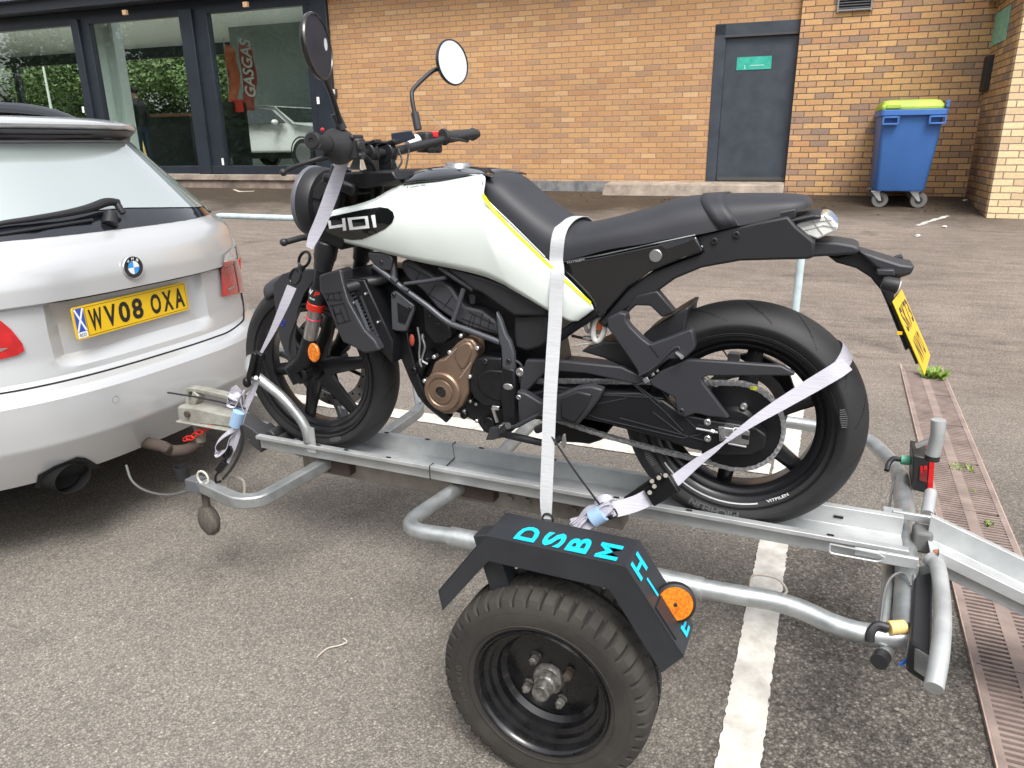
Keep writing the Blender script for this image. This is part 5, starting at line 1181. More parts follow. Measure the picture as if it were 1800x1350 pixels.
# shroud edge line
strokes('shroud_edge',[[(597,474),(603,500),(612,530),(640,580),(642,584)]],.1685,.0025,mat('edge_light',(.14,.145,.155),.4),sh)
pl('radiator',[(596,478),(612,490),(640,492),(690,600),(690,640),(668,616),(640,585),(608,530)],.14,.28,ENGB,bevel=.004)
mb=MB()
for k in range(16):
    t=k/15; a=S(lerp(606,658,t),lerp(500,592,t),.143); mb.box(a,(.028,.004,.004),Matrix.Rotation(.5,3,'Y'))
mb.build('radiator_tank',FRAMEM,bk)
tb('coolant_hose',[(612,506,.145),(640,498,.12),(668,492,.09),(700,480,.07)],.017,BLK,sm=4)
tb('radiator_pipe',[(625,528,.15),(637,556,.15),(648,582,.15)],.006,FRAMEM,sm=4,n=8); tb('radiator_pipe',[(634,520,.14),(650,560,.14),(664,592,.14)],.005,MBLK,sm=4,n=8)
for px,py in ((621,533),(631,548),(663,567),(641,517)): cylp('small_screw',px,py,.14,.153,.004,ALU,n=8)
# ---- white tank panel
def skin(pairs,yt,yb,bul,nv=12,nu=4):
    top=[S(a[0],a[1],y) for (a,b),y in zip(pairs,yt)]; bot=[S(b[0],b[1],y) for (a,b),y in zip(pairs,yb)]
    top=smooth_path(top,nu); bot=smooth_path(bot,nu); bl=[]; n=len(top)
    for i in range(n): bl.append(interp(i/(n-1)*(len(pairs)-1),range(len(pairs)),bul))
    g=[]
    for i in range(n):
        row=[]
        for j in range(nv+1):
            t=j/nv; p=top[i].lerp(bot[i],t); p.y+=bl[i]*math.sin(PI*t**.72)**.9 if 0<t<1 else 0; row.append(p)
        g.append(row)
    return g
def gridmesh(mb,g,flip=False,mi=0):
    n=len(g); m=len(g[0]); mb.add([p for r in g for p in r],[(i*m+j,i*m+j+1,(i+1)*m+j+1,(i+1)*m+j) for i in range(n-1) for j in range(m-1)],mi)
TPAIRS=[((574,374),(569,412)),((600,367),(602,424)),((626,361),(640,434)),((660,350),(685,446)),((702,328),(735,459)),((775,317),(795,471)),((848,308),(848,484)),((848,337),(885,499)),((858,355),(900,508)),((900,396),(928,524)),((959,454),(955,540)),((1000,492),(978,552)),((1036,529),(1000,563)),((1044,543),(1016,563))]
TY=[.125,.125,.12,.113,.102,.100,.110,.125,.13,.135,.137,.137,.135,.13]
BY=[.120,.120,.122,.126,.132,.136,.140,.142,.144,.145,.145,.143,.138,.130]
BU=[.006,.012,.018,.028,.038,.040,.034,.026,.020,.014,.010,.007,.004,.001]
g=skin(TPAIRS,TY,BY,BU)
mb=MB(); gridmesh(mb,g); tank=mb.build('tank_panel',PWHITE,bk,solid=.006,soff=0,ang=60)
g2=[[Vector((p.x,-p.y,p.z)) for p in r] for r in g]; mb=MB(); gridmesh(mb,g2); mb.build('tank_panel',PWHITE,bk,solid=.006,soff=0,ang=60)
# helper: y of panel surface at a photo pixel (find nearest point of the grid)
def ysurf(px,py,off=.0042):
    y=.14
    for _ in range(4):
        p=S(px,py,y); best=sorted(((q-p).length_squared+1e-7,q.y) for r in g for q in r)[:5]; ws=[1/b[0] for b in best]; y=sum(w_*b[1] for w_,b in zip(ws,best))/sum(ws)+off
    return S(px,py,y)
def decal(name,poly,m,parent,sub=1,off=.0042):
    mb=MB(); P=[]
    n=len(poly)
    for i in range(n):
        a,b=poly[i],poly[(i+1)%n]
        for k in range(sub): P.append(ysurf(lerp(a[0],b[0],k/sub),lerp(a[1],b[1],k/sub),off))
    mb.add(P,[tuple(range(len(P)))]); return mb.build(name,m,parent,smooth=False)
def decalfill(name,poly,m,parent,off=.0042):  # star fan from centroid rows to follow curvature
    bmx=bmesh.new(); vs=[bmx.verts.new((x,y,0)) for x,y in poly]; f=bmx.faces.new(vs)
    bmesh.ops.triangulate(bmx,faces=[f]); bmesh.ops.subdivide_edges(bmx,edges=bmx.edges[:],cuts=3,use_grid_fill=True); bmesh.ops.triangulate(bmx,faces=bmx.faces[:])
    bmx.verts.ensure_lookup_table(); V=[ysurf(v.co.x,v.co.y,off) for v in bmx.verts]; F_=[tuple(v.index for v in f.verts) for f in bmx.faces]; bmx.free()
    mb=MB(); mb.add(V,F_); return mb.build(name,m,parent,smooth=True,ang=60)
badge=[(570,383),(598,377),(640,368),(668,364),(682,366),(691,373),(693,382),(689,392),(676,403),(655,413),(636,421),(618,422),(596,418),(569,409)]
bg_=decalfill('number_panel',badge,GLOSS,tank,.0046)
W4=[[(576.5,388),(581,387.5),(582.5,397),(602,394),(601,384),(606.5,383),(609,405),(603,406),(602.3,399),(578.5,402.5)],
    [(610.5,383),(646.5,379.5),(649.5,401),(614.5,404.5)],[(652,378.5),(659,377.5),(662,399.5),(656.5,400)]]
for k,pg in enumerate(W4):
    decalfill('panel_numeral',pg,WMARK,bg_,.0060)
decalfill('numeral_counter',[(618,386.5),(641,384),(643,396),(620.5,399)],GLOSS,bg_,.0074)
# yellow stripe along the rear lower edge
decalfill('trim_stripe',[(847,340),(851,341),(870,368),(905,405),(960,458),(1000,495),(1039,530),(1040,538),(1000,502),(958,463),(903,410),(866,373),(848,348)],YEL,tank,.005)
# small warning print
strokes('tank_print',[[(715,330),(717,328)],[(722,329),(736,326)],[(740,326),(748,325)]],.118,.0022,mat('print_grey',(.35,.37,.37),.5),tank)
# tank top
tt=[(712,322,.105),(735,319,.108),(775,316,.108),(820,311,.108),(850,308,.110),(868,312,.11)]; tc_=[(716,316,0),(740,300,0),(780,293,0),(825,293,0),(862,297,0),(872,306,0)]
mb=MB(); gg=[]
A=smooth_path([S(*p) for p in tt],4); B=smooth_path([S(*p) for p in tc_],4)
for a,b in zip(A,B):
    row=[]
    for k in range(17):
        t=-1+k/8; f=(1-abs(t)**2.2); row.append(Vector((lerp(a.x,b.x,f),.112*t,lerp(a.z,b.z,f))))
    gg.append(row)
gridmesh(mb,gg); mb.build('tank_cover',GLOSS,bk,solid=.004,ang=60)
mb=MB(); c=S(806,291,0); mb.lathe([(0,.008),(.030,.008),(.034,.006),(.036,0),(.043,-.002),(.046,-.008)],c,(0,0,1),32); mb.build('fuel_cap',STEEL,bk)
# ---- seat
SP=[((855,306),(851,318),.10,.03),((893,307),(860,357),.118,.04),((930,336),(905,402),.122,.04),((971,367),(955,450),.127,.04),((1010,391),(987,458),.13,.04),((1033,392),(1030,449),.132,.04),((1072,384),(1072,438),.132,.04),((1110,374),(1130,429),.13,.04),((1150,363),(1170,421),.125,.04),((1189,349),(1224,413),.12,.04),((1247,343),(1275,402),.113,.035),((1298,341),(1320,393),.105,.03),((1350,341),(1362,383),.095,.03),((1391,342),(1392,375),.085,.025),((1418,345),(1416,368),.065,.02),((1427,352),(1426,362),.035,.01)]
def seatgrid(SP,ex=0.):
    tp=smooth_path([S(a[0],a[1],yy) for a,b,w,yy in SP],4); bt=smooth_path([S(b[0],b[1],w) for a,b,w,yy in SP],4); n=len(tp); G=[]
    for i in range(n):
        row=[]; w=bt[i].y+ex
        for k in range(25):
            t=-1+k/12; a=abs(t)
            y=w*math.copysign(min(1,(a*1.0))**.8 if a<1 else 1,t); f=max(0,(1-a**3.2))
            yy=w*math.sin(a*PI/2)**.85*(1 if t>0 else -1); f=math.cos(a*PI/2)**.62
            row.append(Vector((lerp(bt[i].x,tp[i].x,f),yy,lerp(bt[i].z,tp[i].z+ex,f))))
        G.append(row)
    return G
G=seatgrid(SP); mb=MB(); gridmesh(mb,G)
m_=len(G[0]); n_g=len(G)
mb.f.append(tuple(range(m_))); mb.m.append(0); mb.f.append(tuple((n_g-1)*m_+k for k in range(m_-1,-1,-1))); mb.m.append(0)
for i in range(n_g-1): mb.f.append((i*m_,(i+1)*m_,(i+1)*m_+m_-1,i*m_+m_-1)); mb.m.append(0)
seat=mb.build('seat',SEATM,bk,ang=60)
def seatrib(ix,nm,r=.0028,ex=.001):
    mb=MB(); mb.tube([G[ix][k]+Vector((0,0,ex)) for k in range(m_)],r,8); return mb.build(nm,SEATM,seat)
# pillion strap band and seam
i0=min(range(n_g),key=lambda i:abs(G[i][12].x-S(1275,342,.03).x)); 
mb=MB(); band=[]
for i in range(i0-3,i0+1): band.append([Vector((p.x,p.y*1.012,p.z))+Vector((0,0,.0022)) for p in G[i]])
gridmesh(mb,band); mb.build('seat_strap',SEATM,seat,solid=.003,ang=60); seatrib(i0,'seat_seam',.0034); 
# silver trim line below the front of the seat
tb('seat_trim',[(849,318,.132),(848,334,.134),(856,351,.136),(900,394,.14),(958,452,.142)],.0018,mat('trim_silver',(.35,.37,.37),.35,.4),sm=3,n=6)
pl('seat_base',[(958,445),(1030,436),(1130,416),(1224,402),(1320,382),(1400,366),(1398,385),(1330,402),(1236,430),(1100,460),(1050,520),(1000,490)],.092,.184,MBLK,bevel=.004)
tb('seat_rail',[(984,592,.11),(1015,570,.11),(1056,545,.11)],.013,ENGB)
# ---- side panel, tail
sp_=pl('side_panel',[(962,458),(985,462),(1060,449),(1153,429),(1224,415),(1236,443),(1190,459),(1140,479),(1104,505),(1068,547),(1056,562),(1042,548),(1036,529),(1000,494)],.122,.244,GLOSS,bevel=.006,bseg=3)
tb('side_panel_edge',[(990,460,.124),(1060,447.5,.124),(1153,427.5,.124),(1222,413,.122)],.0016,MATS['trim_silver'],n=6)
pl('side_panel_recess',[(1155,428),(1222,416),(1210,425),(1171,438)],.1235,.002,DGRY,sp_,bevel=0)
cylp('seat_lock',1152,450,.10,.1285,.0155,STEEL,rec=.0)
mb=MB(); mb.prism([Vector((0,0,0))]*3,0,0) if False else None
text_on(mb,'VITPILEN',S(995,463.5,.1232),S(1027,457.5,.1232)-S(995,463.5,.1232),(0,0,.008),(0,0,0),bold=.02); mb.build('panel_lettering',WMARK,sp_,smooth=False,normals=False)
pl('tail_frame',[(1224,415),(1236,444),(1190,461),(1140,481),(1104,507),(1068,549),(1050,566),(1062,577),(1100,545),(1155,513),(1187,490),(1233,471),(1300,459),(1370,457),(1420,456),(1432,452),(1432,425),(1400,398),(1385,380),(1330,391)],.108,.216,MBLK,bevel=.006,bseg=3)
for px,py in ((1255,424),(1294,413)): cylp('tail_bolt',px,py,.10,.113,.008,BLK,rec=.004)
cylp('frame_screw',1233,434,.10,.112,.003,ALU,n=8); cylp('frame_screw',1149,515,.10,.110,.003,ALU,n=8)
pl('tail_fairing',[(1330,438),(1366,432),(1433,423),(1470,425),(1500,430),(1513,436),(1509,447),(1470,450),(1432,452),(1390,456),(1330,457)],.06,.12,DGRY,bevel=.008,bseg=3)
pl('lamp_bezel',[(1323,402),(1376,389),(1412,380),(1440,377),(1445,384),(1400,392),(1388,396),(1434,426),(1404,434),(1384,424)],.092,.184,MBLK,bevel=.004)
pl('bezel_strip',[(1323,402),(1376,389),(1430,378),(1434,381),(1380,394),(1330,406)],.094,.188,DGRY,bevel=.002)
tlm=mat('tail_lens',(.72,.72,.70),.12,coat=.6,color2=(.45,.45,.44),vscale=18)
tl_=pl('tail_light',[(1390,397),(1410,389),(1450,377),(1460,381),(1474,397),(1471,405),(1437,421),(1418,414)],.080,.16,tlm,bevel=.004)
strokes('lens_rib',[[(1404,399),(1440,389),(1462,386)],[(1412,405),(1448,396),(1470,400)],[(1425,384),(1446,411)],[(1450,379),(1466,403)]],.0805,.0016,mat('rib_grey',(.4,.4,.4),.3),tl_)
# plate hanger
pl('plate_hanger',[(1450,447),(1470,452),(1508,441),(1545,452),(1583,464),(1609,468),(1601,483),(1581,489),(1572,520),(1569,541),(1600,612),(1592,618),(1557,530),(1548,510),(1530,488),(1505,472),(1470,462)],.028,.056,MBLK,bevel=.006)
pl('hanger_wing',[(1508,441),(1545,452),(1583,464),(1609,468),(1601,483),(1577,487),(1540,472)],.05,.10,DGRY,bevel=.006)
pl('indicator_mount',[(1541,474),(1572,474),(1574,486),(1541,484)],.068,.03,DGRY,bevel=.003)
mb=MB(); a=S(1550,497,.075); b=S(1578,503,.075); mb.lathe([(0,-.0),(.013,0),(.017,.01),(.018,(b-a).length),(.014,(b-a).length+.002)],a,b-a,24); ind=mb.build('rear_indicator',MBLK,bk)
mb=MB(); mb.lathe([(.0165,0),(.012,.004),(0,.005)],b,b-a,24); mb.build('indicator_lens',mat('lens_clear',(.6,.58,.58),.2),ind)
pl('far_indicator',[(1568,460),(1574,452),(1587,449),(1588,463)],-.07,.03,DGRY,bevel=.002)
# number plate
PY=mat('plate_yellow',(.70,.44,.010),.35,spec=.5); PB=mat('plate_black',(.012,.012,.012),.5)
p0=S(1569,530,.1145); p1=S(1625,659,.1145); dn=(p1-p0); wv=Vector((-.032,-.226,-.012)); nn=dn.cross(wv).normalized(); nn=nn if nn.x<0 else -nn
mb=MB(); tt_=[p0,p1,p1+wv,p0+wv]; mb.loft([[q-nn*.0015 for q in tt_],[q+nn*.0015 for q in tt_]]); npl=mb.build('number_plate',PY,bk,bevel=.001)
mb=MB(); tt_=[p0-nn*.006+dn*.02+wv*.05,p0-nn*.006+dn*.85+wv*.05,p0-nn*.006+dn*.85+wv*.95,p0-nn*.006+dn*.02+wv*.95]; mb.loft([[q-nn*.003 for q in tt_],[q+nn*.003 for q in tt_]]); mb.build('plate_backing',BLK,npl)
mb=MB()
for row,txt in ((0,'SK73'),(1,'NVO')):
    # rows of characters (read from behind the bike: left to right is -y ... +y from camera side)
    for k,ch in enumerate(txt):
        gw=.040; x0=.024+k*.050+(.018 if row else 0); vs,fs=text_geo(ch,.02)
        P=[p0+dn*(.12+.44*row+.33*(1-v.y))+wv*((x0+gw*v.x)/.229)+nn*.0019 for v in vs]; mb.add(P,fs)
mb.build('plate_lettering',PB,npl,smooth=False,normals=False)
mb=MB(); mb.box(p0+dn*.40-nn*.012,(.010,.008,.006)); mb.build('plate_screw',PY,npl)
# ---- swingarm and rear gear
SWA=mat('swingarm_black',(.012,.012,.014),.35,.2,bump=.1,bscale=80,bdist=.001)
pl('swingarm',[(905,690),(940,690),(960,684),(1060,690),(1125,690),(1166,704),(1200,728),(1260,740),(1330,752),(1347,765),(1345,790),(1320,800),(1270,800),(1215,790),(1140,766),(1080,748),(1020,735),(960,722),(910,712)],.128,.04,SWA,bevel=.006,bseg=3)
pl('swingarm',[(905,662),(1060,668),(1166,700),(1260,740),(1330,752),(1347,765),(1345,790),(1270,800),(1140,766),(1020,735),(910,712)],-.09,.04,SWA,bevel=.006)
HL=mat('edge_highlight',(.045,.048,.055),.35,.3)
strokes('swingarm_highlight',[[(937,672),(1000,683),(1060,694),(1165,700)],[(933,697),(975,706),(1050,735),(1200,770),(1232,763)],[(1148,725),(1200,764)],[(1080,660),(1110,672),(1170,725),(1200,757)],[(1066,648),(1100,662),(1160,708)],[(1040,712),(1100,700)],[(1166,690),(1215,745),(1235,760)],[(1090,735),(1240,775)]],.129,.0022,HL,bk)  # thin paler lines paint the highlights along the swingarm's recesses
pl('chain_guard_front',[(914,667),(924,633),(980,634),(1092,645),(1140,668),(1120,676),(1030,657),(962,652),(945,668),(925,690),(913,686)],.135,.02,DGRY,bevel=.004)
pl('chain_guard',[(1161,653),(1207,632),(1260,635),(1373,643),(1398,656),(1395,660.5),(1330,661),(1243,661),(1233,666),(1236,674),(1282,735),(1250,733),(1223,727),(1204,734),(1190,729),(1186,700),(1145,678),(1140,668)],.140,.018,DGRY,bevel=.004)
cylp('guard_screw',1197,724,.13,.146,.009,BLK,rec=.004)
# axle adjusters
ax_=cylp('axle_nut',1279,764,.13,.154,.020,ALU,n=6,rec=.010)
cylp('adjuster_bolt',1243,743,.12,.138,.0085,ALU,rec=.0035); cylp('adjuster_bolt',1243.5,772,.12,.138,.0085,ALU,rec=.0035)
pl('axle_block',[(1262,750),(1300,752),(1318,758),(1316,782),(1290,780),(1264,776)],.134,.01,STEEL,bevel=.002)
pl('block_slot',[(1304,764),(1317,766),(1316,774),(1303,771)],.1345,.002,BLK,bevel=0)
tb('adjuster_screw',[(1224,753,.137),(1262,760,.137)],.0035,ALU,n=8); tb('adjuster_nut',[(1250,757,.137),(1256,759,.137)],.006,ALU,n=6)
tb('disc_retainer',[(1280,779,.13),(1312,785,.13)],.0035,ALU,n=8)
# passenger peg bracket and hugger
pl('hugger',[(1119,640),(1129,589),(1150,574),(1188,550),(1204,541),(1212,540),(1208,550),(1205,572),(1204,600),(1160,640)],.085,.15,MBLK,bevel=.006)
pl('subframe_strut',[(1062,577),(1100,545),(1118,520),(1155,511),(1186,548),(1180,552),(1163,558),(1143,538),(1117,537),(1101,552),(1104,566),(1072,575)],.118,.03,MBLK,bevel=.004)
pb=pl('passenger_bracket',[(1067,560),(1088,549),(1101,552),(1100,564),(1108,575),(1128,595),(1142,606),(1180,592),(1213,579),(1218,583),(1222,608),(1219,616),(1204,630),(1176,632),(1146,652),(1122,661),(1119,650),(1100,622),(1068,577)],.150,.03,DGRY,bevel=.006,bseg=3)
strokes('bracket_joint',[[(1142,606),(1151,618),(1158,627)]],.1508,.0014,BLK,pb)
tb('bracket_edge',[(1124,660,.152),(1150,645,.152),(1180,616,.152),(1192,610,.152),(1195,616,.152)],.003,DGRY,n=8,sm=3)
tb('bracket_pin',[(1190,620,.15),(1199,628,.165)],.0055,ALU,n=10)
mb=MB()
for px,py,w_ in ((1136,668,.014),(1148,658,.008),(1156,652,.006)): mb.box(S(px,py,.142),(w_,.006,w_),Matrix.Rotation(.6,3,'Y'))
mb.build('peg_spring',STEEL,bk,bevel=.001)
pl('fender_flap',[(1020,618),(1060,600),(1090,600),(1119,622),(1122,660),(1100,648),(1060,630)],.10,.10,MBLK,bevel=.006)
# shock spring + reservoir hints
mb=MB(); c=S(1050,578,.05); 
for k in range(4): mb.tube([c+Vector((.022*math.cos(t)-(k-1.5)*.010,.022*math.sin(t),(k-1.5)*.018+.004*math.sin(t))) for t in [2*PI*i/20 for i in range(20)]],.0045,8,closed=True)
mb.build('shock_spring',mat('spring_white',(.55,.54,.53),.4),bk)
mb=MB(); mb.tube([S(1053+9.5*math.cos(t)-7*math.sin(t)*.5,578+22*math.sin(t),.09) for t in [2*PI*i/24 for i in range(24)]],.0075,10,closed=True); mb.tube([S(1035+6*math.cos(t),570+13*math.sin(t),.06) for t in [2*PI*i/20 for i in range(20)]],.006,8,closed=True); mb.build('shock_coil',MATS['spring_white'],bk)

mb=MB(); mb.sph(S(1054,572,.092),.010,12,(.9,.5,1.7)); mb.build('spring_mark',mat('mark_orange',(.45,.10,.02),.5),bk)
tb('shock_wires',[(1010,608,.08),(1035,604,.08),(1060,606,.08),(1080,600,.08)],.003,mat('wire_tape',(.5,.48,.46),.7),sm=4,n=6); tb('shock_wires',[(1005,590,.06),(1040,598,.06),(1075,606,.06)],.004,BLK,sm=4,n=6)
# rear caliper behind
pl('rear_caliper',[(1290,625),(1330,620),(1385,650),(1402,700),(1385,712),(1360,690),(1340,655)],-.085,.02,ENGB,bevel=.004)
for px,py in ((1357,672),(1362,683),(1376,694)): cylp('caliper_rivet',px,py,-.09,-.083,.004,STEEL,n=8)
tb('sensor_wire',[(1205,640,-.06),(1240,620,-.06),(1265,612,-.05),(1280,628,-.05)],.002,BLK,sm=4,n=6)
mb=MB(); mb.box(S(1290,628,-.06),(.03,.03,.025)); mb.build('sensor_block',mat('sensor_grey',(.3,.29,.28),.5),bk,bevel=.003)
pl('swingarm_inner',[(900,632),(1000,640),(1100,652),(1150,680),(1180,722),(1100,744),(1000,732),(905,716)],.045,.09,ENGB,bevel=.004)
# ---- frame and engine
pl('engine_core',[(690,470),(760,480),(848,500),(905,512),(960,548),(975,600),(985,650),(925,660),(905,745),(860,745),(790,722),(745,690),(722,655),(700,600),(690,540),(655,505),(650,470)],.055,.11,ENGB,bevel=.006)
pl('front_cradle',[(687,580),(716,583),(722,615),(731,650),(746,690),(752,702),(735,700),(718,665),(693,603)],.085,.17,ENGB,bevel=.005)
cylp('cradle_bolt',726,652,.08,.092,.011,ENGB,rec=.006)
eb=[(686,517),(692,511),(698,513),(728,537),(727,546),(714,583),(711,583),(698,583),(688,580)]
brk=pl('engine_bracket',eb,.118,.014,FRAMEM,bevel=.004); pl('bracket_opening',[(698,532),(722,545),(712,570),(700,566)],.1195,.002,ENGB,brk,bevel=0)
cylp('bracket_bolt',691,519,.11,.123,.006,BLK,rec=.003); cylp('bracket_bolt',720,542,.11,.123,.006,BLK,rec=.003)
mh=pl('head_shroud',[(646,444),(684,446),(690,455),(687,476),(670,476),(656,464),(648,455)],.125,.03,DGRY,bevel=.004); cylp('shroud_screw',669,461,.12,.128,.006,BLK,rec=.003)
# ribbed air duct running diagonally
duct=[(706,458),(722,456),(755,480),(793,505),(803,521),(816,538),(845,545),(872,565),(878,590),(850,583),(822,575),(793,560),(768,542),(744,513),(716,490),(704,472)]
dct=pl('air_duct',duct,.092,.18,mat('duct_plastic',(.045,.046,.053),.5,bump=.1,bscale=200),bevel=.008,bseg=3)
strokes('duct_line',[[(717,468),(757,489)],[(738,478),(730,494)],[(753,516),(800,548)],[(766,500),(754,518)],[(795,520),(780,541)],[(806,540),(796,560)],[(830,552),(822,574)],[(848,551),(842,580)],[(861,560),(857,585)],[(812,560),(870,582)],[(825,548),(868,570)],[(835,554),(829,577)]],.0925,.0022,BLK,dct)
pl('duct_clip',[(823,518),(831,516),(836,522),(834,535),(826,534)],.098,.01,DGRY,dct,bevel=.002)
pl('tank_belly',[(782,470),(848,486),(885,500),(905,510),(960,543),(962,556),(903,556),(880,540),(845,515),(832,510),(800,485)],.132,.264,MBLK,bevel=.008,bseg=3)
pl('airbox',[(903,556),(962,550),(964,600),(950,612),(925,618),(905,612),(902,590)],.115,.23,MBLK,bevel=.008)
# trellis tubes
fr=tb('frame_tube',[(657,467,.118),(690,492,.12),(711,509,.122),(750,537,.124),(787,566,.125),(825,581,.125),(880,602,.125)],.0085,FRAMEM,sm=4)
tb('frame_tube',[(711,499,.118),(750,494,.115),(784,488,.112)],.0055,FRAMEM); tb('frame_tube',[(773,470,.11),(802,490,.112),(832,509,.115)],.007,FRAMEM)
tb('frame_tube',[(815,508,.118),(806,537,.121),(796,566,.124)],.007,FRAMEM); tb('frame_tube',[(691,450,.10),(692,475,.11),(693,492,.118)],.011,MBLK)
tb('weld_bead',[(688,487,.128),(698,495,.128)],.007,FRAMEM,n=8); tb('weld_bead',[(706,505,.13),(718,511,.13)],.006,FRAMEM,n=8)
# rear frame plate
pl('frame_plate',[(871,547),(880,562),(889,589),(896,600),(903,622),(904,653),(882,650),(880,612),(876,600)],.136,.02,FRAMEM,bevel=.005)
fp=pl('frame_pillar',[(881,645),(904,650),(906,690),(908,748),(885,748),(880,700)],.140,.035,ENGB,bevel=.005)
cylp('pillar_bolt',893,635,.13,.142,.007,BLK,rec=.004); 
mb=MB(); mb.sph(S(893,680,.141),.012,10,(1.3,.2,.8)); mb.build('cable_end',STEEL,fp)
# bronze clutch cover
bz=[(744,686),(747,669),(757,656),(763,638),(772,632),(780,632),(792,615),(803,603),(815,595),(829,596),(837,606),(838,624),(830,641),(823,662),(823,690),(812,714),(794,728),(780,728),(762,718),(749,703)]
ec=pl('engine_cover',bz,.128,.06,BRONZE,bevel=.007,bseg=3)
c=S(778,688,.13)
mb=MB(); mb.lathe([(.058,-.01),(.058,.004),(.054,.009),(.044,.009),(.041,.006),(.036,.006),(.034,.010),(.024,.010),(.020,.012),(.017,.012),(.0165,.006),(.0,.006)],c,(0,1,0),48); mb.build('cover_disc',BRONZE,ec,ang=30)
mb=MB(); mb.lathe([(.0163,.007),(.006,.009),(0,.009)],c,(0,1,0),24); mb.build('cover_plug',BLKG,ec)
strokes('cover_rib',[[(783,633),(802,613)],[(808,665),(828,638)],[(802,634),(815,650)]],.1285,.002,mat('rib_pale',(.5,.42,.36),.4,.5),ec)
up=pl('upper_lobe',[(800,618),(808,606),(818,601),(827,604),(831,615),(822,640),(812,652),(798,630)],.133,.01,BRONZE,ec,bevel=.005)
for px,py in ((809,591),(838,613),(762,628),(789,620),(825,663),(745,670)): cylp('cover_bolt',px,py,.11,.132,.006,ALU,n=10,rec=.003)
# black alternator cover
ac=pl('crankcase_cover',[(824,664),(828,640),(838,630),(850,627),(882,629),(884,652),(884,716),(868,716),(846,711),(832,700),(825,686)],.125,.06,ENGB,bevel=.008,bseg=3)
pl('cover_step',[(838,668),(846,655),(860,650),(884,652),(884,706),(870,704),(850,694),(840,682)],.130,.01,ENGB,ac,bevel=.005)
cylp('case_bolt',852,636,.12,.13,.008,BLK,rec=.004)
for px,py in ((826,706),(836,711),(837,741),(815,723)): cylp('case_bolt',px,py,.08,.10,.0055,ALU,n=8,rec=.002)
pl('lower_case',[(815,700),(882,715),(905,745),(900,760),(870,768),(850,760),(840,745),(822,735),(812,720)],.09,.18,ENGB,bevel=.006)
cylp('oil_filter_cap',857,745,.06,.105,.020,ENGB,rec=.012); cylp('drain_plug',814,731,.06,.10,.011,ENGB,rec=.006)
# cylinder/head details under frame tube
pl('cylinder_head',[(742,540),(765,545),(788,572),(795,590),(780,604),(762,604),(745,580)],.10,.2,ENGB,bevel=.005); cylp('head_bolt',753,558,.09,.104,.006,BLK,rec=.003); cylp('head_bolt',769,572,.09,.104,.006,BLK,rec=.003)
mb=MB(); mb.sph(S(724,598,.09),.010,12,(.9,.5,1.9)); mb.build('horn_mark',mat('horn_red',(.30,.05,.03),.5),bk)
tb('head_wire',[(734,575,.1),(738,600,.1),(737,625,.1),(741,645,.1)],.0035,STEEL,sm=4,n=6); tb('head_wire',[(742,592,.1),(747,610,.1),(742,632,.1),(752,640,.1)],.0035,STEEL,sm=4,n=6)
mb=MB(); mb.sph(S(743,592,.1),.007,8,(.8,.8,1.4)); mb.sph(S(739,636,.1),.006,8,(.8,.8,1.8)); mb.build('wire_plug',ALU,bk)
tb('exhaust_pipe',[(757,622,.08),(742,640,.07),(738,668,.05),(750,700,.03),(790,735,.0)],.018,ENGB,sm=4)
# gear lever, pegs, stand
pl('peg_hanger',[(908,687),(926,693),(950,708),(962,703),(984,694),(1015,681),(1038,679),(1060,685),(1053,702),(1038,722),(1015,748),(990,742),(968,740),(940,738),(912,745)],.162,.03,DGRY,bevel=.005)
cylp('hanger_bolt',911,699,.15,.166,.007,STEEL,rec=.004); cylp('hanger_bolt',952,735,.15,.168,.008,BLK,rec=.004)
pl('heel_guard',[(985,700),(1015,688),(1040,694),(1028,720),(1010,744),(986,734)],.17,.012,MBLK,bevel=.004)
pl('belly_exhaust',[(965,735),(1012,745),(1040,752),(1063,766),(1058,775),(1035,782),(1018,780),(960,777),(955,755)],.05,.12,mat('exhaust_black',(.010,.010,.011),.5,.3),bevel=.012,bseg=3)
tb('gear_lever',[(880,752,.17),(905,750,.175),(925,740,.175),(948,728,.17)],.006,DGRY,sm=3)
tb('foot_peg',[(945,755,.17),(966,746,.24)],[.011,.012],GRIP)
tb('gear_peg',[(880,756,.17),(893,748,.215)],.009,MBLK)
cylp('gear_pivot',881,752,.165,.188,.008,STEEL)
tb('stand_leg',[(880,762,.15),(925,772,.155),(966,780,.16),(985,770,.16)],[.010,.0105,.009,.008],MBLK,sm=3)
pl('stand_bracket',[(861,752),(880,750),(884,770),(872,772),(866,774),(853,774)],.145,.02,DGRY,bevel=.003)
pl('stand_spring',[(988,765),(993,763),(995,785),(990,790),(986,782)],.165,.008,STEEL,bevel=.002)
tb('shift_link',[(866,716,.15),(872,735,.15),(874,742,.15)],.005,ALU,n=8); pl('link_end',[(864,713),(877,715),(876,722),(866,721)],.152,.008,ALU,bevel=.002)
tb('brake_hose',[(900,630,.12),(915,640,.12),(920,655,.12)],.004,BLK,sm=3,n=6)
cylp('pivot_cap',913,655,.11,.135,.012,STEEL,rec=.006)
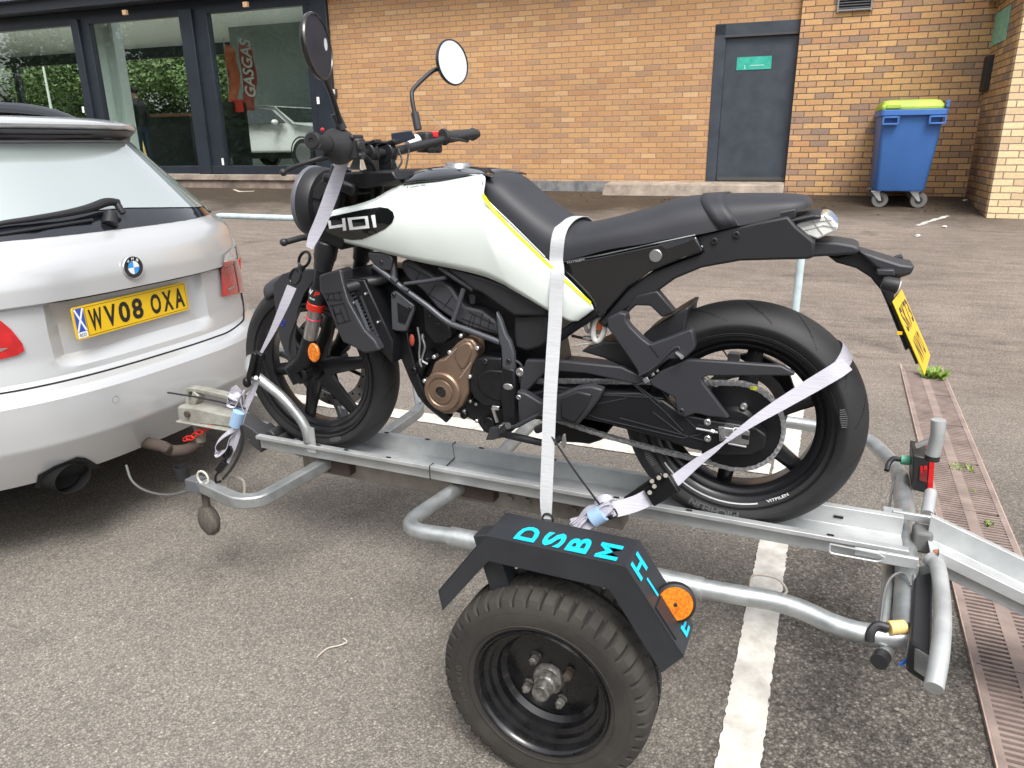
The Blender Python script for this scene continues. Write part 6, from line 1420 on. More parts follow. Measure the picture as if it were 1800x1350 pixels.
# ================================================================= STRAPS
WEB=mat('strap_webbing',(.43,.42,.48),.75,bump=.6,bscale=14,bdist=.001,stretch=(1,1,30),color2=(.35,.345,.39),vscale=20)
WEBW=mat('strap_webbing_white',(.45,.46,.475),.75,bump=.6,bscale=14,bdist=.001,stretch=(1,1,30),color2=(.36,.37,.385),vscale=20)
BLUB=mat('band_blue',(.28,.42,.60),.5); 
def strap(name,pts,m,parent=None,t=.0018,k=5,**kw):
    # pts: (px,py,y,width) or (Vector,width)
    P=[S(p[0],p[1],p[2]) if len(p)==4 else p[0] for p in pts]; Wd=[p[-1] for p in pts]
    Q=smooth_path(P,k); n=len(Q); Wq=[interp(i/(n-1)*(len(P)-1),range(len(P)),Wd) for i in range(n)]
    mb=MB(); rings=[]
    for i in range(n):
        d=(Q[min(n-1,i+1)]-Q[max(0,i-1)]).normalized(); v=(Vector(CAM)-Q[i]).normalized(); v=kw.get('up',v); s_=d.cross(v).normalized(); u=s_.cross(d).normalized()
        rings.append([Q[i]+s_*(a*Wq[i]/2)+u*(b*t/2) for a,b in ((-1,-1),(1,-1),(1,1),(-1,1))])
    mb.loft(rings); return mb.build(name,m,parent,ang=30)
st1=thing('seat_strap','white webbing strap looped over the seat and hooked down behind the mudguard','strap',S(962,905,.33))
ist=min(range(n_g),key=lambda i:abs(G[i][12].x-S(1003,395,.03).x)); Gs=[(G[ist][k]+Vector((0,(.004 if k>16 else -.004 if k<8 else 0),.0042 if 3<k<21 else 0)),.036) for k in range(0,25,2)]
low=[(980,480,.152,.036),(978,510,.162,.036),(976,560,.180,.036),(972,620,.205,.036),(967,700,.245,.035),(963,800,.29,.034),(960,880,.325,.033),(961,912,.335,.026)]
upv=None
P_=[g[0] for g in Gs]+[S(*q[:3]) for q in low]; Wd_=[.036]*len(Gs)+[q[3] for q in low]
Q_=smooth_path(P_,4); mb=MB(); rings=[]; nq=len(Q_)
for i in range(nq):
    d=(Q_[min(nq-1,i+1)]-Q_[max(0,i-1)]).normalized(); s_=Vector((1,0,0)); s_=(s_-d*s_.dot(d)).normalized(); u=s_.cross(d).normalized(); w_=interp(i/(nq-1)*(len(P_)-1),range(len(P_)),Wd_)
    rings.append([Q_[i]+s_*(a*w_/2)+u*(b*.0009) for a,b in ((-1,-1),(1,-1),(1,1),(-1,1))])
mb.loft(rings); mb.build('webbing',WEBW,st1,ang=40)
mb=MB(); c=S(963,912,.335); mb.tube([c+Vector((.014*math.cos(t),.0,.014*math.sin(t))) for t in [2*PI*i/14 for i in range(14)]],.003,6,closed=True); mb.build('hook',BLK,st1)
# rear wheel strap
st2=thing('wheel_strap','lilac ratchet strap pulled round the rear tyre and down to the trailer side tube','strap',S(1040,925,.31))
strap('webbing',[(1168,858,.215,.040),(1190,842,.20,.030),(1225,813,.185,.022),(1256,791,.178,.012),(1272,779,.174,.006),(1294,762,.168,.013),(1330,737,.155,.022),(1372,711,.135,.030),(1430,676,.108,.036),(1470,652,.090,.038),(1488,639,.060,.038)],WEB,st2)
rr_=.3085; pts_=[]
cpt=S(1488,639,.060); a_=math.atan2(cpt.z-RC.z,cpt.x); 
mb=MB(); rings=[]
for i in range(15):
    yy=lerp(.066,-.066,i/14); r_=.308-.62*.076*(1-math.cos(abs(yy)/.076*1.2))/(1-math.cos(1.25))*.95+.002
    aa=a_+lerp(0.0,-.10,i/14); ww=.062
    rings.append([Vector((math.cos(aa+q)*(r_+h),yy,RC.z+math.sin(aa+q)*(r_+h))) for q,h in ((-ww,0),(ww,0),(ww,.0018),(-ww,.0018))])
mb.loft(rings); mb.build('webbing_round_tyre',WEB,st2)
strap('webbing',[(1145,872,.225,.042),(1120,884,.24,.040),(1095,892,.255,.040),(1075,896,.27,.040)],WEB,st2,k=4)
mb=MB(); 
def rbox(mb,pa,pb,y,w,h,dy=0): a=S(*pa,y); b=S(*pb,y); mb.bar([a,b],h,w,up=(Vector(CAM)-a).normalized())
rbox(mb,(1142,874),(1186,848),.232,.020,.050); mb.build('ratchet_frame',mat('ratchet_black',(.012,.012,.013),.4,.4),st2,bevel=.003)
mb=MB(); rbox(mb,(1100,880),(1166,834),.215,.012,.020); mb.build('ratchet_handle',MATS['ratchet_black'],st2,bevel=.004)
mb=MB(); rbox(mb,(1138,858),(1184,838),.20,.02,.016); 
for px,py in ((1146,846),(1158,840),(1170,836),(1150,855),(1142,866)): mb.cyl(S(px,py,.21),S(px,py,.248),.006,10)
mb.build('ratchet_spindle',WEATH,st2,bevel=.001)
mb=MB(); pth=round_path([S(1070,902,.285),S(1076,912,.285),S(1086,906,.285),S(1080,894,.285),S(1070,902,.285)],.004,3); mb.tube(pth,.0022,6); mb.bar([S(1062,892,.28),S(1074,912,.28)],.01,.008); mb.build('buckle',MATS['ratchet_black'],st2)
# gathered strap bundle with pale blue band
def bundle(parent,P0,P1,w,n=6,seed=1,m=WEB,loops=True):
    r=random.Random(seed); d=P1-P0
    for k in range(n):
        mb=MB(); off=Vector((r.uniform(-w,w),r.uniform(-w*.6,w*.6),r.uniform(-w,w)))*.5; q=[]
        for i in range(9):
            t=i/8; b=math.sin(t*PI); q.append(P0+d*t+off*(b*.9+.35)+Vector((0,0,r.uniform(-.002,.002))))
        q=smooth_path(q,3); rings=[]
        for i in range(len(q)):
            dd=(q[min(len(q)-1,i+1)]-q[max(0,i-1)]).normalized(); up=Vector((math.sin(k+i*.06),math.cos(k+i*.06),.3)).normalized(); s_=dd.cross(up).normalized(); u=s_.cross(dd).normalized(); wd=.014+.004*math.sin(k*2+i*.3)
            rings.append([q[i]+s_*a*wd+u*b*.0012 for a,b in ((-1,-1),(1,-1),(1,1),(-1,1))])
        mb.loft(rings); mb.build('folded_webbing',m,parent)
bundle(st2,S(1008,925,.30),S(1076,893,.28),.022,6,3)
mb=MB(); mb.tube([S(1042,912,.29),S(1060,900,.285)],.0235,16,flat=None); mb.build('rubber_band',BLUB,st2)
strap('webbing_loop',[(1048,893,.28,.03),(1052,880,.275,.03),(1062,876,.27,.03),(1070,884,.27,.03),(1066,896,.27,.03)],WEB,st2,k=4,up=Vector((.5,.3,.8)))
tie=tb('long_cable_tie',[(967,763,.27),(985,790,.29),(1012,830,.30),(1040,868,.30),(1055,888,.29)],.0028,BLK,None,sm=3,n=6); tag(tie,'long black cable tie slanting from the white seat strap to the ratchet bundle','cable tie'); 
# front strap
st3=thing('handlebar_strap','lilac ratchet strap from the left handlebar down to the ring of the front tie arm','strap',S(385,860,.345))
strap('webbing',[(606,276,.20,.030),(597,300,.20,.034),(583,340,.215,.038),(566,385,.235,.036),(552,415,.25,.032),(544,436,.262,.020)],WEB,st3,up=Vector((-.35,.85,.35)).normalized())
strap('webbing',[(513,504,.305,.026),(500,535,.315,.024),(480,580,.325,.016),(458,622,.335,.007)],WEB,st3)
def oval(cx,cy,y,rx,ry,rot,r=.0042,n=24):
    P=[]
    for i in range(n):
        t=2*PI*i/n; a=rx*math.cos(t); b=ry*math.sin(t); P.append(S(cx+a*math.cos(rot)-b*math.sin(rot),cy+a*math.sin(rot)+b*math.cos(rot),y+.006*math.cos(t)))
    mb=MB(); mb.tube(P,r,8,closed=True); return mb
HK=mat('hook_black',(.010,.010,.012),.35,.3)
oval(535,456,.27,9,14,.35).build('hook_eye',HK,st3); oval(519,486,.295,9,14,.3).build('hook_eye',HK,st3)
mb=MB(); mb.cyl(S(532,468,.28),S(524,478,.288),.010,12); mb.build('hook_body',HK,st3)
mb=MB(); mb.lathe([(0,-.014),(.016,-.014),(.0165,.010),(.012,.014),(.010,.014),(.009,.010),(0,.010)],S(454,628,.335),(-.1,1,.1),24); rt_=mb.build('ratchet_wheel',HK,st3)
mb=MB(); mb.bar([S(456,620,.34),S(447,662,.34)],.028,.014,up=(0,1,0)); mb.bar([S(448,620,.355),S(441,650,.36),S(437,665,.35)],.016,.010,up=(0,1,0)); mb.sph(S(434,672,.345),.013,10,(1,1,1.3)); mb.build('ratchet_handle',HK,st3,bevel=.003)
mb=MB(); mb.cyl(S(450,664,.325),S(450,664,.362),.006,12); mb.build('ratchet_pin',ALU,st3)
strap('webbing',[(455,665,.335,.010),(445,690,.335,.012),(432,718,.34,.014),(424,740,.342,.016),(414,780,.344,.012),(400,815,.345,.008)],WEB,st3)
strap('webbing',[(447,668,.33,.008),(436,700,.335,.010),(420,740,.34,.014),(404,790,.345,.012),(396,818,.345,.008)],WEB,st3)
for pts in ([(428,722,.34,.026),(418,700,.345,.028),(404,692,.345,.028),(402,705,.345,.028),(414,712,.342,.026),(420,700,.34,.024),(428,690,.338,.022),(430,706,.335,.02)],[(418,752,.342,.026),(395,765,.346,.028),(380,782,.348,.028),(384,798,.348,.028),(398,788,.346,.026),(404,770,.344,.022),(416,756,.342,.02)]):
    strap('webbing_loop',pts,WEB,st3,up=Vector((.45,.45,.75)).normalized(),k=5)
mb=MB(); mb.tube([S(421,722,.345),S(414,747,.345)],.019,16); mb.build('rubber_band',BLUB,st3)
strap('webbing_end',[(420,682,.338,.024),(412,690,.34,.03),(422,700,.34,.026)],WEB,st3,k=3)
oval(400,795,.346,6,11,.4,.004).build('hook_eye',HK,st3)
mb=MB(); mb.tube([S(403,785,.346),S(398,805,.347),S(392,822,.347)],.006,10); mb.bar([S(396,812,.35),S(384,828,.35)],.02,.014,up=(0,1,0)); mb.tube(smooth_path([S(386,826,.35),S(379,838,.35),S(380,848,.35),S(388,846,.35)],4),.004,8); mb.build('snap_hook',HK,st3,bevel=.002)
tb('strap_cord',[(424,748,.345),(426,775,.347),(420,800,.35),(406,825,.35),(392,842,.348)],.0045,BLK,st3,sm=4,n=8)
tie2=tb('short_cable_tie',[(295,690,.34),(340,697,.345),(385,706,.347),(431,718,.346)],.0028,BLK,None,n=6); tag(tie2,'black cable tie sticking out sideways from the gathered front strap','cable tie')
# red breakaway chain, cap, cable, towbar
CH=mat('chain_red',(.62,.03,.02),.5)
cr_=thing('safety_chain','short red plastic chain hanging below the coupling head','chain',S(350,760,.02))
cpts=[(375,745),(366,750),(358,755),(350,760),(342,765),(334,770),(328,771)]
for k,(px,py) in enumerate(cpts):
    oval(px,py,.02+.01*(k%2),6.5,3.6,-.5+.5*(k%2),.0028,12).build('chain_link',CH,cr_)
tb_=thing('towbar','rust brown towbar neck under the rear bumper, holding the coupling','tow bar',(2.02,.0,.3))
mb=MB(); mb.tube(smooth_path([S(352,775,.0),S(350,752,.0),Vector((1.955,0,.42))],3),.020,14); mb.build('ball_neck',WEATH,tb_)
mb=MB(); mb.tube(smooth_path([Vector((2.45,.05,.30)),S(275,782,.08),S(300,792,.05),S(330,790,.02),S(352,776,.0)],5),.022,14); mb.build('neck_bar',RUST,tb_)
sc_=thing('socket_cap','black cylindrical socket cap hanging on its cable below the towbar','cap',S(322,828,.08))
mb=MB(); c=S(322,842,.08); mb.lathe([(0,0),(.026,0),(.028,.03),(.029,.052),(.025,.052),(.024,.012),(0,.012)],c,(0,0,1),24); mb.build('cap_body',BLK,sc_)
cb_=tb('trailer_cable',[(222,818,.25),(232,845,.28),(255,862,.30),(290,870,.32),(320,866,.33),(345,856,.33)],.0042,mat('cable_grey2',(.10,.10,.10),.5),None,sm=5,n=8); tag(cb_,'thin grey cable looping from under the bumper to the near tie arm','cable')
# small litter and weeds -------------------------------------------------
tw=MB(); tw.tube(smooth_path([ZP(557,1155,.006),ZP(575,1140,.006),ZP(598,1134,.006),ZP(610,1128,.008),ZP(604,1122,.006)],4),.0022,6); o=tw.build('twig',mat('twig_pale',(.45,.40,.34),.8)); tag(o,'small pale curled twig lying on the tarmac near the bottom left','twig')
WEED=mat('weed_green',(.20,.30,.05),.6,color2=(.12,.20,.03),vscale=30)
def weed(px,py,n,h,label,z=.01,sp=.03):
    c=ZP(px,py,z); mb=MB(); r=random.Random(px)
    for k in range(n):
        a=r.uniform(0,2*PI); b=c+Vector((r.uniform(-sp,sp),r.uniform(-sp,sp),0)); l=h*r.uniform(.5,1); d=Vector((math.cos(a)*.6,math.sin(a)*.6,r.uniform(.3,1))).normalized(); s_=Vector((-math.sin(a),math.cos(a),0))*l*.12; q=b+d*l
        mb.add([b-s_*.4,b+s_*.4,(b+q)/2+s_,q,(b+q)/2-s_],[(0,1,2,3,4)])
    o=mb.build('weed',WEED,smooth=False,normals=False); tag(o,label,'weed',group='weeds in the drain channel'); return o
weed(1640,664,90,.09,'tuft of green weed at the far end of the drain, below the yellow plate',sp=.05)
weed(1690,823,60,.03,'flat green weed across the drain grating beside the red lamp',sp=.045); weed(1737,924,16,.035,'small green leaf on the drain just above the ramp',sp=.02); weed(1705,862,10,.02,'tiny pale weed on the drain between the two larger ones',sp=.02)
LIT=mat('litter_white',(.6,.58,.55),.7)
for k,(px,py,l) in enumerate(((1696,354,'white scrap lying in the corner between wall and pillar'),(1612,416,'white speck of litter on the tarmac right of the bin'),(1660,400,'pale scrap of litter beside the worn line'))):
    p=GP(px,py); mb=MB(); r=random.Random(k); mb.sph(p+Vector((0,0,.012)),.03,8,(1,.8,.45)); 
    for v in mb.v: v+=Vector((r.uniform(-.008,.008),r.uniform(-.008,.008),r.uniform(-.004,.004)))
    o=mb.build('litter',LIT); tag(o,l,'litter',group='litter by the building')
# scattered leaves/dirt at the foot of the wall: uncountable
mb=MB(); r=random.Random(5)
for k in range(520):
    x=r.uniform(-2.3,4.5); y=.12+abs(r.gauss(0,.55))+(.25 if x<-.2 else 0); 
    if x>.1 and x<2.8 and y<.42: continue
    q=w2(x,y,gz(y)+.006); s_=r.uniform(.008,.028); a=r.uniform(0,6.3); e1=Vector((math.cos(a),math.sin(a),r.uniform(-.1,.3)))*s_; e2=Vector((-math.sin(a),math.cos(a),r.uniform(-.1,.3)))*s_*.6; mb.add([q-e1,q+e2,q+e1,q-e2],[(0,1,2,3)])
o=mb.build('leaf_litter',mat('leaf_litter',(.06,.04,.025),.9,color2=(.16,.11,.07),vscale=4),smooth=False,normals=False); tag(o,'dark scattered leaf litter on the ground along the foot of the wall','leaf litter',kind='stuff')
# ================================================================= ESTATE CAR
car=thing('estate_car','silver estate car with its tailgate towards the trailer and a yellow plate','car',(3.5,-.05,0))
YC=-.05
ZX=[.16,.22,.31,.36,.45,.53,.60,.622,.628,.640,.655,.72,.80,.895,.905,.97,1.03,1.065,1.09,1.12,1.40,1.425,1.436,1.465,1.482,1.50,1.515]
XX_=[2.32,2.20,2.135,2.105,2.060,2.055,2.060,2.075,2.085,2.125,2.140,2.150,2.155,2.160,2.135,2.135,2.150,2.175,2.215,2.240,2.540,2.560,2.53,2.47,2.475,2.60,3.0]
ZW=[.16,.31,.60,.80,.95,1.05,1.10,1.25,1.41,1.46,1.50,1.515]; WW=[.84,.90,.925,.925,.90,.865,.82,.715,.60,.585,.53,.44]
def cw(z): return interp(z,ZW,WW)
def cx_(y,z):
    w=cw(z); u=min(1,abs(y-YC)/w); k=.46 if z<1.0 else lerp(.46,.26,min(1,(z-1.0)/.4))
    x=interp(z,ZX,XX_)+k*u**3.0
    # number plate recess
    s=lambda a,b,v: max(0,min(1,(v-a)/(b-a)))
    top=.905; r_=s(-.335,-.315,y)*s(.315,.285,y)*s(.675,.715,z)*(1 if z<.9 else 0) if (z<.905) else 0
    return x+.028*r_
PAINT=mat('silver_paint',(.49,.50,.51),.32,.35,coat=1.0,bump=.05,bscale=1500,bdist=.0004)
def carshell(mb,z0,z1,zn,xend=6.75,ny=74,zs=None,off=0.):
    zs=zs or [lerp(z0,z1,i/zn) for i in range(zn+1)]; rings=[]
    for z in zs:
        w=cw(z); row=[]
        xe=cx_(YC+w,z); row.append(Vector((xend,YC+w,z)))
        for k in range(8,0,-1): row.append(Vector((lerp(xe,xend,(k/9)**1.5),YC+w+.004*math.sin(k),z)) if False else Vector((lerp(xe,xend,(k/9)**1.5),YC+w,z)))
        for i in range(ny+1): y=YC+w*math.cos(PI*i/ny)**1 if False else YC+w*(1-2*i/ny); row.append(Vector((cx_(y,z)-off,y,z)))
        xe=cx_(YC-w,z)
        for k in range(1,9): row.append(Vector((lerp(xe,xend,(k/9)**1.5),YC-w,z)))
        row.append(Vector((xend,YC-w,z))); rings.append(row)
    gridmesh(mb,rings)
mb=MB(); zs=[.31,.33,.36,.40,.43,.445,.452,.46,.49,.53,.57,.60,.612,.620,.626]; carshell(mb,0,0,0,zs=zs)
bump=mb.build('rear_bumper',PAINT,car,ang=28)
zs=[.626,.632,.638,.645,.655,.665]+[.675+.01*i for i in range(22)]+[.893,.8995,.9045,.906,.912,.925,.95,.97,1.0,1.02,1.04,1.055,1.065,1.075,1.085,1.095,1.11]+[1.11+.0145*i for i in range(1,20)]+[1.40,1.41,1.42,1.43,1.435,1.445,1.455,1.462,1.470,1.478,1.486,1.494,1.5,1.506,1.512,1.515]
mb=MB(); carshell(mb,0,0,0,zs=zs); 
top=[v for v in []]
body=mb.build('car_body',PAINT,car,ang=26)
# roof panel
mb=MB(); rings=[]
for i in range(13):
    x=lerp(2.96,5.2,i/12); row=[]
    for j in range(17):
        u=-1+j/8; row.append(Vector((x+ .0,YC+.60*u,1.515+.012*(1-u*u)-(.17*abs(u)**6)-(.0 if i<9 else (i-8)**2*.012))))
    rings.append(row)
gridmesh(mb,rings); mb.build('roof_panel',PAINT,car)
# patches on the surface from (y,z) polygons
def patch(name,poly,m,parent=car,off=.004,cuts=3,th=.03,solid=0,**k):
    bmx=bmesh.new(); vs=[bmx.verts.new((y,z,0)) for y,z in poly]; bmx.faces.new(vs); bmesh.ops.triangulate(bmx,faces=bmx.faces[:])
    for _ in range(cuts): bmesh.ops.subdivide_edges(bmx,edges=[e for e in bmx.edges if e.calc_length()>th],cuts=1,use_grid_fill=False); bmesh.ops.triangulate(bmx,faces=[f for f in bmx.faces if len(f.verts)>3])
    bmx.verts.ensure_lookup_table(); V=[]
    for v in bmx.verts:
        y,z=v.co.x,v.co.y; e=.004; x=cx_(y,z); n=Vector((-1,(cx_(y+e,z)-cx_(y-e,z))/(2*e),(interp(z+e,ZX,XX_)-interp(z-e,ZX,XX_))/(2*e))).normalized(); V.append(Vector((x,y,z))+n*off)
    F_=[tuple(v.index for v in f.verts) for f in bmx.faces]; bmx.free(); mb=MB(); mb.add(V,F_); return mb.build(name,m,parent,ang=50,**k)
def yz(px,py,off=0.):   # photo pixel -> (y,z) on the car surface
    x=2.15
    for _ in range(25):
        p=XP(px,py,x); x=lerp(x,cx_(max(YC-.9,min(YC+.9,p.y)),p.z),.6)
    return (p.y,p.z)
def ppatch(name,px,m,parent=car,off=.004,**k): return patch(name,[yz(*p) for p in px],m,parent,off,**k)
CGL=mat('tailgate_glass',(.30,.35,.34),.04,spec=1.0,ior=2.6,coat=1.0)
CGD=mat('glass_border',(.012,.013,.018),.08,coat=1.0)
def gz_(t,s): z=lerp(1.103,1.405,t); w=lerp(.655,.50,t**1.2); return (YC+s*w,z)
gp=[gz_(t/10,-1) for t in range(11)]+[gz_(1-t/10,1) for t in range(11)]
gb=patch('glass_edge',gp,CGD,off=.003,cuts=4)
gp2=[]
for t in range(11): y,z=gz_(.0+t/10*.985,-1); gp2.append((y+.022,max(z,1.128+.0*t)))
for t in range(11): y,z=gz_(.985-t/10*.985,1); gp2.append((y-.022,max(z,1.128)))
lowg=[(y,z if z>1.13 else 1.15+.02*((y-YC)/.6)**2) for y,z in gp2]
# lower dark band follows a curve
seq=[(YC-.625,1.132),(YC-.5,1.136),(YC-.3,1.152),(YC-.1,1.166),(YC+.1,1.168),(YC+.3,1.158),(YC+.5,1.142),(YC+.62,1.133)]
gp3=[p for p in gp2 if p[1]>1.15]; right=[p for p in gp3 if p[0]<YC]; left=[p for p in gp3 if p[0]>YC]
patch('tailgate_window',list(reversed(seq))+right+left,CGL,gb,off=.006,cuts=4)
# dark shade strip under the spoiler, third brake lamp
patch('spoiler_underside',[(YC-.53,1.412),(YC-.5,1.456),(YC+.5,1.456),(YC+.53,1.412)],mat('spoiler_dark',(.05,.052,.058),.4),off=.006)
patch('brake_lamp',[(YC-.20,1.432),(YC-.2,1.441),(YC+.2,1.441),(YC+.2,1.432)],mat('brake_dark',(.05,.03,.032),.3),off=.009)
# lines
def pline(name,pts,r,m,parent=car,off=.0,z=True):
    P=[]
    for y,z_ in pts: P.append(Vector((cx_(y,z_)-off,y,z_)))
    mb=MB(); mb.tube(smooth_path(P,4),r,6); return mb.build(name,m,parent)
HEAT=mat('heater_line',(.20,.24,.235),.3)
for k in range(11):
    z_=1.185+.019*k; w_=lerp(.60,.49,(z_-1.10)/.3)-.06
    pline('heater_line',[(YC-w_+2*w_*i/10,z_) for i in range(11)],.0006,HEAT,gb,off=.0068)
SH=mat('shut_line',(.006,.006,.006),.9)
sl=[(YC+.62,.642)]+[(YC+.62-.1*i,.640-.0003*i) for i in range(1,11)]+[(YC-.53,.642),(YC-.60,.660),(YC-.635,.70),(YC-.64,.745)]
pline('shut_line',sl,.0042,SH,off=.001)
pline('shut_line',[(YC-.545,.95),(YC-.58,.905),(YC-.52,.902),(YC-.40,.9015),(YC-.2,.901),(YC,.901),(YC+.3,.901),(YC+.6,.9015)],.0022,SH,off=-.001)
pline('sensor_ring',[(yz(203,702)[0]+.012*math.cos(t),yz(203,702)[1]+.012*math.sin(t)) for t in [2*PI*i/16 for i in range(17)]],.0012,mat('ring_line',(.2,.2,.2),.5))
# lamps
TRED=mat('tail_red',(.50,.012,.014),.15,coat=1,color2=(.34,.008,.01),vscale=26); TCLR=mat('tail_clear',(.62,.60,.58),.12,coat=1,color2=(.42,.40,.39),vscale=60); CHR=mat('lamp_chrome',(.5,.42,.42),.2,.8)
lr=ppatch('tail_lamp',[(387,522),(386,480),(390,462),(410,454),(427,448),(431,476),(432,505),(405,518)],TRED,off=.008,cuts=7,th=.012)
ppatch('clear_lens',[(390,461),(392,448),(405,436),(417,430),(423,437),(427,447)],TCLR,lr,off=.008,cuts=7,th=.012); 
ppatch('lamp_divider',[(410,434),(411.5,434),(418,514),(416.5,515)],mat('divider_red',(.18,.005,.005),.3),lr,off=.0095); ppatch('reverse_window',[(396,508),(408,501),(409,505),(397,512)],CHR,lr,off=.0095)
ll=ppatch('tail_lamp',[(-60,560),(0,563),(18,578),(38,603),(42,616),(30,624),(0,631),(-60,645)],TRED,off=.008)
ppatch('reverse_window',[(-20,600),(0,612),(14,611),(0,618),(-20,622)],CHR,ll,off=.0095)
# badge
by,bz=yz(232,470); bc=Vector((cx_(by,bz)-.003,by,bz)); ba=Vector((-1,.04,.05))
mb=MB(); mb.lathe([(0,0),(.041,0),(.0415,.004),(.039,.006),(.038,.0055)],bc,ba,40); bd=mb.build('badge',mat('badge_chrome',(.7,.7,.7),.2,.9),car)
mb=MB(); mb.lathe([(.038,.0058),(.0245,.0062)],bc,ba,40); mb.build('badge_ring',mat('badge_black',(.012,.012,.014),.2,coat=1),bd)
for q,mq in ((0,'badge_blue'),(1,'badge_white')):
    mm_=mat('badge_blue',(.03,.27,.68),.2,coat=1) if q==0 else mat('badge_white',(.75,.77,.78),.2,coat=1)
    for h in (0,1):
        mb=MB(); P=[bc+ba.normalized()*.0064]; a0=PI/2*(q+2*h)
        for i in range(11): t=a0+PI/2*i/10; P.append(bc+ba.normalized()*.0064+Vector((.04*0,.0235*math.cos(t),.0235*math.sin(t))))
        mb.add(P,[tuple(range(len(P)))]); mb.build('badge_quarter',mm_,bd,smooth=False)
mb=MB()
for ch,ang in (('B',2.25),('M',PI/2),('W',.9)):
    vs,fs=text_geo(ch,.02); r0_=.0262; tt_=ang
    # y+ is image left: angle measured so that letters read left to right
    c=bc+ba.normalized()*.0068; er=Vector((0,math.cos(tt_),math.sin(tt_))); et=Vector((0,-math.sin(tt_)*-1*-1,math.cos(tt_))); et=Vector((0,math.sin(tt_)*-1,math.cos(tt_)))*-1
    et=-Vector((0,math.sin(tt_),-math.cos(tt_)))
    mb.add([c+er*(r0_+.009*v.y)+et*((v.x-.5)*.010) for v in vs],fs)
mb.build('badge_letters',MATS['badge_white'],bd,smooth=False,normals=False)
# plate
pc=Vector((2.157,.0005,.8206)); pa=.0646; pt=.024
Lv=Vector((-math.sin(pa),math.cos(pa),0)); Fv=Vector((math.cos(pa),math.sin(pa),0)); Uv=Vector((0,0,1))*math.cos(pt)+Fv*math.sin(pt); Nv=Lv.cross(Uv).normalized(); Nv=Nv if Nv.x<0 else -Nv
TL,TR,BR_,BL_=[S(*p,0) for p in ((0,0),)*4] if False else (pc+Lv*.26+Uv*.0555,pc-Lv*.26+Uv*.0555,pc-Lv*.26-Uv*.0555,pc+Lv*.26-Uv*.0555)
def rrect(o,L_,U_,w,h,r,n=5):
    out=[]
    for cx0,cy0,a0 in ((w/2-r,h/2-r,0),(-w/2+r,h/2-r,PI/2),(-w/2+r,-h/2+r,PI),(w/2-r,-h/2+r,1.5*PI)):
        for i in range(n): a=a0+PI/2*i/(n-1); out.append(o+L_*(cx0+r*math.cos(a))+U_*(cy0+r*math.sin(a)))
    return out
mb=MB(); mb.loft([rrect(pc-Nv*.004,Lv,Uv,.52,.111,.010),rrect(pc,Lv,Uv,.52,.111,.010)]); cp_=mb.build('number_plate',PY,car,smooth=False)
mb=MB(); o=pc+Nv*.0006
for (l0,l1,u0,u1) in ((-.254,.212,.048,.0495),(-.254,.212,-.0495,-.048),(-.254,-.2525,-.0495,.0495),(.2105,.212,-.0495,.0495)): mb.add([o+Lv*l0+Uv*u0,o+Lv*l1+Uv*u0,o+Lv*l1+Uv*u1,o+Lv*l0+Uv*u1],[(0,1,2,3)])
mb.build('plate_border',PB,cp_,smooth=False)
mb=MB(); x=.200
for ch in 'WV08 OXA':
    if ch==' ': x-=.028; continue
    vs,fs=text_geo(ch,.03); wch=.050 if ch!='W' else .054; mb.add([o+Lv*(x-wch*v.x)+Uv*(-.038+.076*v.y)+Nv*.0004 for v in vs],fs); x-=wch+.010
mb.build('plate_lettering',PB,cp_,smooth=False,normals=False)
SBL=mat('saltire_blue',(.03,.08,.38),.4); SWH=mat('saltire_white',(.75,.76,.78),.4)
mb=MB(); mb.add([o+Lv*.254+Uv*-.0505,o+Lv*.216+Uv*-.0505,o+Lv*.216+Uv*.0505,o+Lv*.254+Uv*.0505],[(0,1,2,3)]); mb.build('country_band',SWH,cp_,smooth=False)
mb=MB(); mb.add([o+Nv*.0003+Lv*l+Uv*u for l,u in ((.254,-.030),(.216,-.030),(.216,.0505),(.254,.0505))],[(0,1,2,3)]); mb.build('flag_field',SBL,cp_,smooth=False)
mb=MB()
for s_ in (0,1):
    a=(.2515,.0485) if s_ else (.2185,.0485); b=(.2185,-.028) if s_ else (.2515,-.028); d=Vector((b[0]-a[0],b[1]-a[1],0)).normalized(); nrm=(-d.y*.0035,d.x*.0035)
    mb.add([o+Nv*(.0005+.0001*s_)+Lv*(q[0])+Uv*(q[1]) for q in ((a[0]+nrm[0],a[1]+nrm[1]),(a[0]-nrm[0],a[1]-nrm[1]),(b[0]-nrm[0],b[1]-nrm[1]),(b[0]+nrm[0],b[1]+nrm[1]))],[(0,1,2,3)])
mb.build('flag_cross',SWH,cp_,smooth=False)
mb=MB(); vs,fs=text_geo('SCO',.02); mb.add([o+Nv*.0004+Lv*(.248-.026*v.x)+Uv*(-.0465+.011*v.y) for v in vs],fs); mb.build('country_letters',PB,cp_,smooth=False,normals=False)
# wiper
def gpnt(px,py,off):
    y,z=yz(px,py); return Vector((cx_(y,z),y,z))+Vector((-.8,0,.6))*off
mb=MB(); pts=[gpnt(-40,408,.014),gpnt(0,398,.018),gpnt(50,392,.022),gpnt(110,384,.03),gpnt(150,376,.035),gpnt(178,367,.04),gpnt(200,366,.035)]
q=smooth_path(pts,4); mb.tube(q,[.007,.008,.010,.012,.015,.016,.013],10); wp=mb.build('wiper',MBLK,car)
mb=MB(); mb.tube([gpnt(196,366,.035),gpnt(212,382,.022)],[.014,.011],10); mb.tube([gpnt(190,380,.02),gpnt(192,397,.004)],[.022,.028],14); mb.build('wiper_pivot',MBLK,wp,bevel=.002)
mb=MB(); mb.tube([gpnt(-40,420,.008),gpnt(60,405,.010),gpnt(160,390,.012)],.006,8); mb.build('wiper_blade',BLK,wp)
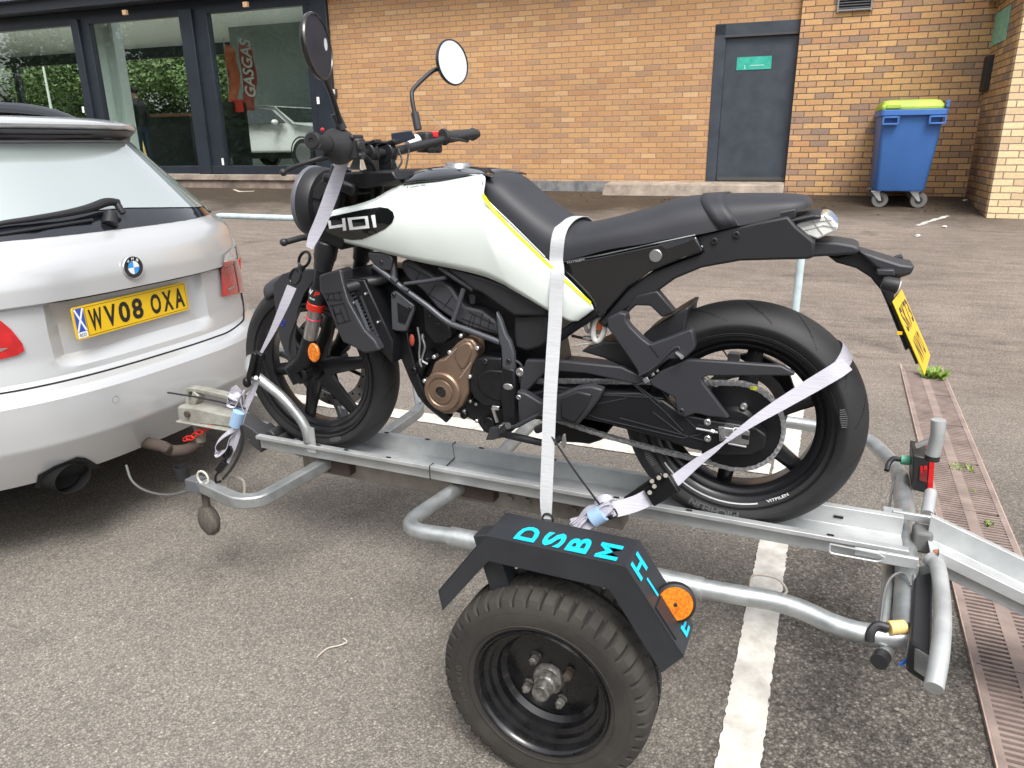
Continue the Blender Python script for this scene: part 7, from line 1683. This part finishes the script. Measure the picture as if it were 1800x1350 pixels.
# roof rail
RAILB=mat('roof_rail_black',(.03,.032,.04),.35)
mb=MB(); rail=[S(-80,188,-.52),S(0,190,-.53),S(50,193,-.54),S(95,201,-.54),S(130,211,-.54),S(156,221,-.545)]
mb.tube(smooth_path(rail,4),[.030,.028,.026,.022,.015,.006],10); mb.build('roof_rail',RAILB,car)
mb=MB(); rail=[Vector((p.x,YC-(p.y-YC),p.z)) for p in rail]; mb.tube(smooth_path(rail,4),[.017,.017,.017,.016,.012,.006],10); mb.build('roof_rail',RAILB,car)
# exhaust cut-out and pipe
cut=[(58,862),(64,838),(90,820),(130,806),(150,806),(172,818),(150,830)]
EXD=mat('valance_black',(.01,.01,.011),.7)
ec_=ppatch('exhaust_recess',[(60,858),(66,834),(95,818),(135,802),(150,804),(176,819),(150,829),(100,845)],EXD,off=.004)
a=S(105,836,.36); mb=MB(); c=Vector((2.16,.375,.305)); mb.lathe([(.047,-.02),(.050,-.022),(.050,.16),(.045,.16),(.043,.02),(.0,.03)],c,(1,0,.0),32)
for v in mb.v: v.y=c.y+(v.y-c.y)*1.35
mb.build('exhaust_pipe',mat('pipe_dark',(.008,.008,.008),.8,0,spec=.2),car)
mb=MB(); 
for v in (0,): mb.box((2.24,.37,.315),(.002,.09,.06))
mb.build('pipe_inside',DARK,car)
# dark underside, rear wheels
mb=MB(); mb.box((4.7,YC,.30),(4.3,1.55,.12)); mb.build('underbody',EXD,car,smooth=False)
mb=MB(); mb.box((2.60,YC,.31),(.5,.9,.10)); mb.build('silencer',EXD,car,bevel=.03)
for yy in (YC-.80,YC+.80):
    for xx in (3.15,6.02):
        mb=MB(); sg=1 if yy>YC else -1; mb.lathe([(.0,-.11),(.20,-.11),(.235,-.10),(.31,-.11),(.33,-.08),(.333,0),(.33,.08),(.31,.11),(.235,.10),(.22,.08),(.20,.05),(0,.05)],(xx,yy,.333),(0,sg,0),40); mb.build('wheel',RUB,car)
# front half: windscreen, bonnet (outside the frame, kept simple)
mb=MB()
def sec2(x,z,w): return [Vector((x,YC-w,.35)),Vector((x,YC-w,z-.12)),Vector((x,YC-w*.8,z)),Vector((x,YC+w*.8,z)),Vector((x,YC+w,z-.12)),Vector((x,YC+w,.35))]
mb.loft([sec2(5.85,1.0,.90),sec2(6.4,.93,.88),sec2(6.75,.84,.84),sec2(6.95,.70,.70)]); mb.build('bonnet',PAINT,car,bevel=.03)
mb=MB(); mb.add([Vector((5.18,YC-.52,1.44)),Vector((5.18,YC+.52,1.44)),Vector((5.95,YC+.70,1.0)),Vector((5.95,YC-.70,1.0))],[(0,1,2,3)]); mb.build('windscreen',CGD,car,solid=.005)
for s_ in (-1,1):
    mb=MB(); P=[]
    for x,z in ((2.95,1.14),(3.1,1.40),(4.9,1.42),(5.6,1.10),(5.6,1.07),(2.9,1.07)): P.append(Vector((x,YC+s_*(cw(z)+.004),z)))
    mb.add(P,[tuple(range(6))]); mb.build('side_window',CGD,car,smooth=False)
